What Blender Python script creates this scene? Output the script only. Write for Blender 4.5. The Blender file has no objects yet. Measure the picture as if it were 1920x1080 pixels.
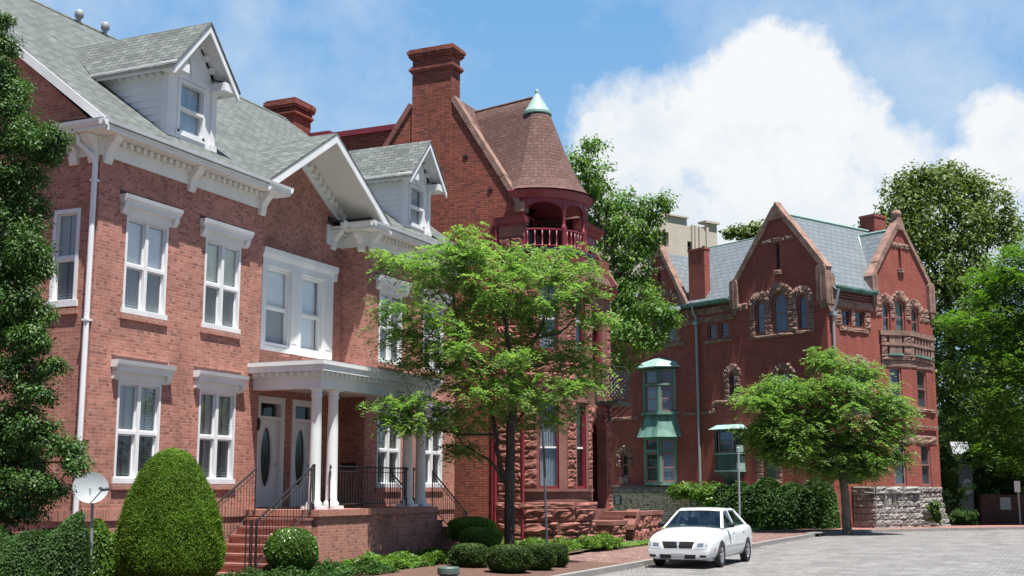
import bpy, bmesh, math, random
import numpy as np
from mathutils import Vector, Matrix
from mathutils.geometry import tessellate_polygon
R = math.radians
random.seed(7); rng = np.random.default_rng(7)
scene = bpy.context.scene
COL = scene.collection
# ------------------------------------------------------------------ camera
TA = R(24.4); PITCH = math.atan(375/2300.); EYE = 1.9; FP = 2300.
cam_d = bpy.data.cameras.new('camera'); cam = bpy.data.objects.new('camera', cam_d); COL.objects.link(cam)
cam.location = (0, 0, EYE); cam.rotation_euler = (math.pi/2+PITCH, 0, TA-math.pi/2)
cam_d.sensor_width = 36; cam_d.lens = FP/1920*36; cam_d.clip_end = 3000; cam_d.clip_start = .1
scene.camera = cam
FW = Vector((math.cos(TA), math.sin(TA), 0)); RT = Vector((math.sin(TA), -math.cos(TA), 0))
def at(px, py, dep):
    "survey helper: the world point seen at a photograph pixel at a known forward distance"
    a = (px-960)/FP; b = (540-py)/FP
    f = math.cos(PITCH)-b*math.sin(PITCH); z = math.sin(PITCH)+b*math.cos(PITCH)
    t = dep/f
    return Vector((0, 0, EYE))+FW*dep+RT*(a*t)+Vector((0, 0, z*t))
# ------------------------------------------------------------------ materials
def nt(name):
    m = bpy.data.materials.new(name); m.use_nodes = True
    n = m.node_tree; b = n.nodes['Principled BSDF']; return m, n, b
def N(n, t, **k):
    x = n.nodes.new(t)
    for a, v in k.items(): setattr(x, a, v)
    return x
def uvn(n): return N(n, 'ShaderNodeUVMap', uv_map='UVMap').outputs[0]
def objc(n): return N(n, 'ShaderNodeTexCoord').outputs['Object']
def noise(n, vec, sc, det=4, rough=.55):
    x = N(n, 'ShaderNodeTexNoise'); x.inputs['Scale'].default_value = sc; x.inputs['Detail'].default_value = det
    x.inputs['Roughness'].default_value = rough
    if vec is not None: n.links.new(vec, x.inputs['Vector'])
    return x.outputs['Fac']
def ramp(n, fac, stops):
    x = N(n, 'ShaderNodeValToRGB'); e = x.color_ramp.elements
    while len(e) < len(stops): e.new(.5)
    for i, (p, c) in enumerate(stops):
        e[i].position = p; e[i].color = (c if hasattr(c, '__len__') else (c, c, c))[:3]+(1,) if hasattr(c, '__len__') else (c, c, c, 1)
    n.links.new(fac, x.inputs[0]); return x.outputs[0]
def mix(n, mode, fac, a, b):
    x = N(n, 'ShaderNodeMix', data_type='RGBA', blend_type=mode)
    for s, v in ((0, fac), (6, a), (7, b)):
        if isinstance(v, (int, float)): x.inputs[s].default_value = v
        elif isinstance(v, tuple): x.inputs[s].default_value = v+(1,) if len(v) == 3 else v
        else: n.links.new(v, x.inputs[s])
    return x.outputs[2]
def mth(n, op, a, b=None, c=None, clamp=False):
    x = N(n, 'ShaderNodeMath', operation=op, use_clamp=clamp)
    for s, v in ((0, a), (1, b), (2, c)):
        if v is None: continue
        if isinstance(v, (int, float)): x.inputs[s].default_value = v
        else: n.links.new(v, x.inputs[s])
    return x.outputs[0]
def bump(n, b, h, st, dist=.02):
    x = N(n, 'ShaderNodeBump'); x.inputs['Strength'].default_value = st; x.inputs['Distance'].default_value = dist
    n.links.new(h, x.inputs['Height']); n.links.new(x.outputs[0], b.inputs['Normal'])
GAL = .84
def dim(c): return tuple(v*GAL for v in c) if max(c) < .6 else c
def plain(name, c, rough=.6, var=.12, nsc=3., bsc=60., bst=.15, metal=0., spec=.5, big=.35, streak=False):
    c = dim(c) if name not in ('grey_curtain', 'pale_curtain', 'soffit_paint', 'cream_painted_wood') else c
    m, n, b = nt(name); v = objc(n)
    if streak:
        mp = N(n, 'ShaderNodeMapping'); mp.inputs['Scale'].default_value = (1, 1, .12); n.links.new(v, mp.inputs[0]); v2 = mp.outputs[0]
    else: v2 = v
    f1 = noise(n, v2, nsc); f2 = noise(n, v, nsc*.22, 3)
    lo, hi = 1-var, 1+var
    c1 = ramp(n, f1, [(.3, lo), (.7, hi)]); c2 = ramp(n, f2, [(.3, 1-var*big), (.7, 1+var*big)])
    o = mix(n, 'MULTIPLY', 1., mix(n, 'MULTIPLY', 1., tuple(c), c1), c2)
    n.links.new(o, b.inputs['Base Color'])
    b.inputs['Roughness'].default_value = rough; b.inputs['Metallic'].default_value = metal
    b.inputs['Specular IOR Level'].default_value = spec
    if bst: bump(n, b, noise(n, v, bsc, 3), bst, .01)
    return m
def bricks(name, c1, c2, mo, bw, bh, ms, dark=None, darkamt=.3, bst=.6, rough=.9, off=.5, bias=0., msm=.1, tint=.12, dirt=None, spec=.25, rot=0.):
    c1, c2, mo = dim(c1), dim(c2), dim(mo); dark = dim(dark) if dark else None; dirt = (dim(dirt[0]), dirt[1]) if dirt else None
    m, n, b = nt(name); uv = uvn(n)
    if rot:
        mpr = N(n, 'ShaderNodeMapping'); mpr.inputs['Rotation'].default_value = (0, 0, R(rot)); n.links.new(uv, mpr.inputs[0]); uv = mpr.outputs[0]
    t = N(n, 'ShaderNodeTexBrick'); t.offset = off; n.links.new(uv, t.inputs['Vector'])
    for k, v in (('Scale', 1.), ('Mortar Size', ms), ('Mortar Smooth', msm), ('Bias', bias), ('Brick Width', bw), ('Row Height', bh)): t.inputs[k].default_value = v
    t.inputs['Color1'].default_value = c1+(1,); t.inputs['Color2'].default_value = c2+(1,); t.inputs['Mortar'].default_value = mo+(1,)
    col = t.outputs['Color']
    if dark:
        t2 = N(n, 'ShaderNodeTexBrick'); t2.offset = off; n.links.new(uv, t2.inputs['Vector'])
        for k, v in (('Scale', 1.), ('Mortar Size', ms), ('Mortar Smooth', msm), ('Bias', bias), ('Brick Width', bw), ('Row Height', bh)): t2.inputs[k].default_value = v
        t2.inputs['Color1'].default_value = dark+(1,); t2.inputs['Color2'].default_value = tuple((dark[i]+c2[i])/2 for i in range(3))+(1,); t2.inputs['Mortar'].default_value = mo+(1,)
        # pick scattered whole bricks: noise sampled at snapped brick coordinates
        s = N(n, 'ShaderNodeVectorMath', operation='SNAP'); n.links.new(uv, s.inputs[0]); s.inputs[1].default_value = (bw*.5, bh, 1)
        wn = N(n, 'ShaderNodeTexWhiteNoise', noise_dimensions='2D'); n.links.new(s.outputs[0], wn.inputs['Vector'])
        f = mth(n, 'LESS_THAN', wn.outputs['Value'], darkamt)
        f = mth(n, 'MULTIPLY', f, mth(n, 'SUBTRACT', 1., t.outputs['Fac']))
        col = mix(n, 'MIX', f, col, t2.outputs['Color'])
    oc = objc(n)
    v1 = ramp(n, noise(n, uv, 1.1, 5, .6), [(.3, 1-tint), (.7, 1+tint)])
    v2 = ramp(n, noise(n, uv, 14., 3, .6), [(.25, 1-tint), (.75, 1+tint)])
    col = mix(n, 'MULTIPLY', 1., mix(n, 'MULTIPLY', 1., col, v1), v2)
    if dirt:
        mp = N(n, 'ShaderNodeMapping'); mp.inputs['Scale'].default_value = (1.6, .18, 1); n.links.new(uv, mp.inputs[0])
        df = ramp(n, noise(n, mp.outputs[0], 1., 5, .65), [(.52, 0.), (.75, 1.)])
        dm = mth(n, 'MULTIPLY', df, dirt[1]); col = mix(n, 'MIX', dm, col, dirt[0])
    n.links.new(col, b.inputs['Base Color']); b.inputs['Roughness'].default_value = rough; b.inputs['Specular IOR Level'].default_value = spec
    h = mth(n, 'SUBTRACT', mth(n, 'MULTIPLY', noise(n, uv, 30., 3), .35), t.outputs['Fac'])
    bump(n, b, h, bst, .012)
    return m
def leafmat(name, cols, trans=.35, rough=.5, spec=.4, tcol=None):
    m, n, b = nt(name)
    g = N(n, 'ShaderNodeNewGeometry'); cols = [tuple(v*.88 for v in c_) for c_ in cols]
    st = [(i/(len(cols)-1) if len(cols) > 1 else 0, c) for i, c in enumerate(cols)]
    c = ramp(n, g.outputs['Random Per Island'], st)
    c = mix(n, 'MULTIPLY', 1., c, ramp(n, noise(n, objc(n), 1.6, 4), [(.3, .68), (.7, 1.28)]))
    n.links.new(c, b.inputs['Base Color']); b.inputs['Roughness'].default_value = rough; b.inputs['Specular IOR Level'].default_value = spec
    t = N(n, 'ShaderNodeBsdfTranslucent'); tc = mix(n, 'MULTIPLY', 1., c, tcol or (1.5, 1.6, .6)); n.links.new(tc, t.inputs[0])
    mx = N(n, 'ShaderNodeMixShader'); mx.inputs[0].default_value = trans
    n.links.new(b.outputs[0], mx.inputs[1]); n.links.new(t.outputs[0], mx.inputs[2])
    n.links.new(mx.outputs[0], n.nodes['Material Output'].inputs[0]); return m
def glassmat(name, tint, refl=.12, rough=.02):
    m, n, b = nt(name); n.nodes.remove(b)
    tr = N(n, 'ShaderNodeBsdfTransparent'); tr.inputs[0].default_value = tint+(1,)
    gl = N(n, 'ShaderNodeBsdfGlossy'); gl.inputs['Roughness'].default_value = rough; gl.inputs[0].default_value = (.95, .97, 1, 1)
    bp = N(n, 'ShaderNodeBump'); bp.inputs['Strength'].default_value = .05; n.links.new(noise(n, objc(n), 2.5, 2), bp.inputs['Height']); n.links.new(bp.outputs[0], gl.inputs['Normal'])
    ge = N(n, 'ShaderNodeNewGeometry'); dt_ = N(n, 'ShaderNodeVectorMath', operation='DOT_PRODUCT'); n.links.new(ge.outputs['Normal'], dt_.inputs[0]); n.links.new(ge.outputs['Incoming'], dt_.inputs[1])
    sch = mth(n, 'POWER', mth(n, 'SUBTRACT', 1., mth(n, 'ABSOLUTE', dt_.outputs['Value']), clamp=True), 5.)
    f = mth(n, 'ADD', mth(n, 'MULTIPLY', sch, .9), refl, clamp=True)
    mx = N(n, 'ShaderNodeMixShader'); n.links.new(f, mx.inputs[0]); n.links.new(tr.outputs[0], mx.inputs[1]); n.links.new(gl.outputs[0], mx.inputs[2])
    n.links.new(mx.outputs[0], n.nodes['Material Output'].inputs[0]); return m
T = {}
T['brickA'] = bricks('pink_brick', (.565, .245, .185), (.41, .16, .122), (.43, .30, .245), .195, .064, .0065, dark=(.29, .12, .098), darkamt=.13, dirt=((.27, .12, .095), .5), tint=.2)
T['soldier'] = bricks('soldier_brick', (.55, .245, .185), (.40, .16, .12), (.45, .31, .26), .076, .215, .009, off=0., tint=.14)
T['brickB'] = bricks('narrow_red_brick', (.38, .115, .075), (.27, .08, .058), (.12, .05, .042), .30, .072, .012, dark=(.17, .06, .048), darkamt=.18, dirt=((.13, .06, .05), .45), tint=.16)
T['brickC'] = bricks('pressed_red_brick', (.385, .118, .09), (.32, .094, .073), (.15, .045, .036), .21, .066, .008, dirt=((.17, .055, .045), .6), tint=.16, bst=.3)
T['brick_tan'] = bricks('tan_brick', (.82, .66, .50), (.62, .50, .38), (.32, .25, .19), .21, .09, .016, dark=(.14, .11, .1), darkamt=.2, tint=.15)
T['brick_low'] = bricks('dark_red_brick', (.15, .055, .045), (.1, .04, .035), (.12, .09, .08), .21, .075, .01, tint=.15)
T['paver'] = bricks('brick_paving', (.24, .125, .105), (.175, .092, .08), (.15, .12, .105), .2, .1, .008, dark=(.34, .24, .21), darkamt=.22, dirt=((.33, .27, .24), .5), tint=.18, bst=.4)
T['cobble'] = bricks('granite_setts', (.25, .243, .235), (.20, .195, .19), (.15, .146, .14), .24, .125, .016, dark=(.29, .285, .275), darkamt=.3, tint=.27, bst=.9, msm=.8, rough=.85, dirt=((.15, .146, .138), .6), rot=90)
T['shingleA'] = bricks('grey_green_shingles', (.16, .178, .17), (.11, .126, .122), (.06, .068, .068), .33, .14, .012, dark=(.20, .218, .20), darkamt=.25, bst=.7, tint=.12, msm=.3)
T['shingleB'] = bricks('brown_shingles', (.17, .095, .08), (.135, .076, .065), (.085, .05, .044), .30, .125, .011, dark=(.19, .12, .105), darkamt=.2, bst=.9, tint=.12, msm=.3)
T['slate'] = bricks('blue_grey_slate', (.175, .205, .225), (.15, .18, .20), (.08, .095, .108), .45, .30, .02, dark=(.19, .215, .235), darkamt=.2, bst=.5, tint=.07, msm=.3, rough=.6, spec=.5)
T['checker'] = bricks('checker_brick', (.42, .30, .26), (.40, .28, .24), (.10, .03, .025), .24, .12, .045, bst=.6)
T['concrete'] = plain('pale_concrete', (.27, .26, .245), .9, .14, 2.5, 30, .3)
T['white'] = plain('white_paint', (.71, .715, .72), .55, .10, 1.6, 40, .1, streak=True)
T['offwhite'] = plain('cream_painted_wood', (.74, .72, .68), .55, .06, 2, 40, .1, streak=True)
T['soffit'] = plain('soffit_paint', (.66, .645, .61), .7, .04, 2, 40, .05)
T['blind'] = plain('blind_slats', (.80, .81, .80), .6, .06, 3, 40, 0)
T['iron'] = plain('black_iron', (.018, .02, .022), .45, .2, 8, 60, .2)
T['darkmetal'] = plain('dark_flashing', (.045, .045, .048), .5, .2, 4, 40, .1)
T['darkgap'] = plain('dark_brick_strip', (.10, .05, .045), .9, .2, 9, 40, .1)
T['copper'] = plain('copper_verdigris', (.12, .25, .205), .6, .5, 2.2, 30, .25, streak=True)
T['copperdark'] = plain('weathered_copper', (.03, .07, .065), .55, .45, 2.5, 30, .25, streak=True)
T['copperwhite'] = plain('pale_verdigris', (.30, .46, .41), .55, .15, 2.5, 30, .2, streak=True)
T['maroon'] = plain('maroon_paint', (.22, .028, .04), .42, .15, 3, 40, .1, streak=True)
T['sandstone'] = plain('red_sandstone', (.285, .122, .098), .95, .38, 3.4, 14, 1., spec=.15)
T['sandsmooth'] = plain('dressed_red_sandstone', (.25, .115, .095), .9, .2, 2., 30, .35, spec=.2)
T['pinkstone'] = plain('weathered_pink_stone', (.29, .185, .15), .95, .34, 3.2, 14, 1., spec=.15)
T['greystone'] = plain('grey_granite_ashlar', (.27, .255, .24), .95, .42, 2.4, 14, 1., spec=.15)
T['cream'] = bricks('cream_brick', (.595, .53, .44), (.56, .495, .41), (.50, .44, .36), .6, .3, .012, tint=.06, bst=.15)
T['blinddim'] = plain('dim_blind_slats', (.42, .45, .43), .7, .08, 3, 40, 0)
T['terracotta'] = plain('terracotta_step', (.30, .135, .105), .8, .16, 3, 40, .2)
T['zinc'] = plain('zinc_pipe', (.30, .33, .35), .5, .2, 3, 40, .1, streak=True)
T['steel'] = plain('galvanised_steel', (.36, .38, .40), .45, .12, 6, 60, .1, metal=.3)
T['rust'] = plain('rusty_sign_back', (.14, .07, .045), .7, .3, 12, 60, .2)
T['dish'] = plain('grey_dish', (.36, .40, .41), .5, .05, 2, 40, .03)
T['plastic'] = plain('green_grey_plastic', (.085, .12, .10), .5, .1, 4, 60, .1)
T['bark'] = plain('dark_bark', (.075, .062, .052), .95, .35, 9, 22, 1., spec=.15, streak=True)
T['bark2'] = plain('grey_bark', (.17, .145, .12), .95, .3, 9, 22, 1., spec=.15, streak=True)
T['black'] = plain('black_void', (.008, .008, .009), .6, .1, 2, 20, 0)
T['rubber'] = plain('tyre_rubber', (.018, .018, .018), .8, .1, 20, 80, .2)
T['curtain'] = plain('grey_curtain', (.20, .24, .26), .8, .2, 5, 20, .2, streak=True)
T['curtainpale'] = plain('pale_curtain', (.36, .42, .46), .8, .15, 5, 20, .2, streak=True)
T['woodbrown'] = plain('brown_window_wood', (.16, .075, .06), .6, .15, 4, 40, .1)
T['woodpink'] = plain('pinkish_window_wood', (.30, .15, .13), .6, .15, 4, 40, .1)
T['doorwood'] = plain('orange_oak_door', (.35, .12, .05), .5, .25, 3, 40, .1, streak=True)
T['mulch'] = plain('pine_mulch', (.13, .07, .05), 1., .35, 14, 60, 1.)
T['lawn'] = plain('lawn_soil', (.10, .13, .045), 1., .3, 7, 60, .8)
T['earth'] = plain('distant_ground', (.075, .10, .04), 1., .3, .5, 10, .5)
T['redwalk'] = bricks('red_sidewalk', (.36, .17, .14), (.30, .14, .115), (.26, .18, .15), .2, .1, .008, tint=.15, bst=.3)
T['granite_dark'] = plain('polished_dark_granite', (.07, .08, .09), .15, .3, 3, 40, .05, streak=True)
T['plaque'] = plain('grey_plaque', (.42, .43, .43), .5, .05, 3, 40, .05)
T['fencewood'] = plain('brown_fence_boards', (.22, .11, .085), .85, .2, 3, 30, .3, streak=True)
T['signblack'] = plain('black_enamel', (.02, .02, .022), .4, .1, 3, 40, 0)
T['signwhite'] = plain('white_enamel', (.75, .75, .75), .5, .05, 3, 40, 0)
T['glass'] = glassmat('window_glass', (.93, .96, .97), .12)
T['screen'] = glassmat('screened_glass', (.60, .63, .65), .05)
T['darkglass'] = glassmat('old_window_glass', (.55, .6, .62), .12, .05)
T['doorglass'] = glassmat('leaded_door_glass', (.2, .26, .24), .12, .12)
T['carglass'] = glassmat('car_glass', (.30, .36, .37), .10, .0)
def carpaint(name, c):
    m, n, b = nt(name); b.inputs['Base Color'].default_value = c+(1,); b.inputs['Roughness'].default_value = .35
    b.inputs['Coat Weight'].default_value = .8; b.inputs['Coat Roughness'].default_value = .05; return m
T['carwhite'] = carpaint('white_car_paint', (.66, .67, .68))
T['lens'] = carpaint('headlight_lens', (.50, .52, .52)); T['amber'] = carpaint('amber_lens', (.55, .14, .04))
T['chrome'] = plain('chrome', (.62, .63, .65), .2, .05, 3, 30, 0, metal=.9)
T['seat'] = plain('grey_seat_cloth', (.16, .16, .17), .9, .1, 3, 40, .1)
T['leaf_locust'] = leafmat('locust_leaves', [(.11, .205, .05), (.165, .285, .075), (.23, .365, .105), (.32, .45, .16)], .54, tcol=(1.1, 1.25, .65))
T['leaf_dark'] = leafmat('dark_glossy_leaves', [(.025, .07, .014), (.05, .125, .022), (.10, .20, .04)], .25, .5, .35)
T['leaf_magnolia'] = leafmat('magnolia_leaves', [(.04, .08, .016), (.085, .14, .026), (.145, .21, .042), (.22, .27, .075)], .3, .5, .3)
T['leaf_gap'] = leafmat('elm_leaves', [(.06, .14, .025), (.11, .22, .04), (.18, .32, .065)], .42)
T['leaf_bright'] = leafmat('ash_leaves', [(.075, .165, .022), (.12, .235, .034), (.18, .30, .05)], .45, tcol=(1.2, 1.4, .6))
T['leaf_yew'] = leafmat('yew_needles', [(.06, .125, .012), (.10, .19, .018), (.15, .26, .028)], .28, .7, .2)
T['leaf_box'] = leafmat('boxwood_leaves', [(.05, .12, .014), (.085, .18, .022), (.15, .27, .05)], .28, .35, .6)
T['leaf_boxbright'] = leafmat('sunlit_boxwood_leaves', [(.09, .20, .02), (.15, .30, .04), (.23, .40, .07)], .35, .5, .4)  # sunlight painted into the leaf colours of the rear clumps
T['leaf_boxdark'] = leafmat('shaded_boxwood_leaves', [(.028, .06, .012), (.045, .09, .016), (.07, .12, .02)], .2, .6, .3)  # darker copy: shade painted into the leaf colours of the front row
T['leaf_ivy'] = leafmat('vine_leaves', [(.06, .13, .018), (.11, .22, .03), (.17, .3, .045)], .35)
T['leaf_hedge'] = leafmat('dark_hedge_leaves', [(.02, .05, .012), (.036, .088, .018), (.065, .14, .03)], .22, .6, .2)
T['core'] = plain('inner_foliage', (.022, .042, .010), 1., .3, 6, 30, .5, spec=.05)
T['flower'] = plain('cream_blossom', (.75, .72, .6), .6, .05, 3, 30, 0)
# ------------------------------------------------------------------ mesh building
Z3 = Vector((0, 0, 1))
class Fr:
    "a wall plane: a along the wall, b up, c outward"
    def __init__(s, o, a, c): s.o = Vector((o[0], o[1], 0)); s.a = Vector((a[0], a[1], 0)).normalized(); s.c = Vector((c[0], c[1], 0)).normalized()
    def p(s, a, b, c=0.): return s.o+s.a*a+Z3*b+s.c*c
class Cyl:
    "a round wall: a = angle in degrees, b up, c outward"
    def __init__(s, o, r): s.o = Vector((o[0], o[1], 0)); s.r = r
    def p(s, a, b, c=0.): t = R(a); return s.o+Vector((math.cos(t), math.sin(t), 0))*(s.r+c)+Z3*b
def front(y): return Fr((0, y), (1, 0), (0, -1))
def side(x): return Fr((x, 0), (0, 1), (-1, 0))
def newell(ps):
    n = Vector((0, 0, 0))
    for i in range(len(ps)):
        a, b = ps[i], ps[(i+1) % len(ps)]
        n += Vector(((a.y-b.y)*(a.z+b.z), (a.z-b.z)*(a.x+b.x), (a.x-b.x)*(a.y+b.y)))
    return n.normalized() if n.length > 1e-12 else Vector((0, 0, 1))
ORG = [Vector((0, 0, 0))]
class M:
    def __init__(s): s.v = []; s.f = []; s.uv = []
    def poly(s, ps, uvs=None):
        ps = [Vector(p) for p in ps]; k = len(s.v); s.v += ps; s.f.append(list(range(k, k+len(ps))))
        if uvs is None:
            n = newell(ps)
            if abs(n.z) > .985: t, b = Vector((1, 0, 0)), Vector((0, 1, 0))
            else:
                t = Z3.cross(n).normalized()
                if (abs(t.x) > abs(t.y) and t.x < 0) or (abs(t.y) >= abs(t.x) and t.y < 0): t = -t
                b = n.cross(t); b = b if b.z > 0 else -b
            uvs = [(p.dot(t), p.dot(b)) for p in ps]
        s.uv.append(uvs); return s
    def hexa(s, q):  # 8 corners: bottom 4 ring, top 4 ring
        for i in ((0, 1, 2, 3), (4, 5, 6, 7), (0, 1, 5, 4), (1, 2, 6, 5), (2, 3, 7, 6), (3, 0, 4, 7)): s.poly([q[j] for j in i])
        return s
    def box(s, fr, a0, a1, b0, b1, c0, c1):
        return s.hexa([fr.p(a0, b0, c0), fr.p(a1, b0, c0), fr.p(a1, b0, c1), fr.p(a0, b0, c1), fr.p(a0, b1, c0), fr.p(a1, b1, c0), fr.p(a1, b1, c1), fr.p(a0, b1, c1)])
    def wbox(s, x0, x1, y0, y1, z0, z1): return s.box(Fr((0, 0), (1, 0), (0, 1)), x0, x1, z0, z1, y0, y1)
    def prism(s, fr, prof, a0, a1):  # profile (c, b) extruded along a
        A = [fr.p(a0, b, c) for c, b in prof]; B = [fr.p(a1, b, c) for c, b in prof]
        s.poly(A); s.poly(B[::-1]); n = len(prof)
        for i in range(n): s.poly([A[i], A[(i+1) % n], B[(i+1) % n], B[i]])
        return s
    def slab(s, fr, outline, c0, c1):  # outline (a, b) extruded along c
        A = [fr.p(a, b, c0) for a, b in outline]; B = [fr.p(a, b, c1) for a, b in outline]
        s.poly(A[::-1]); s.poly(B); n = len(outline)
        for i in range(n): s.poly([A[i], A[(i+1) % n], B[(i+1) % n], B[i]])
        return s
    def wall(s, fr, outline, holes, c=0., rev=.14):
        loops = [[Vector((a, b, 0)) for a, b in outline]]+[[Vector((a, b, 0)) for a, b in h] for h in holes]
        flat = [p for l in loops for p in l]
        for t in tessellate_polygon(loops): s.poly([fr.p(flat[i].x, flat[i].y, c) for i in t])
        for h in holes:
            for i in range(len(h)):
                (a0, b0), (a1, b1) = h[i], h[(i+1) % len(h)]
                s.poly([fr.p(a0, b0, c), fr.p(a1, b1, c), fr.p(a1, b1, c-rev), fr.p(a0, b0, c-rev)])
        return s
    def tube(s, pts, rs, n=8, cap=True):
        pts = [Vector(p) for p in pts]; rs = rs if hasattr(rs, '__len__') else [rs]*len(pts); rings = []
        up = Vector((0, 0, 1))
        for i, p in enumerate(pts):
            d = (pts[min(i+1, len(pts)-1)]-pts[max(i-1, 0)]).normalized()
            if abs(d.dot(up)) > .95: up = Vector((1, 0, 0))
            x = d.cross(up).normalized(); y = d.cross(x)
            k = len(s.v); s.v += [p+(x*math.cos(2*math.pi*j/n)+y*math.sin(2*math.pi*j/n))*rs[i] for j in range(n)]; rings.append(k)
        L = 0
        for i in range(len(rings)-1):
            l = (pts[i+1]-pts[i]).length
            for j in range(n):
                j2 = (j+1) % n; s.f.append([rings[i]+j, rings[i]+j2, rings[i+1]+j2, rings[i+1]+j])
                u0, u1 = j/n*rs[i]*6.28, (j+1)/n*rs[i]*6.28
                s.uv.append([(u0, L), (u1, L), (u1, L+l), (u0, L+l)])
            L += l
        if cap:
            for k in (rings[0], rings[-1]): s.f.append([k+j for j in range(n)]); s.uv.append([(0, 0)]*n)
        return s
    def lathe(s, c, prof, n=20, a0=0, a1=360):  # prof (r, z)
        c = Vector(c); full = abs(a1-a0) >= 360; m = n if full else n+1; rings = []
        for r, z in prof:
            k = len(s.v); s.v += [c+Vector((math.cos(R(a0+(a1-a0)*j/n))*r, math.sin(R(a0+(a1-a0)*j/n))*r, z)) for j in range(m)]; rings.append(k)
        L = 0
        for i in range(len(prof)-1):
            l = math.hypot(prof[i+1][0]-prof[i][0], prof[i+1][1]-prof[i][1]); rm = max(prof[i][0], prof[i+1][0])
            for j in range(n):
                j2 = (j+1) % m; s.f.append([rings[i]+j, rings[i]+j2, rings[i+1]+j2, rings[i+1]+j])
                w = math.radians(a1-a0)*rm/n; s.uv.append([(j*w, L), (j*w+w, L), (j*w+w, L+l), (j*w, L+l)])
            L += l
        return s
    def patch(s, P, c0, amp, n=4, seed=None, skirt=.06):
        n = n+2
        "one rock-faced stone: P(s,t,c)->point over the unit square"
        r = random.Random(seed if seed is not None else random.random())
        ph = [r.uniform(0, 6.28) for _ in range(6)]; k0 = len(s.v); m = n+1; tilt = r.uniform(-.35, .35), r.uniform(-.35, .35); a_ = amp*r.uniform(.55, 1.15)
        g = []
        for j in range(m):
            for i in range(m):
                u, v = i/n, j/n
                e = min(1., min(u, 1-u, v, 1-v)*6.5); e = e**.5 if e > 0 else 0
                nz = .60+.16*math.sin(6.1*u+ph[0]+4*v)+.16*math.sin(7.3*v+ph[1]-3.2*u)+.12*math.sin(13*u+9*v+ph[2])+tilt[0]*(u-.5)+tilt[1]*(v-.5)+r.uniform(-.34, .34)
                g.append(P(u, v, c0+a_*e*nz))
        s.v += g
        for j in range(n):
            for i in range(n):
                a = k0+j*m+i; s.f.append([a, a+1, a+m+1, a+m]); s.uv.append([(i/n, j/n), ((i+1)/n, j/n), ((i+1)/n, (j+1)/n), (i/n, (j+1)/n)])
        for q in ([(i/n, 0) for i in range(m)], [(1, i/n) for i in range(m)], [(1-i/n, 1) for i in range(m)], [(0, 1-i/n) for i in range(m)]):
            s.poly([P(q[0][0], q[0][1], c0), P(q[-1][0], q[-1][1], c0), P(q[-1][0], q[-1][1], c0-skirt), P(q[0][0], q[0][1], c0-skirt)])
        return s
    def rock(s, fr, a0, a1, b0, b1, rows, bw, amp, c=.02, gap=.012, n=4, jit=.25):
        "coursed rock-faced blocks"
        ga = gap if isinstance(fr, Fr) else math.degrees(gap/fr.r)
        for j in range(rows):
            z0 = b0+(b1-b0)*j/rows; z1 = b0+(b1-b0)*(j+1)/rows
            k = max(1, round(abs(a1-a0)/bw)); xs = [a0+(a1-a0)*i/k for i in range(k+1)]
            if k > 1:
                sh = (j % 2)*.5*(a1-a0)/k*.9
                xs = [xs[0]]+[min(max(x+random.uniform(-jit, jit)*(a1-a0)/k+sh-.25*(a1-a0)/k, min(a0, a1)+.1*abs(a1-a0)/k), max(a0, a1)-.1*abs(a1-a0)/k) for x in xs[1:-1]]+[xs[-1]]
            for i in range(len(xs)-1):
                x0, x1 = xs[i]+ga, xs[i+1]-ga
                if abs(x1-x0) < 2*ga: continue
                s.patch(lambda u, v, cc, x0=x0, x1=x1, z0=z0+gap, z1=z1-gap: fr.p(x0+(x1-x0)*u, z0+(z1-z0)*v, cc), c, amp, n)
        return s
    def arch(s, fr, ac, bc, r1, r2, n, amp, c=.02, t0=0, t1=180, gap=.03):
        for i in range(n):
            u0 = t0+(t1-t0)*(i+gap)/n; u1 = t0+(t1-t0)*(i+1-gap)/n; rr = r2*random.uniform(.95, 1.05)
            s.patch(lambda u, v, cc, u0=u0, u1=u1, rr=rr: fr.p(ac+math.cos(R(u0+(u1-u0)*u))*(r1+(rr-r1)*v), bc+math.sin(R(u0+(u1-u0)*u))*(r1+(rr-r1)*v), cc), c, amp, 3)
        return s
    def data(s, name, mat, off, smooth):
        me = bpy.data.meshes.new(name); me.from_pydata([tuple(v-off) for v in s.v], [], s.f)
        uvl = me.uv_layers.new(name='UVMap'); fl = [c for f in s.uv for p in f for c in p]; uvl.data.foreach_set('uv', fl)
        if smooth: me.polygons.foreach_set('use_smooth', [True]*len(me.polygons))
        me.materials.append(mat); me.update(); return me
    def build(s, name, mat, parent=None, smooth=False, label=None, loc=None):
        if isinstance(mat, str): mat = T[mat]
        off = ORG[0] if loc is None else Vector(loc)
        o = bpy.data.objects.new(name, s.data(name, mat, off, smooth)); COL.objects.link(o)
        if parent is not None: o.parent = parent
        else: o.location = off
        if label: o['label'] = label
        return o
def tag(o, label, cat, group=None):
    o['label'] = label; o['category'] = cat
    if group: o['group'] = group
    return o
def thing(name, label, cat, loc, group=None, rz=0., local=False):
    o = bpy.data.objects.new(name, None); COL.objects.link(o); o.location = loc; o.rotation_euler.z = rz
    o.empty_display_size = .3; tag(o, label, cat, group); ORG[0] = Vector((0, 0, 0)) if local else Vector(loc); return o
def struct(m, name, mat, loc=(0, 0, 0), kind='structure'):
    o = m.build(name, mat, loc=loc); o['kind'] = kind; return o
def copytree(o, parent=None):
    c = o.copy(); COL.objects.link(c)
    if parent is not None: c.parent = parent
    for ch in list(o.children): copytree(ch, c)
    return c
def rect(a0, a1, b0, b1): return [(a0, b0), (a1, b0), (a1, b1), (a0, b1)]
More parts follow.
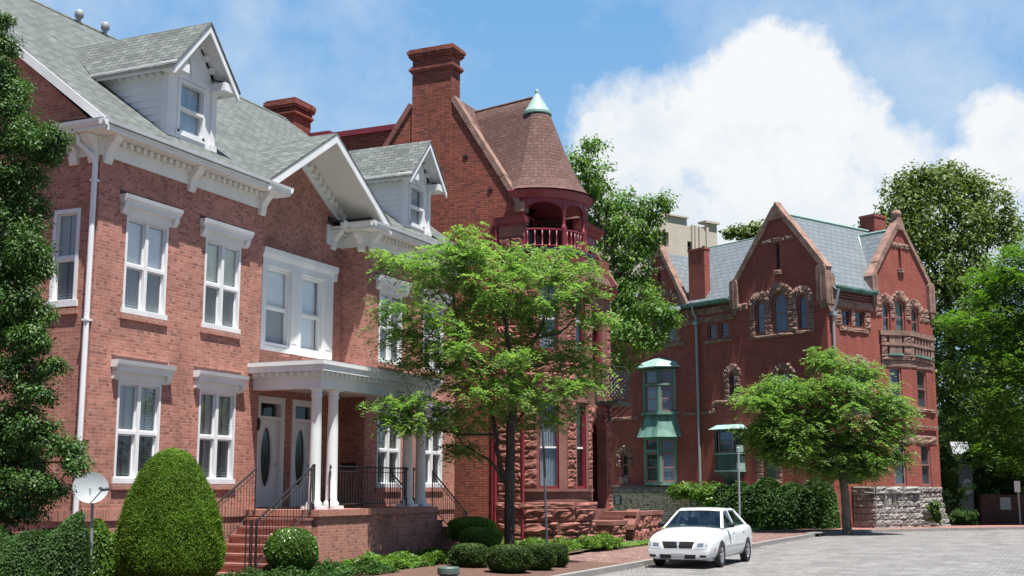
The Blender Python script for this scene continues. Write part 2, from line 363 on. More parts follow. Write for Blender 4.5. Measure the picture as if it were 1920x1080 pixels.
def archp(ac, h, b0, bs, n=10): return [(ac-h, b0), (ac+h, b0), (ac+h, bs)]+[(ac+h*math.cos(math.pi*i/n), bs+h*math.sin(math.pi*i/n)) for i in range(1, n)]+[(ac-h, bs)]
# ================================================================== setting: sky, sun
SUN_EL, SUN_AZ = 72.4, 55.     # light travels towards SUN_AZ in the ground plane
w = bpy.data.worlds.new('World'); scene.world = w; w.use_nodes = True
SKY = .08; EXPO = 1.0; EXPI = 2**-EXPO
def make_world():
    n = w.node_tree; n.nodes.clear()
    out = N(n, 'ShaderNodeOutputWorld'); bg = N(n, 'ShaderNodeBackground'); bg.inputs[1].default_value = SKY
    sky = N(n, 'ShaderNodeTexSky', sky_type='NISHITA', sun_disc=False); sky.sun_elevation = R(SUN_EL); sky.sun_rotation = R(90-SUN_AZ-180)
    sky.altitude = 10; sky.air_density = 1.; sky.dust_density = .6; sky.ozone_density = 2.2
    tc = N(n, 'ShaderNodeTexCoord').outputs['Generated']
    def dot(v): x = N(n, 'ShaderNodeVectorMath', operation='DOT_PRODUCT'); n.links.new(tc, x.inputs[0]); x.inputs[1].default_value = v; return x.outputs['Value']
    f = dot(tuple(FW)); r = dot(tuple(RT)); z = dot((0, 0, 1))
    fs = mth(n, 'MAXIMUM', f, .02); a = mth(n, 'DIVIDE', r, fs); e = mth(n, 'DIVIDE', z, fs)
    nz1 = noise(n, tc, 19., 10, .62); nz2 = noise(n, tc, 60., 8, .62); nz3 = noise(n, tc, 5., 6, .55)
    warp = mth(n, 'ADD', mth(n, 'MULTIPLY', mth(n, 'SUBTRACT', nz1, .5), 2.9), mth(n, 'MULTIPLY', mth(n, 'SUBTRACT', nz2, .5), 1.3))
    def blob(cx, cy, rx, ry, soft, gain=1.):
        u = mth(n, 'DIVIDE', mth(n, 'SUBTRACT', a, (cx-960)/2330), rx/2330); v = mth(n, 'DIVIDE', mth(n, 'SUBTRACT', e, (915-cy)/2330), ry/2330)
        d = mth(n, 'ADD', mth(n, 'MULTIPLY', u, u), mth(n, 'MULTIPLY', v, v))
        q = mth(n, 'ADD', mth(n, 'SUBTRACT', 1., d), mth(n, 'MULTIPLY', warp, soft))
        return mth(n, 'MULTIPLY', q, gain)
    def mx(l):
        x = l[0]
        for y in l[1:]: x = mth(n, 'MAXIMUM', x, y)
        return x
    crisp = mx([blob(1500, 122, 160, 140, .5), blob(1560, 150, 120, 120, .5), blob(1400, 165, 150, 125, .5), blob(1310, 230, 150, 110, .5), blob(1570, 220, 110, 170, .5), blob(1225, 270, 160, 110, .6), blob(1140, 270, 90, 110, .7), blob(1940, 250, 130, 140, .5), blob(1860, 320, 130, 100, .5), blob(1450, 300, 200, 120, .6)])
    m1 = ramp(n, crisp, [(-.02, 0.), (.6, 1.)])
    soft = mx([blob(1400, 380, 430, 170, .7), blob(1720, 420, 440, 170, .7), blob(1180, 290, 150, 150, .7), blob(1560, 330, 260, 150, .7), blob(1780, 340, 260, 120, .7), blob(1300, 200, 260, 130, .6), blob(1700, 280, 180, 110, .6), blob(1640, 200, 110, 110, .8)])
    m2 = mth(n, 'MULTIPLY', ramp(n, soft, [(-.1, 0.), (.8, 1.)]), .96)
    wisp = ramp(n, mth(n, 'ADD', nz3, mth(n, 'MULTIPLY', nz1, .5)), [(.66, 0.), (1., .42)])
    rest = ramp(n, noise(n, tc, 2.2, 8, .6), [(.58, 0.), (.72, .3)])     # scattered clouds over the rest of the sky, behind the viewer
    rest = mth(n, 'MULTIPLY', rest, mth(n, 'LESS_THAN', f, .3))
    m = mth(n, 'MAXIMUM', mth(n, 'MAXIMUM', m1, m2), mth(n, 'MAXIMUM', wisp, rest))
    k = EXPI/SKY
    sh_ = mth(n, 'ADD', mth(n, 'MULTIPLY', e, 2.0), mth(n, 'ADD', mth(n, 'MULTIPLY', mth(n, 'SUBTRACT', noise(n, tc, 11., 8, .6), .5), 1.5), mth(n, 'MULTIPLY', mth(n, 'SUBTRACT', nz3, .5), .9)))
    ccol = mix(n, 'MIX', ramp(n, sh_, [(.26, 0.), (.66, 1.)]), (.70*k, .80*k, .89*k), (.93*k, .95*k, .97*k))
    # thin summer haze brightens the clear sky
    clr = mix(n, 'MIX', ramp(n, e, [(.0, 0.), (.42, 1.)]), (.42*k, .66*k, .88*k), (.19*k, .45*k, .81*k)); clr = mix(n, 'MIX', ramp(n, mth(n, 'MULTIPLY', e, .3), [(.17, 0.), (.6, 1.)]), clr, (.04*k, .13*k, .36*k))  # sky overhead and behind the viewer darkened to weaken the ambient light
    hz = mix(n, 'MIX', .85, sky.outputs[0], clr)
    fin = mix(n, 'MIX', m, hz, ccol)
    n.links.new(fin, bg.inputs[0]); n.links.new(bg.outputs[0], out.inputs[0])
make_world()
sd = bpy.data.lights.new('sun', 'SUN'); sd.energy = 5.; sd.angle = R(.53); sd.color = (1, .965, .91)
sun = bpy.data.objects.new('sun', sd); COL.objects.link(sun); sun.location = (-20, -30, 60)
ld = Vector((math.cos(R(SUN_AZ))*math.cos(R(SUN_EL)), math.sin(R(SUN_AZ))*math.cos(R(SUN_EL)), -math.sin(R(SUN_EL))))
sun.rotation_euler = ld.to_track_quat('-Z', 'Y').to_euler()
scene.view_settings.view_transform = 'Standard'; scene.view_settings.look = 'None'; scene.view_settings.exposure = EXPO; scene.view_settings.gamma = 1
# ================================================================== ground
def sheet(pts, z): return M().poly([(x, y, zz if (zz := (p[2] if len(p) > 2 else z)) is not None else z) for p in pts for x, y in [p[:2]]])
struct(M().poly([(-400, -600, -.06), (1500, -600, -.06), (1500, 900, -.06), (-400, 900, -.06)]), 'ground', 'earth')
curb = [(-30, 9.75), (24, 9.75), (31, 9.8), (38, 9.55), (43, 9.6), (50, 9.5), (53, 9.2), (56, 7.9), (59.5, 5.3), (62.5, 2.3), (66, -3), (80, -26)]
road = M().poly([(x, y, 0) for x, y in curb]+[(80, -60, 0), (-30, -60, 0)])
struct(road, 'cobbled_road', 'cobble')
def strip(pts, w0, w1, z0, z1):
    m = M(); n = len(pts); off = []
    for i, p in enumerate(pts):
        a = Vector(pts[max(i-1, 0)]); b = Vector(pts[min(i+1, n-1)]); d = (b-a).normalized(); off.append(Vector((-d.y, d.x)))
    for i in range(n-1):
        P = [Vector(pts[i])+off[i]*w0, Vector(pts[i+1])+off[i+1]*w0, Vector(pts[i+1])+off[i+1]*w1, Vector(pts[i])+off[i]*w1]
        m.hexa([Vector((p.x, p.y, z0)) for p in P]+[Vector((p.x, p.y, z1)) for p in P])
    return m
curb_dense = []
for i in range(len(curb)-1):
    a, b = Vector(curb[i]), Vector(curb[i+1]); k = max(1, int((b-a).length/1.6))
    curb_dense += [tuple(a.lerp(b, j/k)) for j in range(k)]
curb_dense.append(curb[-1])
struct(strip(curb_dense, 0., .18, -.05, .125), 'kerb', 'concrete')
# brick footway (street corner follows the kerb) and plots
def band(pts, w0, w1, z): return strip(pts, w0, w1, -.05, z)
struct(band([p for p in curb_dense if p[0] <= 50.5], .18, 3.3, .118), 'brick_footway', 'paver')
struct(band([p for p in curb_dense if p[0] >= 49.4], .18, 2.6, .122), 'red_footway', 'redwalk')
lw = M()
for x0, x1 in ((-30, 18), (18, 24), (24, 28.3)): lw.poly([(x0, 9.95, .126), (x1, 9.95, .126), (x1, 13.2, .23), (x0, 13.2, .23)]).poly([(x0, 13.2, .23), (x1, 13.2, .23), (x1, 16.5, .25), (x0, 16.5, .25)])
lw.poly([(-30, 16.5, .25), (17.4, 16.5, .25), (17.4, 60, .25), (-30, 60, .25)])
struct(lw, 'mulch_bed', 'mulch')
struct(M().poly([(32.2, 12.55, .20), (50, 12.55, .16), (56, 14, .14), (64, 30, .24), (32.2, 30, .24)]), 'lawn', 'lawn')
struct(M().poly([(28.3, 12.4, .16), (32.2, 12.4, .2), (32.2, 17, .25), (28.3, 17, .25)]), 'planting_bed', 'mulch')
# ================================================================== HOUSE A
A = thing('brick_townhouse', 'long pink brick townhouse with grey shingle roof, two white dormers and columned porch', 'townhouse', (24.8, 16.4, .2))
X0, X1, XM0, XM1, YF, YM, YB = 17.3, 32.1, 22.5, 27.05, 16.4, 17.15, 29.4
fA, fM, sA, sR = front(YF), front(YM), side(X0), side(XM1)
ER, RZ, RY, ES = 15.95, 13.91, 22.9, 8.70
ZS = .2
W2 = [(18.08, 19.3), (20.48, 21.7)]; W3 = [(27.68, 28.9), (30.12, 31.32)]
h1 = [rect(a, b, z0, z1) for a, b in W2 for z0, z1 in ((2.03, 3.92), (5.26, 7.12))]
h3 = [rect(a, b, z0, z1) for a, b in W3 for z0, z1 in ((1.96, 3.84), (5.2, 7.06))]
wl = M()
wl.wall(fA, rect(X0, XM0, ZS, 8.62), h1); wl.wall(fA, rect(XM1, X1, ZS, 8.62), h3+[rect(28.1, 28.7, .42, .95)])
sw = at(98, 480, 20)  # side window located from survey
SWY = (16.80, 17.47)
wl.wall(sA, [(YF, ZS), (YB, ZS), (YB, 8.6), (RY, RZ-.14), (YF, 8.62)], [rect(SWY[0], SWY[1], 5.3, 7.14), rect(20.6, 21.5, 5.3, 7.14)])
wl.wall(side(X1), [(YF, ZS), (YB, ZS), (YB, 8.6), (RY, RZ-.14), (YF, 8.62)], [])
wl.wall(fM, [(XM0, ZS), (XM1, ZS), (XM1, 8.9), (24.78, 10.38), (XM0, 8.9)], [rect(23.64, 24.67, 5.24, 7.12), rect(25.11, 26.1, 5.24, 7.12), rect(23.58, 24.5, 1.45, 3.95), rect(24.98, 25.9, 1.45, 3.95)], rev=.2)
wl.wall(sR, rect(YF, YM, ZS, 8.62), []); wl.wall(side(XM0), rect(YF, YM, ZS, 8.62), [])
wl.wall(front(YB), rect(X0, X1, ZS, 8.6), [])
wall_A = wl.build('wall', 'brickA', A)
for fr, a0, a1 in ((fA, X0-.03, XM0), (fA, XM1, X1), (sA, YF, YB)): M().box(fr, a0, a1, 1.30, 1.50, -.02, .035).build('soldier_course', 'soldier', A)
for fr, a, z in [(fA, q, 1.96) for q in W2]+[(fA, q, 5.19) for q in W2]+[(fA, q, 1.89) for q in W3]+[(fA, q, 5.13) for q in W3]+[(sA, SWY, 5.2)]:
    M().box(fr, a[0]-.06, a[1]+.06, z-.09, z+.02, -.02, .045).build('window_sill', 'soldier', A)
for a in ((23.5, 24.75), (25.2, 26.5)): M().box(fM, a[0], a[1], 5.02, 5.12, -.02, .04).build('window_sill', 'soldier', A)
def window(fr, a0, a1, b0, b1, parent, pair=True, bmat='blind', c=-.04, fw=.055, lower='screen', slats=True, name='window'):
    m = M(); P = lambda *k: m.box(fr, *k)
    P(a0, a0+fw, b0, b1, c-.08, c+.05); P(a1-fw, a1, b0, b1, c-.08, c+.05); P(a0+fw, a1-fw, b1-fw, b1, c-.08, c+.05)
    P(a0-.04, a1+.04, b0-.045, b0+fw, c-.08, c+.08)
    cells = [(a0+fw, a1-fw)]
    if pair:
        mid = (a0+a1)/2; P(mid-.045, mid+.045, b0+fw, b1-fw, c-.06, c+.04); cells = [(a0+fw, mid-.045), (mid+.045, a1-fw)]
    bm_ = b0+fw+(b1-b0-2*fw)*.485; g = M(); g2 = M(); bl = M(); s = .03
    for x0, x1 in cells:
        P(x0, x1, bm_-.03, bm_+.03, c-.055, c+.015)
        for y0, y1, cc in ((b0+fw, bm_-.03, c-.045), (bm_+.03, b1-fw, c-.02)):
            P(x0, x0+s, y0, y1, cc-.025, cc+.01); P(x1-s, x1, y0, y1, cc-.025, cc+.01); P(x0+s, x1-s, y0, y0+s, cc-.025, cc+.01); P(x0+s, x1-s, y1-s, y1, cc-.025, cc+.01)
            (g2 if y0 < bm_-.1 else g).poly([fr.p(x0+s, y0+s, cc), fr.p(x1-s, y0+s, cc), fr.p(x1-s, y1-s, cc), fr.p(x0+s, y1-s, cc)])
        k = int((b1-b0-2*fw)/.052)
        if slats:
            for i in range(k):
                z = b0+fw+.026+i*.052; bl.poly([fr.p(x0, z-.025, c-.085), fr.p(x1, z-.025, c-.085), fr.p(x1, z+.022, c-.068), fr.p(x0, z+.022, c-.068)])
        else: bl.poly([fr.p(x0, b0, c-.12), fr.p(x1, b0, c-.12), fr.p(x1, b1, c-.12), fr.p(x0, b1, c-.12)])
    o = m.build(name, 'white', parent); g.build('glass', 'glass', o); g2.build('insect_screen', lower, o)
    bl.build('blinds', bmat, o)
    if bmat == 'blinddim':
        tp = M()
        for x0, x1 in cells: xm = (x0+x1)/2; tp.box(fr, xm-.012, xm+.012, b0+fw, b1-fw, c-.066, c-.064)
        tp.build('blind_tapes', 'woodbrown', o)
    if slats: M().poly([fr.p(a0, b0, c-.3), fr.p(a1, b0, c-.3), fr.p(a1, b1, c-.3), fr.p(a0, b1, c-.3)]).build('curtain', 'curtain', o)
    return o
def hood(fr, a0, a1, z, win, w=.19):
    m = M(); M().box(fr, a0-w+.09, a1+w-.09, z-.0, z+.17, 0, .035).build('hood_frieze', 'offwhite', win)
    m.box(fr, a0-w, a1+w, z+.17, z+.235, 0, .125); m.prism(fr, [(0, .235+z), (.13, .235+z), (.175, .30+z), (.19, .375+z), (0, .375+z)], a0-w-.03, a1+w+.03)
    for x in (a0-w+.0, a1+w-.12): m.prism(fr, [(0, z+.01), (.05, z+.02), (.1, z+.09), (.13, z+.18), (0, z+.18)], x, x+.12)
    m.build('window_hood', 'white', win); M().box(fr, a0-w-.02, a1+w-.04, z+.375, z+.455, 0, .012).build('flashing', 'darkgap', win)
for q in W2:
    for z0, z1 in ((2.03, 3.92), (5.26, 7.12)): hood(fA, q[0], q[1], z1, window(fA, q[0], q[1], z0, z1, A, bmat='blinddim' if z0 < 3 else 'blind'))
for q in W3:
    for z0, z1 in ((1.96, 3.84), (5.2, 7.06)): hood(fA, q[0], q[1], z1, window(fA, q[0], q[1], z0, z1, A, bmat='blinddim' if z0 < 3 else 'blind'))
window(fA, 28.1, 28.7, .42, .95, A, False, name='basement_window', slats=False)
window(sA, SWY[0], SWY[1], 5.3, 7.14, A, False, c=-.03, fw=.08, bmat='blinddim')
window(sA, 20.6, 21.5, 5.3, 7.14, A, False, c=-.03, fw=.08)
# middle double window with wide white casing
wa = window(fM, 23.64, 24.67, 5.24, 7.12, A, False, c=-.05); wb = window(fM, 25.11, 26.1, 5.24, 7.12, A, False, c=-.05, lower='glass', slats=False)
m = M()
for a0, a1 in ((23.46, 23.64), (24.67, 25.11), (26.1, 26.52)): m.box(fM, a0, a1, 5.10, 7.22, .0, .07)
m.box(fM, 23.46, 26.52, 7.12, 7.30, .0, .075); m.box(fM, 23.64, 26.1, 5.10, 5.2, 0, .05)
m.prism(fM, [(0, 7.3), (.10, 7.3), (.15, 7.40), (.17, 7.52), (0, 7.52)], 23.40, 26.62); m.box(fM, 26.44, 26.60, 7.16, 7.30, .0, .13)
for a in (24.80, 26.32): m.box(fM, a-.1, a+.12, 5.36, 5.375, .07, .08)
m.build('window_casing', 'white', A)
# cornice, frieze, dentils, brackets
CK = [0]
def cornice(fr, a0, a1, ea=0., eb=0.):
    cn = M(); dn = M(); gt = M(); CK[0] += 1; dz = .0023*CK[0]
    cn.box(fr, a0, a1, 8.13, 8.36, 0, .03); cn.box(fr, a0, a1, 8.36, 8.50, 0, .05)
    cn.box(fr, a0-ea, a1+eb, 8.50+dz, 8.56+dz, 0, .40+dz)
    gt.prism(fr, [(.36, 8.56), (.42, 8.57), (.46, 8.64), (.47, 8.70), (.45, 8.70), (.43, 8.655), (.34, 8.66)], a0-ea*1.12, a1+eb*1.12)
    k = int((a1-a0)/.19)
    for i in range(k):
        x = a0+(i+.5)*(a1-a0)/k; dn.box(fr, x-.05, x+.05, 8.39, 8.49, .05, .14)
    o_ = cn.build('cornice', 'offwhite', A); dn.build('dentils', 'offwhite', o_); gt.build('gutter', 'white', A)
def bracket(fr, a, wd=.2, s=1.):
    pr = [(0, 8.0), (.05, 7.98), (.09, 8.04), (.11, 8.2), (.2, 8.33), (.3, 8.42), (.32, 8.5), (0, 8.5)]
    M().prism(fr, [(c*s, z) for c, z in pr], a-wd/2, a+wd/2).build('bracket', 'offwhite', A)
cornice(fA, X0, XM0, .42, .42); cornice(fA, XM1, X1, .42, .42); cornice(sA, YF, 17.15, .42, 0); cornice(side(XM1), YF, YM, .42, -.42)
cornice(Fr((X1, 0), (0, 1), (1, 0)), YF, 17.15, .42, 0)
frX = Fr((XM0, 0), (0, 1), (1, 0)); cornice(frX, YF, YM, .42, -.42)
cornice(fM, XM0, XM0+.25, 0, .42); cornice(fM, XM1-.25, XM1, .42, 0)
for a in (X0+.14, 19.9, XM0-.14, XM1+.14, 29.55, X1-.14): bracket(fA, a)
for a in (YF+.14, 17.02): bracket(sA, a)
bracket(sR, YF+.16); bracket(frX, YF+.2); bracket(fM, XM0+.3, .18); bracket(fM, XM1-.55, .18)
m = M(); m.box(fM, XM1-.82, XM1, 8.10, 8.62, .0, .035)
m.build('end_board', 'white', A)
M().box(sA, YF-.3, 17.6, 8.66, 8.68, 0, .4).prism(sA, [(0, 8.69), (.4, 8.69), (0, 8.92)], YF+.1, 17.65).build('return_roof', 'darkmetal', A)
M().prism(fM, [(0, 8.69), (.38, 8.69), (0, 8.85)], XM1-.78, XM1).prism(sR, [(0, 8.69), (.4, 8.69), (0, 8.9)], YF-.1, YM).build('return_flashing', 'darkmetal', A)
# main roof
zm = lambda y: ES+.75*(y-ER) if y <= RY else RZ-.75*(y-RY)
RX0, RX1 = 16.98, 32.42
def P3(x, y, dz=0): return Vector((x, y, zm(y)+dz))
GX, GZ, GS = 24.78, 10.51, .66
def gz(x): return GZ-GS*abs(x-GX)
yv = lambda x: ER+(gz(x)-ES)/.75
gl_, gr_ = GX-(GZ-ES)/GS+.02, GX+(GZ-ES)/GS-.02
def roofpoly(dz):
    m_ = [(RX0, ER), (gl_, ER), (GX, yv(GX)), (gr_, ER), (RX1, ER), (RX1, RY), (RX0, RY)]
    L = [[Vector((x, y, 0)) for x, y in m_]]; return m_, tessellate_polygon(L)
rf = M(); ol, tris = roofpoly(0)
for t in tris: rf.poly([P3(*ol[i]) for i in t])
for t in tris: rf.poly([P3(*ol[i], -.10) for i in t])
for p, q in (((RX0, ER), (RX0, RY)), ((RX1, ER), (RX1, RY)), ((RX0, ER), (gl_, ER)), ((gr_, ER), (RX1, ER))): rf.poly([P3(*p), P3(*q), P3(*q, -.1), P3(*p, -.1)])
YE = 2*RY-ER
rf.poly([P3(RX0, RY), P3(RX1, RY), P3(RX1, YE), P3(RX0, YE)]); rf.poly([P3(RX0, RY, -.1), P3(RX1, RY, -.1), P3(RX1, YE, -.1), P3(RX0, YE, -.1)])
rf.prism(Fr((0, RY), (1, 0), (0, -1)), [(-.14, RZ-.08), (.14, RZ-.08), (0, RZ+.035)], RX0, RX1)
YG = 15.98; gdn = M()
for s in (-1, 1):
    xe = GX+s*(GZ-ES)/GS*1.02
    q = [Vector((GX, YG, GZ+.012)), Vector((xe, YG, gz(xe)+.012)), Vector((xe, ER-.0, gz(xe)+.012)), Vector((GX, yv(GX)+.03, GZ+.012))]
    rf.poly([q[0], q[1], Vector((xe, YG+.03, gz(xe)+.012)), q[3]])
    rf.poly([Vector((GX, YG-.03, GZ+.0)), Vector((xe, YG-.03, gz(xe))), Vector((xe, YG-.03, gz(xe)-.035)), Vector((GX, YG-.03, GZ-.035))])
    rf.poly([Vector((GX, YG-.03, GZ+.01)), Vector((xe, YG-.03, gz(xe)+.01)), Vector((xe, YG, gz(xe)+.012)), Vector((GX, YG, GZ+.012))])
rf.build('roof', 'shingleA', A)
m = M(); so = M()
for s in (-1, 1):
    xe = GX+s*(GZ-ES)/GS*1.0
    m.hexa([Vector((x, y, z)) for z_ in (0, 1) for x, y, z in ((GX, YG-.02, GZ-(.24, .03)[z_]), (xe, YG-.02, gz(xe)-(.24, .03)[z_]), (xe, YG+.04, gz(xe)-(.24, .03)[z_]), (GX, YG+.04, GZ-(.24, .03)[z_]))])
    so.poly([Vector((GX, YG+.04, GZ-.12)), Vector((xe, YG+.04, gz(xe)-.12)), Vector((xe, YM+.02, gz(xe)-.12)), Vector((GX, YM+.02, GZ-.12))])
    # raked frieze on the brick gable with dentils
    xw = XM0 if s < 0 else XM1
    m.hexa([Vector((x, y, z)) for z_ in (0, 1) for x, y, z in ((GX, YM-.04, GZ-(.52, .13)[z_]), (xw, YM-.04, gz(xw)-(.44, .13)[z_]), (xw, YM, gz(xw)-(.44, .13)[z_]), (GX, YM, GZ-(.52, .13)[z_]))])
    for i in range(11):
        t = (i+.6)/11.5; x = GX+(xw-GX)*t; z = gz(x)-.20
        gdn.hexa([Vector((xx, yy, z+dz+(-GS*s*(xx-x)))) for dz in (-.12, .05) for xx, yy in ((x-.055, YM-.16), (x+.055, YM-.16), (x+.055, YM-.04), (x-.055, YM-.04))])
# barge boards on the left gable end
def rake(x0, x1, d0, d1):
    for ya, yb in ((ER, RY), (RY, YE)):
        m.hexa([Vector((x, y, zm(y)-d)) for d in (d1, d0) for x, y in ((x0, ya), (x1, ya), (x1, yb), (x0, yb))])
m.build('gable_board', 'white', A); m = M(); rake(RX0-.03, RX0+.02, .01, .22); m.build('rake_board', 'white', A); m = M(); rake(RX1-.02, RX1+.03, .01, .22)
m.build('rake_board', 'white', A); so.build('gable_soffit', 'soffit', A); gdn.build('gable_dentils', 'offwhite', A)
s2 = M()
for x0, x1 in ((RX0, X0), (X1, RX1)):
    for ya, yb in ((ER+.4, RY), (RY, YE)): s2.poly([P3(x0+.02, ya, -.16), P3(x1, ya, -.16), P3(x1, yb, -.16), P3(x0+.02, yb, -.16)])
s2.build('rake_soffit', 'soffit', A)
# dormers
def dormer(xc, yf=16.4):
    h = .76; ze, za, eh = 10.42, 11.58, 1.0; sl = (za-ze)/eh; fr = front(yf)
    yb = ER+(ze-ES)/.75
    m = M(); zb = zm(yf)-.05; wz = (9.16, 10.30); wx = (xc-.44, xc+.44)
    m.wall(fr, [(xc-h, zb), (xc+h, zb), (xc+h, ze), (xc, za-.15), (xc-h, ze)], [rect(wx[0], wx[1], wz[0], wz[1])])
    n = 9
    for s in (-1, 1):
        for i in range(n):
            z0 = zb+(ze-zb)*i/n; z1 = zb+(ze-zb)*(i+1)/n; y1 = ER+(z1-ES)/.75+.1
            m.hexa([Vector(p) for p in ((xc+s*(h-.0), yf+.1, z0), (xc+s*(h+.028), yf+.1, z0), (xc+s*(h+.028), y1, z0), (xc+s*h, y1, z0), (xc+s*(h-.01), yf+.1, z1), (xc+s*(h+.004), yf+.1, z1), (xc+s*(h+.004), y1, z1), (xc+s*(h-.01), y1, z1))])
        m.box(fr, xc+s*h-(.13 if s > 0 else .03), xc+s*h+(.03 if s > 0 else .13), zb-.1, ze, -.12, .04)
        m.box(fr, xc+s*h-(.15 if s > 0 else .05), xc+s*h+(.05 if s > 0 else .15), 9.0, 9.14, -.1, .07)
        m.box(fr, xc+s*h-(.15 if s > 0 else .05), xc+s*h+(.05 if s > 0 else .15), 10.24, 10.30, -.1, .06)
        # boxed eave return
        x0, x1 = (xc+eh-.42, xc+eh) if s > 0 else (xc-eh, xc-eh+.42)
        m.box(fr, x0, x1, ze-.12, ze+.06, -.02, .40)
        m.box(fr, xc+s*eh-.02, xc+s*eh+.02, ze-.14, ze+.03, -2.2, .42)
        for i in range(9): m.box(fr, xc+s*(h+.06)-.05, xc+s*(h+.06)+.05, ze-.14, ze-.04, -.25-i*.2, -.14-i*.2)
        m.poly([(xc+s*h, yf-.38, ze-.03), (xc+s*eh, yf-.38, ze-.03), (xc+s*eh, yb, ze-.03), (xc+s*h, yb, ze-.03)])
        # raking boards and dentils
        m.hexa([Vector((x, y, z-d)) for d in (.2, .02) for x, y, z in ((xc, yf-.43, za), (xc+s*(eh+.05), yf-.43, ze-.05*sl), (xc+s*(eh+.05), yf-.38, ze-.05*sl), (xc, yf-.38, za))])
        m.poly([(xc, yf-.38, za-.12), (xc+s*eh, yf-.38, ze-.1), (xc+s*eh, yf, ze-.1), (xc, yf, za-.12)])
        for i in range(4):
            x = xc+s*eh*(i+.8)/5.2; z = za-abs(x-xc)*sl-.22; m.box(fr, x-.045, x+.045, z-.05, z+.07, 0, .12)
    m.slab(fr, [(xc-.09, 10.34), (xc+.09, 10.34), (xc+.14, 10.80), (xc-.14, 10.80)], .0, .06)
    m.slab(fr, [(xc-.55, 10.32), (xc+.55, 10.32), (xc+.5, 10.42), (xc, 10.56), (xc-.5, 10.42)], .0, .03)
    d = m.build('dormer', 'white', A)
    r = M(); yt = ER+(za-ES)/.75
    for s in (-1, 1):
        e = eh+.07; zz = za-e*sl
        for dz in (.03, 0): r.poly([(xc, yf-.45, za+dz), (xc+s*e, yf-.45, zz+dz), (xc+s*e, ER+(zz-ES)/.75, zz+dz), (xc, yt+.05, za+dz)])
        r.poly([(xc, yf-.45, za+.03), (xc+s*e, yf-.45, zz+.03), (xc+s*e, yf-.45, zz-.01), (xc, yf-.45, za-.01)]); r.poly([(xc+s*e, yf-.45, zz+.03), (xc+s*e, yb, zz+.03), (xc+s*e, yb, zz-.01), (xc+s*e, yf-.45, zz-.01)])
        r.poly([(xc+s*(eh-.42), yf, ze+.17), (xc+s*eh, yf, ze+.09), (xc+s*eh, yf-.4, ze+.062), (xc+s*(eh-.42), yf-.4, ze+.062)])
    r.build('dormer_roof', 'shingleA', d)
    c = -.03; f = M(); a0, a1, z0, z1 = wx[0], wx[1], wz[0], wz[1]
    for k in ((a0, a0+.07, z0, z1), (a1-.07, a1, z0, z1), (a0+.07, a1-.07, z1-.07, z1), (a0-.04, a1+.04, z0-.05, z0+.06), (a0+.07, a1-.07, 9.66, 9.72)): f.box(fr, *k, c-.08, c+.06)
    f.build('sash_frame', 'white', d)
    M().poly([fr.p(a0+.07, z0+.06, c-.03), fr.p(a1-.07, z0+.06, c-.03), fr.p(a1-.07, z1-.07, c-.03), fr.p(a0+.07, z1-.07, c-.03)]).build('glass', 'glass', d)
    M().poly([fr.p(a0, z0, c-.13), fr.p(a1, z0, c-.13), fr.p(a1, z1, c-.13), fr.p(a0, z1, c-.13)]).build('blinds', 'curtainpale', d)
dormer(19.83); dormer(29.62)
# roof vents
for x in (22.95, 23.9):
    v = M().lathe((x, 22.75, 0), [(.05, 13.5), (.05, 13.93), (.09, 13.94), (.115, 13.98), (.115, 14.1), (.08, 14.15), (0, 14.17)], 14); v.build('roof_vent', 'zinc', A, True)
# downspout
ds = M(); fr = sA
pts = [(16.55+.42, 8.58), (16.55+.42, 8.3), (16.62, 7.95), (16.6, 7.7), (16.6, .35)]
P = [Vector((X0-.28, 16.72, 8.6)), Vector((X0-.28, 16.72, 8.34)), Vector((X0-.10, 16.50, 8.08)), Vector((X0-.08, 16.45, 7.95)), Vector((X0-.08, 16.45, .35))]
ds.tube(P, .052, 8); 
for z in (7.6, 4.95, 2.1): ds.box(sA, 16.39, 16.51, z, z+.04, 0, .145)
ds.build('downspout', 'white', A)
# ---- porch
PX0, PX1, PY = 22.12, 27.38, 14.5; fP = front(PY); PZ = 1.45
m = M(); m.wall(fP, rect(PX0, PX1, ZS, PZ-.14), []); m.wall(side(PX0), rect(PY, YF, ZS, PZ-.14), []); m.wall(Fr((PX1, 0), (0, 1), (1, 0)), rect(PY, YF, ZS, PZ-.14), [])
m.poly([(PX0, PY, PZ-.15), (PX1, PY, PZ-.15), (PX1, YM, PZ-.15), (PX0, YM, PZ-.15)])
m.build('porch_base', 'brickA', A)
m = M(); m.wbox(PX0-.04, PX1+.04, PY-.05, YM-.01, PZ-.14, PZ-.005); m.build('porch_coping', 'soldier', A)
CX_ = [22.42, 23.08, 26.46, 27.12]
for x in CX_:
    c = M(); c.wbox(x-.2, x+.2, 14.6, 15.0, PZ, PZ+.07); pr = [(.165, PZ+.07), (.175, PZ+.1), (.165, PZ+.14), (.135, PZ+.17), (.128, PZ+.2), (.126, PZ+.9), (.118, PZ+1.7), (.108, PZ+2.38), (.125, PZ+2.40), (.125, PZ+2.43), (.11, PZ+2.45), (.112, PZ+2.5), (.15, PZ+2.56)]
    o = c.build('column_plinth', 'white', None); bpy.data.objects.remove(o)
    s = M().lathe((x, 14.8, 0), pr, 24); o = s.build('porch_column', 'white', A, True)
    M().wbox(x-.2, x+.2, 14.6, 15.0, PZ, PZ+.07).build('plinth', 'white', o); M().wbox(x-.16, x+.16, 14.64, 14.96, PZ+2.56, PZ+2.6).build('abacus', 'white', o)
m = M(); x0, x1, y0 = 22.08, 27.58, 14.43
m.wbox(x0+.22, x1-.22, y0+.2, y0+.5, 4.03, 4.28); m.wbox(x0+.22, x0+.5, y0+.5, YF-.0, 4.03, 4.28); m.wbox(x1-.5, x1-.22, y0+.5, YF, 4.03, 4.28)
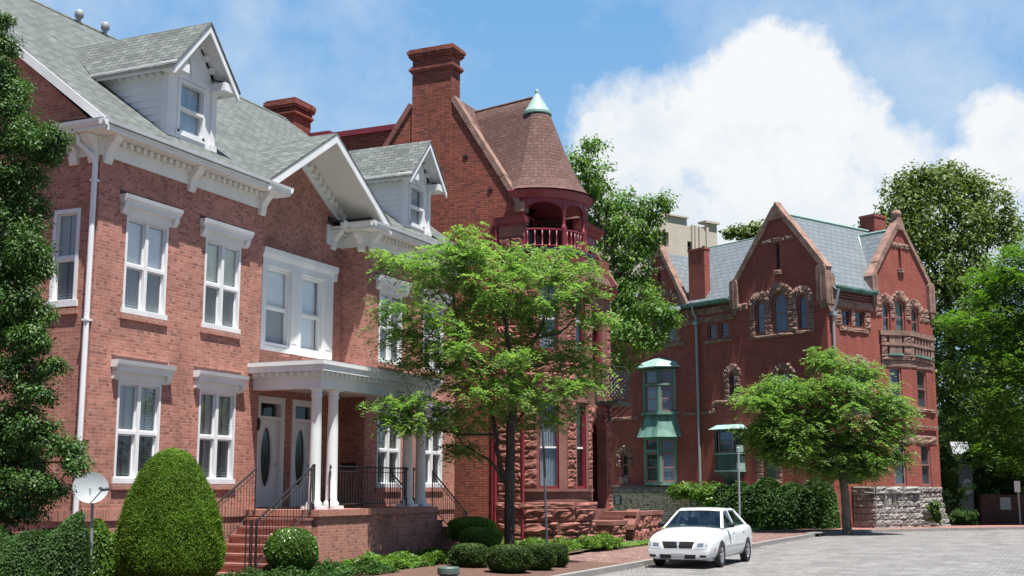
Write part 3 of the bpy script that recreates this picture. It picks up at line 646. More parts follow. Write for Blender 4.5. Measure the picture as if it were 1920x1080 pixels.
m.poly([(x0+.3, y0+.3, 4.2), (x1-.3, y0+.3, 4.2), (x1-.3, YM, 4.2), (x0+.3, YM, 4.2)])
m.wbox(x0+.16, x1-.16, y0+.14, YF, 4.28, 4.385)
m.wbox(x0+.03, x1-.03, y0+.03, YF, 4.385, 4.52); m.wbox(x0, x1, y0, YF, 4.52, 4.60); m.wbox(XM0+.01, XM1-.01, YF, YM, 4.385, 4.60)
m.build('porch_roof', 'white', A)
m = M()
for i in range(27): x = x0+.3+i*(x1-x0-.6)/26; m.wbox(x-.045, x+.045, y0+.07, y0+.14, 4.30, 4.38)
for i in range(9): y = y0+.3+i*.19; m.wbox(x0+.09, x0+.16, y-.045, y+.045, 4.30, 4.38)
m.build('porch_dentils', 'white', A)
M().wbox(x0+.02, x1-.02, y0+.02, YF-.0, 4.601, 4.62).build('porch_roof_sheet', 'steel', A)
# doors
for k, (a0, a1) in enumerate(((23.58, 24.5), (24.98, 25.9))):
    c = -.08; m = M()
    for q in ((a0, a0+.06, 1.45, 3.95), (a1-.06, a1, 1.45, 3.95), (a0+.06, a1-.06, 3.87, 3.95), (a0+.06, a1-.06, 3.48, 3.56)): m.box(fM, *q, c-.1, c+.1)
    for q in ((a0-.07, a0+.01, 1.45, 4.02), (a1-.01, a1+.07, 1.45, 4.02), (a0+.01, a1-.01, 3.94, 4.02)): m.box(fM, *q, -.02, .04)
    ell = [((a0+a1)/2+.215*math.cos(2*math.pi*i/28), 2.62+.70*math.sin(2*math.pi*i/28)) for i in range(28)]
    o = M().wall(fM, rect(a0+.06, a1-.06, 1.46, 3.48), [ell], c-.02, .04).build('front_door', 'white', A)
    m.build('door_frame', 'white', o)
    e = M(); 
    for i in range(28):
        t0, t1 = 2*math.pi*i/28, 2*math.pi*(i+1)/28; cx = (a0+a1)/2
        e.poly([fM.p(cx+.215*math.cos(t0), 2.62+.70*math.sin(t0), c+.0), fM.p(cx+.215*math.cos(t1), 2.62+.70*math.sin(t1), c), fM.p(cx+.245*math.cos(t1), 2.62+.735*math.sin(t1), c+.0), fM.p(cx+.245*math.cos(t0), 2.62+.735*math.sin(t0), c)])
    e.build('oval_moulding', 'offwhite', o)
    M().poly([fM.p(a, b_, c-.05) for a, b_ in ell]).build('oval_glass', 'doorglass', o)
    M().poly([fM.p(a0+.06, 3.56, c-.03), fM.p(a1-.06, 3.56, c-.03), fM.p(a1-.06, 3.87, c-.03), fM.p(a0+.06, 3.87, c-.03)]).build('transom_glass', 'screen', o)
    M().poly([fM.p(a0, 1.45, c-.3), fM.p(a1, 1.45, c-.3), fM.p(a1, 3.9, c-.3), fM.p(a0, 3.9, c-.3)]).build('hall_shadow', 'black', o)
    M().tube([fM.p(a1-.13, 2.45, c), fM.p(a1-.13, 2.45, c+.06)], .03).build('door_handle', 'chrome', o)
M().lathe((23.42, 17.05, 0), [(0, 3.2), (.05, 3.22), (.07, 3.4), (.04, 3.5), (0, 3.5)], 8).build('wall_lantern', 'iron', A)
M().box(Fr((XM1, 0), (0, 1), (-1, 0)), 16.62, 17.0, 2.38, 2.52, 0, .1).build('letter_box', 'black', A); 
# steps and railings
def stairs(xs, sgn, n, zt, zb, y0, y1, nm):
    m = M(); rz = (zt-zb)/n; td = .28
    for i in range(n):
        xa = xs+sgn*td*i; xb = xs+sgn*td*n; z = zt-rz*(i+1); xc_ = xs+sgn*td*(i+1)
        m.wbox(min(xs, xc_), max(xs, xc_), y0+.0005*i, y1-.0005*i, z-rz-.0445 if i < n-1 else z-.25, z-.0445)
    m.build(nm, 'brickA', A); t = M()
    for i in range(n):
        xa = xs+sgn*td*i; z = zt-rz*(i+1); t.wbox(min(xa, xa+sgn*(td+.03)), max(xa, xa+sgn*(td+.03)), y0-.03, y1+.02, z-.044, z)
    t.build('step_treads', 'terracotta', A)
stairs(PX0-.04, -1, 7, PZ, .25, 14.62, 16.1, 'entry_steps'); stairs(PX1+.04, 1, 7, PZ, .25, 14.62, 15.9, 'side_steps')
def rail(p0, p1, h=.92, n=None, posts=(1, 1), low=.1, curls=False):
    m = M(); p0, p1 = Vector(p0), Vector(p1); L = (p1-p0).length; n = n or int(L/.115); up = Vector((0, 0, 1))
    m.tube([p0+up*h, p1+up*h], .02, 6); m.tube([p0+up*(h-.11), p1+up*(h-.11)], .01, 5); m.tube([p0+up*low, p1+up*low], .011, 5)
    for i in range(1, n): q = p0.lerp(p1, i/n); m.tube([q+up*low, q+up*h], .0075, 4, False)
    for k, q in zip(posts, (p0, p1)):
        if k: m.tube([q, q+up*(h+.03)], .017, 6)
    return m
rail((CX_[1]+.13, 14.8, PZ), (CX_[2]-.13, 14.8, PZ)).build('porch_railing', 'iron', A)
for x in (CX_[1]-.16, CX_[2]-.16, CX_[2]+.2):
    M().tube([(x, 14.74, PZ), (x, 14.74, PZ+.95)], .016, 6).tube([(x-.06, 14.7, PZ+.02), (x, 14.72, PZ+.22)], .016, 6).lathe((x, 14.72, 0), [(0, PZ+.86), (.035, PZ+.9), (0, PZ+.94)], 8).build('railing_post', 'iron', A)
for y in (14.64, 16.05): rail((PX0-.08, y, PZ-.12), (PX0-1.92, y, .3), .98).build('stair_railing', 'iron', A)
for y in (14.64, 15.85): rail((PX1+.08, y, PZ-.12), (PX1+1.95, y, .3), .98).build('stair_railing', 'iron', A)
rail((PX0+.02, 14.62, PZ), (CX_[0]-.1, 14.8, PZ)).build('porch_railing', 'iron', A)
rail((PX0+.02, 14.62, PZ), (PX0+.02, 14.66, PZ), n=1).build('railing_post', 'iron', A)
# newel clusters
for x in (PX0-1.95, PX0-2.08): M().tube([(x, 14.64, .22), (x, 14.64, 1.28)], .02, 6).tube([(x, 14.78, .22), (x, 14.78, 1.28)], .014, 6).build('newel', 'iron', A)
for x in (PX1+2.0,): M().tube([(x, 14.64, .22), (x, 14.64, 1.3)], .025, 6).tube([(x-.15, 14.64, .22), (x-.15, 14.64, 1.3)], .02, 6).build('newel', 'iron', A)
# ================================================================== HOUSE B
B = thing('turreted_house', 'red brick and rock-faced sandstone townhouse with round corner turret, brown conical roof and tall chimney', 'mansion', (37, 14.8, .2))
XB, XE = 33., 41.1; sB = side(XB); YS = 14.62; fB = front(14.8)
m = M()
RK = 1.575; yr = 17.74
gable = [(YS, .2), (21.5, .2), (21.5, 9.9), (18.46, 13.95), (17.04, 13.95), (14.78, 10.36), (YS, 10.36)]
m.wall(sB, gable, [])
m.wall(Fr((XE, 0), (0, 1), (1, 0)), rect(14.8, 26, .2, 9.9), [])
m.wall(fB, [(36.0, 8.9), (XE, 8.9), (XE, 9.9), (36.0, 9.9)], [])
m.build('wall', 'brickB', B)
# chimney breast, proud of the wall
m = M(); m.wbox(XB-.06, XB+.55, 17.04, 18.44, 11.2, 14.99)
m.wbox(XB-.06, XB+.0, 17.04, 18.44, 9.0, 11.2)
for e, z0, z1 in ((.05, 14.98, 15.04), (.09, 15.04, 15.12), (.04, 15.12, 15.18), (-.004, 15.18, 15.42), (.05, 15.42, 15.48), (.10, 15.48, 15.58), (.14, 15.58, 15.68), (.1, 15.68, 15.74)):
    m.wbox(XB-.06-e, XB+.55+e, 17.04-e, 18.44+e, z0, z1)
m.build('chimney', 'brickB', B)
# raking copings
def rakecap(name, pts, x0, x1, th, mat, par, out=.06):
    m = M()
    for (ya, za), (yb, zb) in zip(pts[:-1], pts[1:]):
        d = Vector((0, yb-ya, zb-za)).normalized(); n = Vector((0, -d.z, d.y)); n = n if n.z > 0 else -n
        L = math.hypot(yb-ya, zb-za); k = max(1, int(L/.9))
        for i in range(k):
            a = Vector((0, ya, za)).lerp(Vector((0, yb, zb)), (i+.01)/k); b_ = Vector((0, ya, za)).lerp(Vector((0, yb, zb)), (i+.99)/k); th_ = th*random.uniform(.92, 1.08)
            m.hexa([Vector((x, p.y, p.z))+n*t for t in (-.08, th_) for p, x in ((a, x0-out), (a, x1), (b_, x1), (b_, x0-out))])
    return m.build(name, mat, par)
rakecap('gable_coping', [(17.02, 14.02), (14.72, 10.36)], XB, XB+.32, .09, 'pinkstone', B)
rakecap('gable_coping', [(18.48, 13.98), (20.7, 10.9)], XB, XB+.32, .09, 'sandsmooth', B)
M().box(sB, 14.55, 14.85, 10.12, 10.42, -.3, .08).build('kneeler', 'pinkstone', B)
# star anchors
for y, z in ((16.55, 12.05), (19.3, 12.4), (15.7, 10.9)):
    s = M()
    for i in range(2): t = R(90*i); s.slab(sB, [(y+.09*math.cos(t)-.012*math.sin(t), z+.09*math.sin(t)+.012*math.cos(t)), (y-.09*math.cos(t)-.012*math.sin(t), z-.09*math.sin(t)+.012*math.cos(t)), (y-.09*math.cos(t)+.012*math.sin(t), z-.09*math.sin(t)-.012*math.cos(t)), (y+.09*math.cos(t)+.012*math.sin(t), z+.09*math.sin(t)-.012*math.cos(t))], .0, .03+.002*i)
    s.build('wall_anchor', 'iron', B)
# rear wing with maroon parapet and its chimney
m = M(); m.wbox(XB+.3, XE, 18.6, 21.6, 9, 13.3); m.wbox(XB+.3, XE-1, 21.6, 30, 9, 13.42); m.build('rear_wing', 'brickB', B)
m = M(); m.wbox(XB+.18, XE+.1, 18.5, 21.7, 13.3, 13.48); m.wbox(XB+.22, XE-.9, 21.7, 30, 13.42, 13.58); m.build('parapet_coping', 'maroon', B)
m = M(); cx0, cx1, cy0, cy1 = 34., 35.15, 23.65, 24.85; m.wbox(cx0+.06, cx1-.06, cy0+.06, cy1-.06, 13, 15.0)
for e, z0, z1 in ((-.02, 14.62, 14.68), (.02, 14.68, 14.76), (-.02, 14.8, 14.86), (.04, 14.9, 15.0), (.07, 15.0, 15.16), (.02, 15.16, 15.22)): m.wbox(cx0-e, cx1+e, cy0-e, cy1+e, z0, z1)
m.build('rear_chimney', 'brickB', B)
# stone corner and turret
TC = (34.57, 14.8); TR_ = 1.6; cy = Cyl(TC, TR_)
a_s, a_e = 184., 300.     # world angles of the visible arc (image left .. right)
th = lambda t: 204.4+t
wins = [(th(-1), th(21)), (th(44), th(62))]
def cylcells(m, b0, b1, holes, a0=180., a1=372., c=0., da=6.):
    xs = sorted(set([a0, a1]+[x for h in holes for x in h])); out = []
    for i in range(len(xs)-1):
        if any(abs(xs[i]-h[0]) < 1e-6 for h in holes): continue
        k = max(1, int((xs[i+1]-xs[i])/da))
        for j in range(k):
            p, q = xs[i]+(xs[i+1]-xs[i])*j/k, xs[i]+(xs[i+1]-xs[i])*(j+1)/k
            w_ = R(1)*cy.r
            m.poly([cy.p(p, b0, c), cy.p(q, b0, c), cy.p(q, b1, c), cy.p(p, b1, c)], [(p*w_, b0), (q*w_, b0), (q*w_, b1), (p*w_, b1)])
    for h in holes:
        for x in h: m.poly([cy.p(x, b0, c), cy.p(x, b1, c), cy.p(x, b1, c-.22), cy.p(x, b0, c-.22)])
    return m
w2 = wins+[(th(84), th(102))]
m = M()
cylcells(m, .2, 1.87, []); cylcells(m, 1.87, 4.42, w2); cylcells(m, 4.42, 5.9, []); cylcells(m, 5.9, 8.0, w2); cylcells(m, 8.0, 8.86, [])
for z in (1.87, 4.42, 5.9, 8.0):
    for h in w2: m.poly([cy.p(h[0], z, 0), cy.p(h[1], z, 0), cy.p(h[1], z, -.22), cy.p(h[0], z, -.22)])
m.wall(front(14.6), rect(XB-.0, XB+.35, .2, 8.86), [])
m.wall(fB, rect(36.05, XE, .2, 8.9), [[(39.2, 1.2), (40.6, 1.2), (40.6, 3.7)]+[(39.9+.7*math.cos(math.pi*i/10), 3.7+.7*math.sin(math.pi*i/10)) for i in range(1, 10)]+[(39.2, 3.7)], rect(37.3, 38.4, 1.9, 4.3), rect(37.2, 38.2, 5.9, 8.0), rect(39.3, 40.3, 5.6, 8.1)], rev=.35)
m.build('turret_wall', 'sandsmooth', B)
m = M(); rb = lambda a0, a1, b0, b1, rows, bw, amp=.06, c=.015: m.rock(cy, a0, a1, b0, b1, rows, bw, amp, c)
def rockarc(m, b0, b1, rows, bw, amp, c, a0=182., a1=368.): m.rock(cy, a0, a1, b0, b1, rows, bw, amp, c, n=5)
rockarc(m, .2, 1.30, 3, 34., .13, .03, 186, 330); rockarc(m, 1.30, 1.50, 1, 60., .05, .14, 184, 330)
m.build('turret_base', 'sandstone', B)
m = M()
for a0, a1 in ((wins[0][1]+9, wins[1][0]-1), (wins[1][1]+5, w2[2][0]-1), (186, wins[0][0]-1)):
    m.rock(cy, a0, a1, 1.9, 4.42, 9, 40, .055, .015); m.rock(cy, a0, a1, 5.9, 8.0, 8, 40, .055, .015)
m.rock(cy, 186, 330, 4.95, 5.6, 2, 26, .06, .015)
m.rock(sB, YS, 15.44, 1.5, 9.0, 26, .5, .06, .03, n=3); m.rock(sB, YS, 15.44, .2, 1.28, 3, .8, .1, .05); m.rock(sB, YS-.05, 15.44, 1.29, 1.5, 1, .8, .05, .12)
m.rock(sB, YS, 15.40, 9.0, 9.35, 1, .5, .04, .04, n=4)
m.rock(fB, 36.2, 39.0, .2, 1.3, 2, .9, .1, .03); m.rock(fB, 38.5, 39.1, 1.5, 4.4, 9, .6, .06, .02); m.rock(fB, 40.7, XE, .5, 8.0, 24, .5, .06, .02, n=3); m.rock(fB, 36.3, 37.2, 1.6, 8.0, 21, .6, .06, .02, n=3)
m.rock(fB, 38.45, 39.2, 5.0, 8.0, 10, .6, .06, .02, n=3)
m.rock(Fr((XE, 0), (0, 1), (1, 0)), 14.8, 16.2, .5, 8.8, 24, .6, .06, .02, n=2)
m.build('rock_faced_stone', 'sandstone', B)
# smooth sill panels and lintels
for b0, b1, c in ((1.80, 1.88, .07), (4.42, 4.9, .03), (5.78, 5.88, .06), (8.0, 8.5, .03)):
    m = M()
    for j in range(24):
        p, q = 186+j*6, 192+j*6; m.hexa([cy.p(a, b, cc) for b in (b0, b1) for a, cc in ((p, 0), (q, 0), (q, c), (p, c))])
    m.build('sill_course', 'sandsmooth', B)
for zi, (b0, b1) in enumerate(((1.88, 4.42), (5.9, 8.0))):
    for h in w2:
        f = M(); g = M(); cu = M(); c = -.12
        def pt(u, b, c): return cy.p(h[0]+(h[1]-h[0])*u, b, c)
        def bx(u0, u1, b0_, b1_, c0=-.2, c1=-.06): f.hexa([pt(u0, b0_, c0), pt(u1, b0_, c0), pt(u1, b0_, c1), pt(u0, b0_, c1), pt(u0, b1_, c0), pt(u1, b1_, c0), pt(u1, b1_, c1), pt(u0, b1_, c1)])
        bm_ = (b0+b1)/2-.1; bx(0, .07, b0, b1); bx(.93, 1, b0, b1); bx(.07, .93, b0, b0+.08); bx(.07, .93, b1-.08, b1)
        mr = M(); mr.hexa([pt(u, b, cc) for b in (bm_, bm_+.05) for u, cc in ((.07, -.2), (.93, -.2), (.93, -.1), (.07, -.1))])
        g.poly([pt(.07, b0+.08, c), pt(.93, b0+.08, c), pt(.93, b1-.08, c), pt(.07, b1-.08, c)])
        for i in range(9): u = .1+i*.094; cu.poly([pt(u, b0+.08, -.2), pt(u+.07, b0+.08, -.23), pt(u+.07, b1-.08, -.23), pt(u, b1-.08, -.2)])
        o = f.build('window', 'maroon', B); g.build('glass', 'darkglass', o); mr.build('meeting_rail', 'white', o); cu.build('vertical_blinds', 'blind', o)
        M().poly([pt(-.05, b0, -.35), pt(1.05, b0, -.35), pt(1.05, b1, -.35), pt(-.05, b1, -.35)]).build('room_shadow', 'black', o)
        r = M(); 
        for s_, u in ((1, 0), (-1, 1)): r.hexa([pt(u+s_*q, b, cc) for b in (b0, b1) for q, cc in ((0, -.2), (.02, -.2), (.02, -.005), (0, -.005))])
        r.build('reveal', 'maroon', o)
# front windows right of the turret
for a0, a1, b0, b1 in ((37.3, 38.4, 1.9, 4.3), (37.2, 38.2, 5.9, 8.0), (39.3, 40.3, 5.6, 8.1)):
    m = M()
    for k in ((a0, a0+.12, b0, b1), (a1-.12, a1, b0, b1), (a0+.12, a1-.12, b1-.1, b1), (a0+.12, a1-.12, b0, b0+.1), (a0+.12, a1-.12, (b0+b1)/2-.03, (b0+b1)/2+.03)): m.box(fB, *k, -.3, -.08)
    o = m.build('window', 'maroon', B); M().poly([fB.p(a, b_, -.2) for a, b_ in rect(a0, a1, b0, b1)]).build('glass', 'darkglass', o)
    M().poly([fB.p(a, b_, -.34) for a, b_ in rect(a0, a1, b0, b1)]).build('curtain', 'curtain', o)
d = M().box(fB, 39.1, 40.7, 1.2, 4.5, -.8, -.75).build('entrance_door', 'black', B); M().lathe((39.4, 15.5, 0), [(0, 2.2), (.03, 2.22), (0, 2.26)], 8).build('door_handle', 'chrome', d)  # door coloured black to paint in the shade of its recess
m = M(); m.arch(fB, 39.9, 3.7, .72, 1.1, 9, .07, .02); m.build('door_arch', 'sandstone', B, True)
# maroon downspouts
for y, z1 in ((15.47, 10.0),): M().tube([(XB-.07, y, .25), (XB-.07, y, z1)], .045, 8).tube([(XB-.07, y+.1, .25), (XB-.07, y+.1, z1)], .03, 6).build('downspout', 'maroon', B)
M().tube([(XB-.06, YS-.03, .25), (XB-.06, YS-.03, 8.9)], .05, 8).build('downspout', 'maroon', B)
# corner pier below kneeler with maroon cap
m = M(); m.box(sB, YS-.10, 15.46, 9.70, 9.78, -.2, .08); m.prism(sB, [(-.2, 9.78), (.10, 9.78), (.16, 9.88), (.18, 9.97), (-.2, 9.97)], YS-.14, 15.5); m.build('pier_cap', 'maroon', B)
M().box(sB, YS-.06, 15.40, 9.36, 9.70, -.2, .05).build('pier_block', 'sandsmooth', B)
# turret balcony
fl = M(); fl.lathe((TC[0], TC[1], 0), [(0, 8.86), (1.66, 8.86), (1.72, 8.92), (1.72, 8.98), (0, 8.98)], 40, 170, 380); fl.build('balcony_floor', 'darkmetal', B)
m = M().lathe((TC[0], TC[1], 0), [(1.6, 8.56), (1.66, 8.62), (1.68, 8.78), (1.70, 8.86), (1.5, 8.86)], 40, 180, 380); m.prism(fB, [(0, 8.5), (.06, 8.5), (.12, 8.62), (.26, 8.78), (.30, 8.92), (0, 8.92)], 36.1, XE+.15); m.build('cornice', 'maroon', B)
m = M(); inner = Cyl(TC, 1.0); old = cy
m.wbox(33.05, 36.2, 15.3, 15.4, 8.9, 10.9); m.build('balcony_back_wall', 'black', B); M().wbox(35.97, 36.05, 14.45, 15.4, 8.95, 10.9).build('balcony_side_wall', 'woodbrown', B)  # back wall blackened to paint in the shade inside the balcony
fb2 = front(15.28)
for a0 in (33.25, 33.95, 34.75, 35.45):
    m = M()
    for k in ((a0, a0+.07, 8.98, 10.4), (a0+.5, a0+.57, 8.98, 10.4), (a0+.07, a0+.5, 10.33, 10.4), (a0+.07, a0+.5, 8.98, 9.1)): m.box(fb2, *k, -.03, .06)
    o = m.build('balcony_window', 'maroon', B); M().poly([fb2.p(a, b_, .02) for a, b_ in rect(a0+.07, a0+.5, 9.1, 10.33)]).build('glass', 'darkglass', o)
    M().poly([fb2.p(a, b_, .005) for a, b_ in rect(a0+.07, a0+.5, 9.1, 9.95)]).build('curtain', 'curtainpale', o)
posts = [th(-18), th(30), th(66), th(98)]; rp = 1.52
for a in posts:
    x, y = TC[0]+rp*math.cos(R(a)), TC[1]+rp*math.sin(R(a))
    M().lathe((x, y, 0), [(.09, 8.98), (.09, 9.62), (.1, 9.66), (.06, 9.72), (.05, 9.8), (.055, 10.05), (.08, 10.12), (.085, 10.5)], 10).build('balcony_post', 'maroon', B, True)
rl = M()
for i in range(len(posts)-1):
    a0, a1 = posts[i]+3, posts[i+1]-3; k = 10
    for j in range(k):
        p, q = a0+(a1-a0)*j/k, a0+(a1-a0)*(j+1)/k
        P_ = lambda a, z: Vector((TC[0]+rp*math.cos(R(a)), TC[1]+rp*math.sin(R(a)), z))
        rl.tube([P_(p, 9.58), P_(q, 9.58)], .035, 6); rl.tube([P_(p, 9.08), P_(q, 9.08)], .03, 6)
        if j % 2 == 0: a = p+(q-p)*.5; rl.tube([P_(a, 9.08), P_(a, 9.25), P_(a, 9.35), P_(a, 9.56)], [.022, .034, .018, .028], 7)
rl.build('balcony_railing', 'maroon', B, True)
# arched valance between posts
m = M(); k = 0
for i in range(len(posts)-1):
    a0, a1 = posts[i], posts[i+1]; n_ = 14
    for j in range(n_):
        p, q = j/n_, (j+1)/n_; zz = [10.02+.40*math.sqrt(max(0, 1-(2*t-1)**2)) for t in (p, q)]
        A0, A1 = a0+(a1-a0)*p, a0+(a1-a0)*q
        for rr in (1.46, 1.56): m.poly([Cyl(TC, rr).p(A0, zz[0]), Cyl(TC, rr).p(A1, zz[1]), Cyl(TC, rr).p(A1, 10.56), Cyl(TC, rr).p(A0, 10.56)])
        m.poly([Cyl(TC, 1.46).p(A0, zz[0]), Cyl(TC, 1.46).p(A1, zz[1]), Cyl(TC, 1.56).p(A1, zz[1]), Cyl(TC, 1.56).p(A0, zz[0])])
for j in range(10):
    A0, A1 = posts[0]-22+j*2.2, posts[0]-22+(j+1)*2.2
    m.poly([Cyl(TC, 1.56).p(A0, 10.35), Cyl(TC, 1.56).p(A1, 10.35), Cyl(TC, 1.56).p(A1, 10.56), Cyl(TC, 1.56).p(A0, 10.56)])
m.build('arched_valance', 'maroon', B)
m = M().lathe((TC[0], TC[1], 0), [(1.5, 10.52), (1.62, 10.54), (1.66, 10.60), (1.70, 10.70), (1.74, 10.72), (1.74, 10.80), (1.5, 10.82), (0, 10.82)], 44, 172, 390); m.lathe((TC[0], TC[1], 0), [(0, 10.50), (1.5, 10.5)], 30, 160, 400); m.build('turret_eave', 'maroon', B, True)
# roofs
prof = [(1.80, 10.80), (1.60, 10.93), (1.40, 11.2), (1.08, 11.85), (.76, 12.65), (.41, 13.6), (.28, 13.9), (.02, 14.22)]
m = M(); m.lathe((TC[0], TC[1], 0), prof, 48, 180, 396)
m.build('turret_roof', 'shingleB', B)
m = M(); rz = 14.28; zr = 14.60
# left slope carried back from the cone, main front slope, ridge
back = Vector((35.9, yr, zr-.02))
for i in range(len(prof)-1):
    (r0, z0), (r1, z1) = prof[i], prof[i+1]
    def pb(r, z): y_ = min(yr-(zr-z)/RK+.3, yr+.2); return Vector((max(TC[0]-r+1.33*((y_-14.8)/(yr-14.8)), XB+.02), y_, z+(.0 if z < 13.5 else .22*(z-13.5)/.7)))
    a, b_, c_, d_ = Vector((max(TC[0]-r0, XB-.15), 14.8, z0)), Vector((TC[0]-r1, 14.8, z1)), pb(r1, z1), pb(r0, z0)
    m.poly([a, b_, c_, d_])
    m.poly([Vector((TC[0]+r0, 14.8, z0)), Vector((TC[0]+r1, 14.8, z1)), Vector((TC[0]+r1+1.3, yr, z1)), Vector((TC[0]+r0+1.3, yr, z0))])
zf = lambda y: zr-RK*(yr-y)
m.poly([(XB+.28, 15.34, zf(15.34)), (36.2, 15.34, zf(15.34)), (37.2, yr, zr), (XB+.28, yr, zr)])
m.poly([(XB+.28, yr, zr), (35.95, yr, zr), (38, 21.4, zr-RK*(21.4-yr)), (XB+.28, 21.4, zr-RK*(21.4-yr))])
m.poly([(35.95, yr, zr), (38.5, 15.6, 10.9), (38.5, 20.6, 10.0)])
m.poly([(36.1, 14.62, 8.95), (XE+.1, 14.62, 8.95), (XE-.5, 15.6, 10.9), (36.1, 15.6, 10.9)]); m.poly([(XE+.1, 14.62, 8.95), (XE+.1, 20, 8.95), (XE-.5, 20, 10.9), (XE-.5, 15.6, 10.9)]); m.poly([(35, 15.6, 10.9), (XE-.5, 15.6, 10.9), (XE-.5, 20, 10.9), (35, 20, 10.9)])
m.build('roof', 'shingleB', B)
# ridge strip
M().tube([(TC[0], 14.9, 14.19), tuple(pb(.02, 14.20))], .05, 6).build('ridge_tiles', 'shingleB', B)
m = M().lathe((TC[0], TC[1], 0), [(.43, 13.62), (.45, 13.67), (.41, 13.71), (.36, 13.78), (.21, 14.04), (.10, 14.24), (.06, 14.34), (.08, 14.38), (.03, 14.44), (.0, 14.46)], 24); m.build('copper_finial', 'copperwhite', B, True)
M().lathe((TC[0], TC[1], 0), [(.42, 13.56), (.46, 13.57), (.46, 13.62), (.42, 13.64)], 24).build('copper_band', 'copper', B, True)
# dormer right of the turret
m = M(); xd = 38.6; m.wall(front(14.75), [(xd-1., 8.95), (xd+1., 8.95), (xd+1., 10.5), (xd-1., 10.5)], [archp(xd+.2, .35, 9.2, 9.9)]); m.wbox(xd-1., xd-.95, 14.76, 16.2, 8.95, 10.5); m.wbox(xd+.95, xd+1., 14.76, 16.2, 8.95, 10.5)
m.prism(front(14.75), [(0, 10.5), (.06, 10.5), (.12, 10.6), (.24, 10.72), (.26, 10.8), (0, 10.8)], xd-1.15, xd+1.25)
o = m.build('dormer', 'maroon', B); M().poly([(xd-.3, 14.87, 9.1), (xd+.7, 14.87, 9.1), (xd+.7, 14.87, 10.35), (xd-.3, 14.87, 10.35)]).build('glass', 'glass', o); M().poly([(xd-.3, 14.95, 9.1), (xd+.7, 14.95, 9.1), (xd+.7, 14.95, 10.35), (xd-.3, 14.95, 10.35)]).build('curtain', 'curtainpale', o)
m = M(); m.poly([(xd-1.2, 14.45, 10.8), (xd+1.3, 14.45, 10.8), (xd+.6, 15.9, 11.7), (xd-.6, 15.9, 11.7)]).poly([(xd+1.3, 14.45, 10.8), (xd+1.3, 16.8, 10.8), (xd+.6, 15.9, 11.7)]).poly([(xd-1.2, 14.45, 10.8), (xd-1.2, 16.8, 10.8), (xd-.6, 15.9, 11.7)]).build('dormer_roof', 'shingleB', o)
rakecap('roof_coping', [(14.55, 9.0), (15.7, 10.9)], XE-.12, XE+.03, .1, 'sandsmooth', B)
# iron balcony over the door
m = M(); fi = fB; bx0, bx1, bc = 39.5, 40.9, .78
m.box(fi, bx0, bx1, 4.72, 4.84, 0.02, bc+.05)
for z in (4.95, 5.85): m.tube([fi.p(bx0, z, 0.05), fi.p(bx0, z, bc), fi.p(bx1, z, bc), fi.p(bx1, z, .05)], .02, 5)
def scroll(P, r):
    pts = []; 
    for i in range(13): t = i/12; a = t*5.5; q = r*(1-.6*t); pts.append(P(math.cos(a)*q, math.sin(a)*q))
    m.tube(pts, .013, 4, False)
for i in range(9):
    a = bx0+.09+i*(bx1-bx0-.18)/8
    for z in (5.06, 5.22, 5.38, 5.54, 5.72): scroll(lambda u, v, a=a, z=z: fi.p(a+u*(1 if i % 2 else -1), z+v, bc), .085)
for s_ in (bx0, bx1):
    for i in range(5):
        c = .1+i*.15
        for z in (5.06, 5.22, 5.38, 5.54, 5.72): scroll(lambda u, v, c=c, z=z: fi.p(s_, z+v, c+u*(1 if i % 2 else -1)), .085)
        m.tube([fi.p(s_, 4.95, c), fi.p(s_, 5.85, c)], .009, 4, False)
    m.tube([fi.p(s_, 5.85, bc), fi.p(s_, 6.1, bc-.15), fi.p(s_, 6.15, .2)], .014, 4)
for s_ in (bx0+.15, (bx0+bx1)/2, bx1-.15):
    m.tube([fi.p(s_, 4.72, .9), fi.p(s_, 4.5, .6), fi.p(s_, 4.1, .12)], .02, 5); scroll(lambda u, v: fi.p(s_, 4.52+v, .28+u), .16); scroll(lambda u, v: fi.p(s_, 4.3+v, .14+u), .1); m.tube([fi.p(s_, 4.1, .05), fi.p(s_, 4.72, .05)], .02, 5)
m.build('iron_balcony', 'iron', B)
# entrance steps rising behind a low stone wall
st = M()
for i in range(6): st.wbox(38.62+i*.28, 41.4-i*.001, 13.72+i*.002, 14.78-i*.002, .12+i*.165, .12+(i+1)*.165-.001)
st.build('entrance_steps', 'sandsmooth', B)
def cheek(x0, x1, y0, y1, z0, z1, rows=2):
    m = M(); m.wbox(x0+.03, x1-.03, y0+.03, y1, z0, z1-.12)
    m.rock(Fr((0, y0), (1, 0), (0, -1)), x0, x1, z0, z1-.12, rows, .6, .09, -.0); m.rock(Fr((x0, 0), (0, 1), (-1, 0)), y0, y1, z0, z1-.12, rows, .6, .08, 0.)
    o = m.build('cheek_wall', 'sandstone', B); M().wbox(x0-.06, x1+.06, y0-.06, y1, z1-.13, z1).build('cheek_coping', 'sandsmooth', o)
cheek(37.3, 38.6, 13.45, 14.76, .15, .86)
cheek(39.25, 42.2, 13.35, 13.70, .12, 1.12)
M().hexa([Vector(p) for p in ((38.95, 13.28, .55), (39.6, 13.28, .9), (39.6, 13.72, .9), (38.95, 13.72, .55), (38.98, 13.28, .72), (39.6, 13.28, 1.2), (39.6, 13.72, 1.2), (38.98, 13.72, .72))]).build('sloped_coping', 'sandsmooth', B)
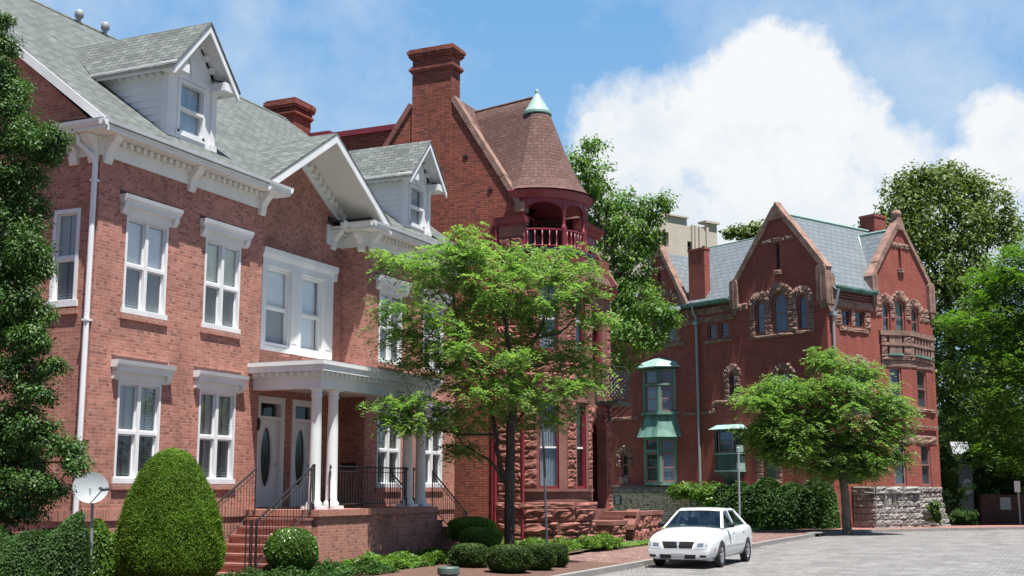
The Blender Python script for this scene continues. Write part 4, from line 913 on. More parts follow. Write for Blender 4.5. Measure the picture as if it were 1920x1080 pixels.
# ================================================================== MANSION C (local frame: x = right facade, y = left facade going back)
AC = TA-R(51.8)
P0 = Vector((56.99, 9.92, 0))
C = thing('gabled_mansion', 'dark red brick mansion with three pointed stone-capped gables and slate roof', 'mansion', P0, rz=AC, local=True)
sC, fC = side(0), front(0); S_ = lambda x: side(x)
EC = 11.05
holesF = [rect(1.12, 1.82, 9.35, 10.18), rect(2.12, 2.85, 9.35, 10.18)]
AWF = [(4.62, .30, 9.32, 10.50), (5.76, .40, 9.32, 10.62), (6.98, .30, 9.32, 10.45)]
m = M()
m.wall(fC, [(0, 0), (8.45, 0), (8.45, 11.7), (6.0, 14.9), (3.62, 11.7), (3.62, EC), (0, EC)], holesF+[archp(*q) for q in AWF]+[rect(5.85, 6.05, 12.62, 13.6), archp(2.3, .8, 5.2, 6.9), rect(.9, 2.4, 2.0, 4.2)], rev=.22)
AWS = [(3.98, .27, 9.28, 10.62), (2.75, .45, 9.22, 10.72), (1.40, .27, 9.25, 10.62)]
m.wall(sC, [(0, 0), (17, 0), (17, EC), (13.0, EC), (10.78, 14.6), (8.72, 11.0), (8.72, EC), (5.5, EC), (5.5, 11.75), (2.72, 15.3), (0, 11.75)],
    [archp(*q) for q in AWS]+[rect(2.62, 2.86, 12.3, 13.62), rect(10.66, 10.90, 12.55, 13.3), rect(6.0, 6.62, 9.32, 10.12), rect(6.82, 7.42, 9.32, 10.12), rect(9.75, 10.35, 9.45, 10.95), rect(10.6, 11.2, 9.45, 10.95),
     archp(5.85, .17, 6.3, 7.35), archp(2.68, .38, 5.6, 7.0), archp(13.65, .26, 2.5, 3.5), rect(3.3, 4.05, 2.2, 4.6)], rev=.22)
m.wall(Fr((8.45, 0), (0, 1), (1, 0)), rect(0, 17, 0, EC), [])
m.build('wall', 'brickC', C)
def darkwin(fr, outline, par, b0, b1, a0, a1, mat='woodpink', cur='curtain', c=-.14, mids=(.5,), name='window', vm=False):
    m = M(); xs = [p[0] for p in outline]; cxm = sum(xs)/len(xs); zc = (b0+b1)/2
    n = len(outline); inn = [(cxm+(a-cxm)*.82, zc+(b-zc)*(1-.11/(b1-b0)*1.6)) for a, b in outline]
    for i in range(n):
        j = (i+1) % n; A_, B_, C_, D_ = outline[i], outline[j], inn[j], inn[i]
        m.poly([fr.p(*A_, c+.05), fr.p(*B_, c+.05), fr.p(*C_, c+.05), fr.p(*D_, c+.05)]); m.poly([fr.p(*D_, c+.05), fr.p(*C_, c+.05), fr.p(*C_, c-.03), fr.p(*D_, c-.03)])
    for t in mids: z = b0+(b1-b0)*t; m.box(fr, a0+.03, a1-.03, z-.025, z+.025, c-.02, c+.04)
    if vm: m.box(fr, (a0+a1)/2-.03, (a0+a1)/2+.03, b0, b1, c-.02, c+.045)
    o = m.build(name, mat, par); M().poly([fr.p(a, b, c) for a, b in outline]).build('glass', 'darkglass', o); M().poly([fr.p(a, b, c-.07) for a, b in outline]).build('curtain', cur, o); return o  # backing sheet; where black, no cloth but the painted dark of the room
for i, q in enumerate(AWF): darkwin(fC, archp(*q), C, q[2], q[3]+q[1], q[0]-q[1], q[0]+q[1], cur='curtainpale')
for i, q in enumerate(AWS): darkwin(sC, archp(*q), C, q[2], q[3]+q[1], q[0]-q[1], q[0]+q[1], cur='curtainpale' if i == 0 else 'curtain', mids=(.5, .78) if i == 1 else (.5,))
for h in holesF: darkwin(fC, h, C, 9.35, 10.18, h[0][0], h[1][0], 'woodbrown')
for h in (rect(6.0, 6.62, 9.32, 10.12), rect(6.82, 7.42, 9.32, 10.12), rect(9.75, 10.35, 9.45, 10.95), rect(10.6, 11.2, 9.45, 10.95)): darkwin(sC, h, C, h[0][1], h[2][1], h[0][0], h[1][0], 'woodpink', 'black')
for h in (rect(2.62, 2.86, 12.3, 13.62), rect(10.66, 10.90, 12.55, 13.3)): darkwin(sC, h, C, h[0][1], h[2][1], h[0][0], h[1][0], 'woodbrown', 'black', name='slit_window')
h = rect(5.85, 6.05, 12.62, 13.6); darkwin(fC, h, C, 12.62, 13.6, 5.85, 6.05, 'woodbrown', 'curtain', name='slit_window')
for q in ((5.85, .17, 6.3, 7.35), (2.68, .38, 5.6, 7.0), (13.65, .26, 2.5, 3.5)): darkwin(sC, archp(*q), C, q[2], q[3]+q[1], q[0]-q[1], q[0]+q[1], 'woodpink', 'curtain' if q[1] == .38 else 'black')
darkwin(sC, rect(3.3, 4.05, 2.2, 4.6), C, 2.2, 4.6, 3.3, 4.05, 'woodpink', 'curtain')
darkwin(fC, archp(2.3, .8, 5.2, 6.9), C, 5.2, 7.7, 1.5, 3.1, vm=True, name='arched_landing_window')
o = darkwin(fC, rect(.9, 2.4, 2.0, 4.2), C, 2.0, 4.2, .9, 2.4, 'doorwood', 'black', name='porch_doorway')
# stone dressings
m = M()
def surround(fr, ac, h, b0, bs, w, amp=.07, nv=9, rows=None, jamb=True):
    m.arch(fr, ac, bs, h+.01, h+w, nv, amp)
    if jamb:
        rows = rows or max(2, round((bs-b0)/.28))
        for s in (-1, 1):
            x0, x1 = (ac+h, ac+h+w*.8) if s > 0 else (ac-h-w*.8, ac-h); m.rock(fr, x0, x1, b0, bs, rows, w, amp, .02, n=3)
for (ac, h, b0, bs) in AWS: m.arch(sC, ac, bs, h+.02, h+.48, 7 if h < .3 else 9, .09, t0=8, t1=172)
for x0, x1, b0 in ((4.27, 4.62, 9.2), (3.22, 3.68, 9.2), (1.70, 2.27, 9.2), (.72, 1.10, 9.2)): m.rock(sC, x0, x1, b0, 10.75, 6, .5, .07, .02, n=3)
m.rock(sC, .70, 4.65, 9.02, 9.2, 1, 1.3, .08, .05)
for (ac, h, b0, bs) in AWF: m.arch(fC, ac, bs, h+.02, h+.45, 7 if h < .35 else 9, .08, t0=8, t1=172)
for x0, x1 in ((3.75, 4.28), (4.98, 5.30), (6.22, 6.62), (7.34, 8.35)): m.rock(fC, x0, x1, 10.05, 10.75, 3, .6, .06, .02, n=3)
surround(sC, 5.85, .17, 6.25, 7.35, .45, nv=7); surround(sC, 2.68, .38, 6.6, 7.0, .42, nv=10); surround(sC, 13.65, .26, 3.4, 3.5, .42, nv=7)
m.rock(sC, 13.05, 13.4, 3.0, 3.42, 1, .4, .08, .03); m.rock(sC, 13.9, 14.25, 3.0, 3.42, 1, .4, .08, .03); m.rock(sC, 13.3, 14.0, 2.1, 2.48, 1, .8, .07, .08)
surround(fC, 2.3, .8, 5.2, 6.9, .35, nv=14); surround(sC, 3.68, .375, 2.1, 4.5, .5, jamb=True, nv=7)
m.rock(sC, 9.0, 11.6, 9.18, 9.42, 1, .9, .08, .06); m.rock(sC, 9.3, 9.72, 9.42, 10.95, 5, .4, .07, .02, n=3); m.rock(sC, 10.38, 10.58, 9.42, 10.95, 5, .4, .05, .02, n=3)
m.arch(sC, 10.3, 10.9, 1.0, 1.35, 12, .08, t0=15, t1=165)
# bands
m.rock(sC, 7.05, 9.2, 5.55, 5.74, 1, .8, .08, .03); m.rock(sC, 12.4, 16.9, 5.50, 5.70, 1, .7, .1, .03); m.rock(sC, 5.35, 7.1, 6.02, 6.22, 1, .8, .08, .04); m.rock(sC, 7.0, 7.2, 5.6, 6.15, 2, .4, .06, .04)
m.rock(sC, 5.75, 7.65, 9.10, 9.28, 1, .9, .08, .05); m.rock(sC, 5.5, 8.75, 10.62, 10.98, 1, 1.2, .12, .03, n=5); m.rock(sC, 5.55, 8.75, 10.18, 10.5, 1, .8, .12, .03)
m.rock(sC, 4.7, 5.5, 10.55, 10.9, 1, .5, .1, .03)
m.rock(sC, 1.75, 3.7, 13.62, 13.86, 1, .5, .1, .03); m.rock(sC, 10.1, 11.5, 13.32, 13.55, 1, .4, .09, .03); m.rock(sC, 2.5, 2.98, 12.02, 12.26, 1, .5, .06, .1); m.rock(sC, 10.55, 11.0, 12.3, 12.5, 1, .5, .06, .08)
m.rock(fC, 5.25, 6.8, 13.62, 13.9, 1, .6, .09, .03); m.rock(fC, 5.68, 6.2, 12.36, 12.58, 1, .5, .06, .08)
m.rock(fC, .6, 3.7, 10.24, 10.62, 1, 1.6, .05, .03, n=5); m.rock(fC, .85, 3.1, 9.12, 9.32, 1, 1.0, .06, .05); m.rock(fC, .62, 1.08, 9.35, 10.2, 3, .4, .06, .02); m.rock(fC, 1.84, 2.10, 9.35, 10.2, 3, .4, .05, .02); m.rock(fC, 2.88, 3.3, 9.35, 10.2, 3, .4, .06, .02)
m.rock(sC, 10.05, 11.55, 14.0, 14.02, 1, 2, .0, .0)
m.build('stone_dressings', 'pinkstone', C)
M().box(fC, .86, 3.64, 10.66, 10.96, 0, .05).build('checkered_frieze', 'checker', C)
M().box(sC, .05, 16.9, 1.96, 2.08, 0, .08).build('base_course', 'pinkstone', C)
# gable copings and kneelers
def cope(fr, pts, th=.17, out=.10, dep=.35):
    m = M()
    for (ya, za), (yb, zb) in zip(pts[:-1], pts[1:]):
        d = Vector((yb-ya, zb-za)); L = d.length; d.normalize(); n = Vector((-d.y, d.x)); n = n if n.y > 0 else -n; k = max(1, int(L/.95))
        for i in range(k):
            a = Vector((ya, za))+d*L*(i+.012)/k; b_ = Vector((ya, za))+d*L*(i+.988)/k; t_ = th*random.uniform(.9, 1.1)
            q = [a-n*.06, b_-n*.06, b_+n*t_, a+n*t_]
            m.slab(fr, [(p.x, p.y) for p in q], -dep, out)
    return m
m = cope(sC, [(5.45, 11.9), (2.72, 15.28)], .22); m2 = cope(sC, [(-.02, 11.9), (2.72, 15.28)], .2)
m.slab(sC, [(2.2, 14.75), (3.24, 14.75), (2.72, 15.62)], -.35, .11); m.build('gable_coping', 'pinkstone', C); m2.build('gable_coping', 'pinkstone', C)
m = cope(sC, [(12.9, 10.9), (10.78, 14.62)], .16); m.slab(sC, [(10.4, 14.1), (11.16, 14.1), (10.78, 14.92)], -.35, .11); m.build('gable_coping', 'pinkstone', C); cope(sC, [(8.72, 10.95), (10.78, 14.62)], .16).build('gable_coping', 'pinkstone', C)
m = cope(fC, [(3.55, 11.85), (6.0, 14.9)], .2); m.slab(fC, [(5.6, 14.55), (6.4, 14.55), (6.12, 15.2), (5.88, 15.2)], -.35, .11); m.build('gable_coping', 'pinkstone', C); cope(fC, [(8.5, 11.8), (6.0, 14.9)], .14).build('gable_coping', 'pinkstone', C)
M().lathe((6.0, .1, 0), [(.12, 15.15), (.24, 15.25), (.27, 15.4), (.2, 15.52), (.08, 15.58), (0, 15.6)], 10).build('gable_finial', 'pinkstone', C, True)
def kneel(fr, a0, a1, z0, z1, out=.16):
    m = M(); m.box(fr, a0, a1, z0, z1-.15, -.3, out); m.slab(fr, [(a0, z1-.15), (a1, z1-.15), (a1-.08, z1), (a0+.08, z1)], -.3, out); mid = (a0+a1)/2
    m.slab(fr, [(a0+.05, z0), (a1-.05, z0), (mid+.05, z0-.35), (mid-.05, z0-.35)], -.2, out-.03); m.box(fr, mid-.02, mid+.02, z0, z1-.2, out, out+.03); return m.build('kneeler', 'pinkstone', C)
kneel(sC, 5.25, 5.75, 10.65, 12.1); kneel(sC, -.12, .42, 10.45, 12.15); kneel(fC, 3.42, 3.86, 10.6, 12.1); kneel(fC, 8.1, 8.6, 10.6, 12.1); kneel(fC, -.14, .5, 10.3, 11.75); kneel(sC, 8.65, 8.95, 10.5, 11.1, .1)
# roofs of C
m = M(); zr_ = 15.08; yr_ = 2.72
ys_ = lambda y: 10.98+(zr_-10.98)*(y+.3)/(yr_+.3)
m.poly([(.3, -.3, 10.98), (3.5, -.3, 10.98), (3.5, yr_, zr_), (.3, yr_, zr_)]); m.poly([(3.5, .25, ys_(.25)), (8.4, .25, ys_(.25)), (8.4, yr_, zr_), (3.5, yr_, zr_)]); m.poly([(.3, 5.6, 11.1), (8.4, 5.6, 11.1), (8.4, yr_, zr_), (.3, yr_, zr_)])
m.poly([(-.3, 5.75, 11.02), (-.3, 11, 11.02), (3.1, 11, 14.85), (3.1, 5.75, 14.85)]); m.poly([(.3, 4.5, 11.7), (.3, 5.75, 11.7), (3.1, 5.75, 14.85), (3.1, 3.0, 14.85)]); m.poly([(3.1, 3.0, 14.85), (3.1, 11, 14.85), (7, 11, 11), (7, 3, 11)]); m.poly([(-.2, 11, 11.02), (-.2, 17, 11.02), (3.1, 14, 13.5), (3.1, 11, 14.85)])
xg, zg = 6.0, 14.62
for s in (-1, 1): m.poly([(xg, .2, zg), (xg+s*2.42, .2, 11.1), (xg+s*2.42, -.0+.2, 11.1), (xg, 2.4, zg)] if 0 else [(xg, .25, zg), (xg+s*2.45, .25, 11.05), (xg+s*2.45, .1, 11.05), (xg, 2.45, zg+.01)])
for s in (-1, 1): m.poly([(.25, 10.78, 14.35), (.25, 10.78+s*2.05, 10.9), (.1, 10.78+s*2.05, 10.9), (2.9, 10.78, 14.38)])
m.build('roof', 'slate', C)
m = M(); m.tube([(.3, yr_, zr_+.03), (8.4, yr_, zr_+.03)], .07, 6); m.tube([(xg, .25, zg+.03), (xg, 2.4, zg+.03)], .06, 6); m.tube([(xg, 2.4, zg+.03), (xg-2.35, .1, 11.15)], .05, 6); m.tube([(3.1, 3.0, 14.87), (3.1, 11, 14.87)], .03, 6); m.build('ridge_flashing', 'copperwhite', C)
m = M(); m.box(sC, 5.75, 8.9, 11.06, 11.16, -.05, .38).box(sC, 5.72, 8.92, 11.16, 11.24, -.05, .45); m.build('copper_gutter', 'copper', C); m = M(); m.box(fC, .5, 3.6, 11.0, 11.10, -.05, .30).box(fC, .45, 3.62, 11.10, 11.18, -.05, .38); m.build('copper_gutter', 'copper', C)
m = M(); m.tube([(-.42, 8.1, 11.3), (-.3, 8.1, 10.8), (-.14, 8.05, 10.5), (-.12, 8.05, 2.1)], .065, 8); m.box(sC, 7.95, 8.2, 10.15, 10.3, 0, .24); m.build('downspout', 'zinc', C)
m = M(); m.tube([(.42, -.42, 11.0), (.38, -.25, 10.3), (.3, -.12, 9.9), (.3, -.12, 4.5)], .065, 8); m.box(fC, .16, .46, 9.75, 9.95, 0, .26); m.build('downspout', 'zinc', C)
m = M(); m.wbox(.1, .5, 7.6, 8.72, 11.0, 14.05); m.wbox(.07, .53, 7.57, 8.75, 14.05, 14.16); m.build('chimney', 'brickC', C)
m = M(); m.wbox(7.3, 8.3, 2.3, 3.2, 14.0, 15.85); m.wbox(7.26, 8.34, 2.26, 3.24, 15.85, 15.98); m.build('chimney', 'brickC', C)
# copper oriel, two storeys
def oriel(yc, hw, hc, d, levels):
    P_ = lambda z, e=0.: [(0, yc-hw-e, z), (-d-e, yc-hc-e*.5, z), (-d-e, yc+hc+e*.5, z), (0, yc+hw+e, z)]
    body = M(); 
    return P_
P_ = oriel(10.9, 1.18, .55, .66, None)
def facets(m, z0, z1, e0=0., e1=0.):
    a, b_ = P_(z0, e0), P_(z1, e1)
    for i in range(3): m.poly([a[i], a[i+1], b_[i+1], b_[i]])
o_m = M()
def ring(m, z0, z1, e):
    facets(m, z0, z1, e, e); m.poly(P_(z0, e)); m.poly(P_(z1, e))
ring(o_m, 2.04, 2.2, .0); ring(o_m, 3.72, 3.86, .02); ring(o_m, 4.38, 4.5, .05); ring(o_m, 5.66, 5.80, .14); ring(o_m, 7.18, 7.28, .05); ring(o_m, 7.95, 8.1, .02)
for (z0, z1) in ((2.2, 4.4), (5.8, 8.0)):
    a = P_(z0, 0)
    for i in range(3):
        p, q = Vector(a[i]), Vector(a[i+1]); L = (q-p).length; d_ = (q-p).normalized(); nrm = Vector((d_.y, -d_.x, 0)); nrm = nrm if nrm.x < 0 or abs(nrm.x) < 1e-3 else -nrm
        f_ = Fr((p.x, p.y), (d_.x, d_.y), (nrm.x, nrm.y))
        for s0, s1 in ((0, .13), (L-.13, L)): o_m.box(f_, s0, s1, z0, z1, -.1, .03)
        zz = z0+(1.5 if z0 < 3 else 1.38); w_ = M()
        for k in ((.13, .2, z0, zz), (L-.2, L-.13, z0, zz), (.2, L-.2, z0, z0+.09), (.2, L-.2, zz-.08, zz), (.2, L-.2, (z0+zz)/2-.03, (z0+zz)/2+.03), (.13, .19, zz+.12, z1-.05), (L-.19, L-.13, zz+.12, z1-.05), (.19, L-.19, zz+.12, zz+.17), (.19, L-.19, z1-.1, z1-.05)): w_.box(f_, *k, -.08, -.02)
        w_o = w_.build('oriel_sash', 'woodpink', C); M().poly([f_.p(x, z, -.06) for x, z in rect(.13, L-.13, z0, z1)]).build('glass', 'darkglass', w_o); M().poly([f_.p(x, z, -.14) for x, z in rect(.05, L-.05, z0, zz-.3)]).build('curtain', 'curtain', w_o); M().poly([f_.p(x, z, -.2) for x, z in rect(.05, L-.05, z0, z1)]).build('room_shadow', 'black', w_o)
facets(o_m, 4.50, 5.0, .30, .12); facets(o_m, 5.0, 5.66, .12, -.05)
for i in range(4):
    p = P_(4.5, .32)[i]; q = P_(5.0, .14)[i]; t = P_(5.66, -.03)[i]; o_m.tube([p, q, t], .035, 6)
o_m.build('copper_oriel', 'copper', C)
m = M(); facets(m, 8.1, 8.15, .28, .30); facets(m, 8.15, 8.42, .30, .02)
a = P_(8.42, .02); ap = Vector((0, 10.9, 8.72)); 
for i in range(3): m.poly([a[i], a[i+1], ap])
m.poly(P_(8.1, .28)); m.build('oriel_canopy', 'copperwhite', C)
m = M(); facets(m, 8.0, 8.1, .05, .26); m.build('canopy_soffit', 'copperdark', C)
# small oriel
m = M(); ya, yb, d2 = 5.2, 6.6, .55
f_ = Fr((-d2, 0), (0, 1), (-1, 0)); fs_ = Fr((0, ya), (1, 0), (0, -1))
for k in ((ya, ya+.1, 2.75, 4.72), (yb-.1, yb, 2.75, 4.72), (ya+.1, yb-.1, 3.5, 3.6), (ya+.1, yb-.1, 2.75, 3.5), (ya+.1, yb-.1, 4.6, 4.72)): m.box(f_, *k, -.08, 0)
m.wbox(-d2+.0, 0, ya, ya+.04, 2.75, 4.72); m.wbox(-d2, 0, yb-.04, yb, 2.75, 4.72)
m.hexa([Vector(p) for p in ((-.12, ya+.45, 2.05), (0, ya+.45, 2.05), (0, yb-.45, 2.05), (-.12, yb-.45, 2.05), (-d2, ya, 2.74), (0, ya, 2.74), (0, yb, 2.74), (-d2, yb, 2.74))])
so_ = m.build('small_oriel', 'copperdark', C)
m = M(); m.wbox(-d2-.05, 0, ya-.05, yb+.05, 2.68, 2.76); m.wbox(-d2-.03, 0, ya-.03, yb+.03, 3.52, 3.58); m.wbox(-d2-.02, 0, ya-.012, ya+.02, 2.78, 3.1); m.wbox(-d2-.02, -.1, ya-.012, ya+.02, 3.62, 3.95); m.build('sill_trim', 'copperwhite', so_)
m = M(); m.hexa([Vector(p) for p in ((-d2-.2, ya-.25, 4.74), (0, ya-.25, 4.74), (0, yb+.25, 4.74), (-d2-.2, yb+.25, 4.74), (-d2+.1, ya+.05, 4.96), (0, ya+.05, 4.96), (0, yb-.05, 4.96), (-d2+.1, yb-.05, 4.96))]); m.build('canopy', 'copperwhite', so_)
m = M()
for k in ((ya+.2, ya+.26, 3.6, 4.6), (yb-.26, yb-.2, 3.6, 4.6), (ya+.26, yb-.26, 4.05, 4.11), (ya+.26, yb-.26, 3.6, 3.66)): m.box(f_, *k, -.09, -.03)
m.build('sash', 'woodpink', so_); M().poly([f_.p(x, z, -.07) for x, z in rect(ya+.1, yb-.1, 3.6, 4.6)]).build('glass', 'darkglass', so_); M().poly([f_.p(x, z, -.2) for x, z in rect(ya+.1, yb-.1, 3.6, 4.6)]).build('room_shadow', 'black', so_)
# bay on the right facade
bp = [Vector((4.0, 0)), Vector((5.5, -.6)), Vector((8.25, -.02))]
def fac(i, e=0.):
    p, q = bp[i], bp[i+1]; d_ = (q-p).normalized(); n_ = Vector((d_.y, -d_.x)); n_ = n_ if n_.y < 0 else -n_; return Fr((p.x, p.y), (d_.x, d_.y), (n_.x, n_.y)), (q-p).length
bw = {0: [(.42, 1.08)], 1: [(.72, 1.9)]}; bay = M(); rows = ((2.02, 3.98), (5.72, 7.62))
for i in (0, 1):
    f_, L = fac(i); (a0, a1), = bw[i]
    bay.wall(f_, rect(0, L, 0, 9.2), [rect(a0, a1, z0, z1) for z0, z1 in rows], rev=.2)
    for z0, z1 in rows:
        o = M()
        for k in ((a0, a0+.09, z0, z1), (a1-.09, a1, z0, z1), (a0+.09, a1-.09, z0, z0+.08), (a0+.09, a1-.09, z1-.08, z1), (a0+.09, a1-.09, (z0+z1)/2-.03, (z0+z1)/2+.03)): o.box(f_, *k, -.18, -.06)
        o = o.build('bay_window', 'woodpink', C); M().poly([f_.p(x, z, -.13) for x, z in rect(a0, a1, z0, z1)]).build('glass', 'darkglass', o); M().poly([f_.p(x, z, -.19) for x, z in rect(a0, a1, z0, z1)]).build('curtain', 'curtain', o)
    for z0, z1, amp, c in ((3.98, 4.42, .07, .02), (4.75, 4.90, .01, .12), (5.52, 5.72, .05, .06), (7.62, 7.95, .03, .03), (7.95, 8.15, .05, .08)):
        M().rock(f_, 0, L, z0, z1, 1, 1.2, amp, c).build('stone_band', 'pinkstone', C)
    bst = M()
    # balustrade
    bst.box(f_, -.05, L+.08, 9.15, 9.38, -.25, .16); bst.box(f_, -.02, L+.04, 8.66, 8.80, -.1, .15); bst.box(f_, -.02, L+.04, 8.15, 8.22, -.1, .12)
    k = 4 if i == 0 else 5; ns = 3*k
    for zz0, zz1 in ((8.80, 9.15), (8.22, 8.66)):
        for x0, x1 in ((0, .32), (L-.38, L+.05)): bst.rock(f_, x0, x1, zz0, zz1, 1, .5, .05, .1)
        for j in range(k+0):
            x = .42+(L-.9)*(j+.5)/k; bst.box(f_, x-.09 if j % 2 else x-.07, x+.09, zz0, zz1, -.05, .11)
    bst.build('balustrade', 'pinkstone', C)
bay.build('bay_wall', 'brickC', C)
m = M()
for i in (0, 1): f_, L = fac(i); m.box(f_, .35, L-.45, 8.18, 8.28, .0, .17)
m.build('balcony_flashing', 'copper', C)
M().poly([(4, 0, 8.8), (5.5, -.6, 8.8), (8.25, 0, 8.8)]).build('balcony_deck', 'darkmetal', C)
m = M(); 
for i in (0, 1): f_, L = fac(i); m.box(f_, L-.02 if i == 0 else L*.3, L+.02 if i == 0 else L*.3+.02, 2, 4, .0, .01)
# terrace of grey ashlar
m = M(); ty = -1.25; tx0, tx1 = 1.3, 4.75; zt = 1.98; g0 = -.08
def block(x0, x1, y0, y1, z0, z1): m.wbox(x0+.03, x1-.03, y0+.03, y1, z0, z1)
block(tx0, tx1, ty, -.05, g0, zt-.02); m.wbox(tx1, 8.3, -.66, -.05, g0, 1.96) if 0 else None
f_ = Fr((0, ty), (1, 0), (0, -1)); l_ = Fr((tx0, 0), (0, 1), (-1, 0)); r_ = Fr((tx1, 0), (0, 1), (1, 0))
for fr, a0, a1 in ((f_, tx0, tx1), (l_, ty, 0.)):
    m.rock(fr, a0, a1, 1.62, zt, 1, 1.1, .10, .06); m.rock(fr, a0, a1, g0, 1.05, 4, .5, .05, 0.)
m.rock(f_, tx0, tx0+.55, 1.05, 1.62, 2, .5, .08, 0.); m.rock(f_, tx0+1.6, tx1, 1.05, 1.62, 2, .5, .08, 0.); m.rock(l_, ty, 0, 1.05, 1.62, 2, .5, .08, 0.)
for j in range(3): x = tx0+.62+j*.34; m.patch(lambda u, v, cc, x=x: f_.p(x+.24*u, 1.05+.57*v, cc), 0., .07, 3)
m.rock(r_, ty, -.4, g0, 1.9, 7, .6, .06, 0.)
# battered base under the bay
for i in (0, 1):
    ff, L = fac(i)
    for k in range(8):
        z0, z1 = g0+k*(1.96-g0)/8, g0+(k+1)*(1.96-g0)/8; e = (.42*(1-k/8)**1.5) if k < 7 else .10
        if i == 0: m.rock(ff, 0, L+e*.4, z0, z1, 1, .55, .08, e)
        else: m.rock(ff, -e*.4, L+.1, z0, z1, 1, .55, .08, e)
block(5.45, 5.95, -1.6, -.9, g0, .95); f5 = Fr((0, -1.6), (1, 0), (0, -1)); m.rock(f5, 5.45, 5.95, g0, .95, 4, .6, .06, 0.); m.rock(Fr((5.45, 0), (0, 1), (-1, 0)), -1.6, -.9, g0, .95, 4, .6, .06, 0.)
m.wbox(4.85, 5.4, -1.3, -.7, g0, .2)
m.build('stone_terrace', 'greystone', C)
# retaining wall of tan brick with rubble coping along the left facade
W = thing('garden_wall', 'tan brick garden wall with rough stone coping, partly covered by vines', 'wall', P0+Vector((0, 0, .001)), rz=AC, local=True)
fw_ = side(-.9); M().box(fw_, .2, 17.5, -.05, 1.62, -.7, 0).build('brickwork', 'brick_tan', W)
m = M(); m.box(fw_, .2, 17.5, 1.62, 1.9, -.8, 0); m.rock(fw_, .2, 17.5, 1.62, 1.93, 1, .6, .09, .0); m.build('coping', 'greystone', W, True)
M().box(sC, .2, 17.4, 1.93, 1.95, 0, 1.0).build('wall_top', 'concrete', W)
for i, yy in enumerate((13.25, 7.75)):
    g = thing('wall_plaque', ('small black notice with white lines on bare tan brick', 'small black notice with white lines hanging below the vines')[i], 'notice', P0+Vector((0, 0, 0)), rz=AC, local=True)
    M().box(fw_, yy-.26, yy+.26, 1.02, 1.5, .0, .04).build('plate', 'signblack', g)
    m = M()
    for k, (z, w_) in enumerate(((1.44, .2), (1.37, .17), (1.29, .21), (1.22, .14), (1.15, .19), (1.08, .15))): m.box(fw_, yy-w_, yy+w_, z-.018, z+.012, .041, .045)
    m.build('lettering', 'signwhite', g)
# ================================================================== vegetation
def mesh_np(name, co, faces_n, mat, parent=None, off=(0, 0, 0), smooth=False):
    "co: (n, k, 3) array of separate k-gons"
    n, k, _ = co.shape; me = bpy.data.meshes.new(name)
    me.vertices.add(n*k); me.vertices.foreach_set('co', (co-np.array(off)).reshape(-1).astype(np.float32))
    me.loops.add(n*k); me.loops.foreach_set('vertex_index', np.arange(n*k, dtype=np.int32))
    me.polygons.add(n); me.polygons.foreach_set('loop_start', np.arange(0, n*k, k, dtype=np.int32)); me.polygons.foreach_set('loop_total', np.full(n, k, dtype=np.int32))
    me.update(calc_edges=True); me.materials.append(T[mat] if isinstance(mat, str) else mat)
    o = bpy.data.objects.new(name, me); COL.objects.link(o)
    if parent is not None: o.parent = parent
    return o
def unit(v): return v/np.maximum(np.linalg.norm(v, axis=-1, keepdims=True), 1e-9)
def leaf_quads(pos, nrm, axis, ln, wd, fold=0.):
    "rhombic leaves: base, side, tip, side"
    axis = unit(axis-nrm*(axis*nrm).sum(1, keepdims=True)); sd_ = np.cross(nrm, axis)
    ln = ln[:, None]; wd = wd[:, None]
    return np.stack([pos, pos+axis*ln*.45+sd_*wd*.5, pos+axis*ln-nrm*ln*fold, pos+axis*ln*.45-sd_*wd*.5], 1)
def cloud(lobes, per_m3=None, clump_r=.3, clumps=None, leaves=60, ln=.12, wd=.05, up=.5, droop=.3, flat=.6, outer=.55, sizevar=.35, fold=.1, seed=1):
    "lobes: list of (centre, (rx,ry,rz)); leaves gathered in clumps through each lobe"
    g = np.random.default_rng(seed); out = []
    for (c, r), k in zip(lobes, clumps):
        d = unit(g.normal(size=(k, 3))); rad = outer+(1-outer)*g.random((k, 1))**.6
        rad = np.where(g.random((k, 1)) < .25, g.random((k, 1)), rad)
        cc = np.array(c)+d*rad*np.array(r)
        cr = clump_r*g.uniform(.6, 1.35, (k, 1))
        n = leaves
        dd = unit(g.normal(size=(k, n, 3))); rr = g.random((k, n, 1))**.45
        p = cc[:, None, :]+dd*rr*cr[:, None, :]*np.array([1, 1, flat])
        outw = unit((cc-np.array(c))/np.array(r))[:, None, :]
        nm = unit(dd*.6+outw*.35+np.array([0, 0, up])+g.normal(size=(k, n, 3))*.45)
        ax = unit(dd+outw*.4+np.array([0, 0, -droop])+g.normal(size=(k, n, 3))*.35)
        p = p.reshape(-1, 3); nm = nm.reshape(-1, 3); ax = ax.reshape(-1, 3)
        s = g.uniform(1-sizevar, 1+sizevar, len(p)); out.append(leaf_quads(p, nm, ax, ln*s, wd*s, fold))
    return np.concatenate(out)
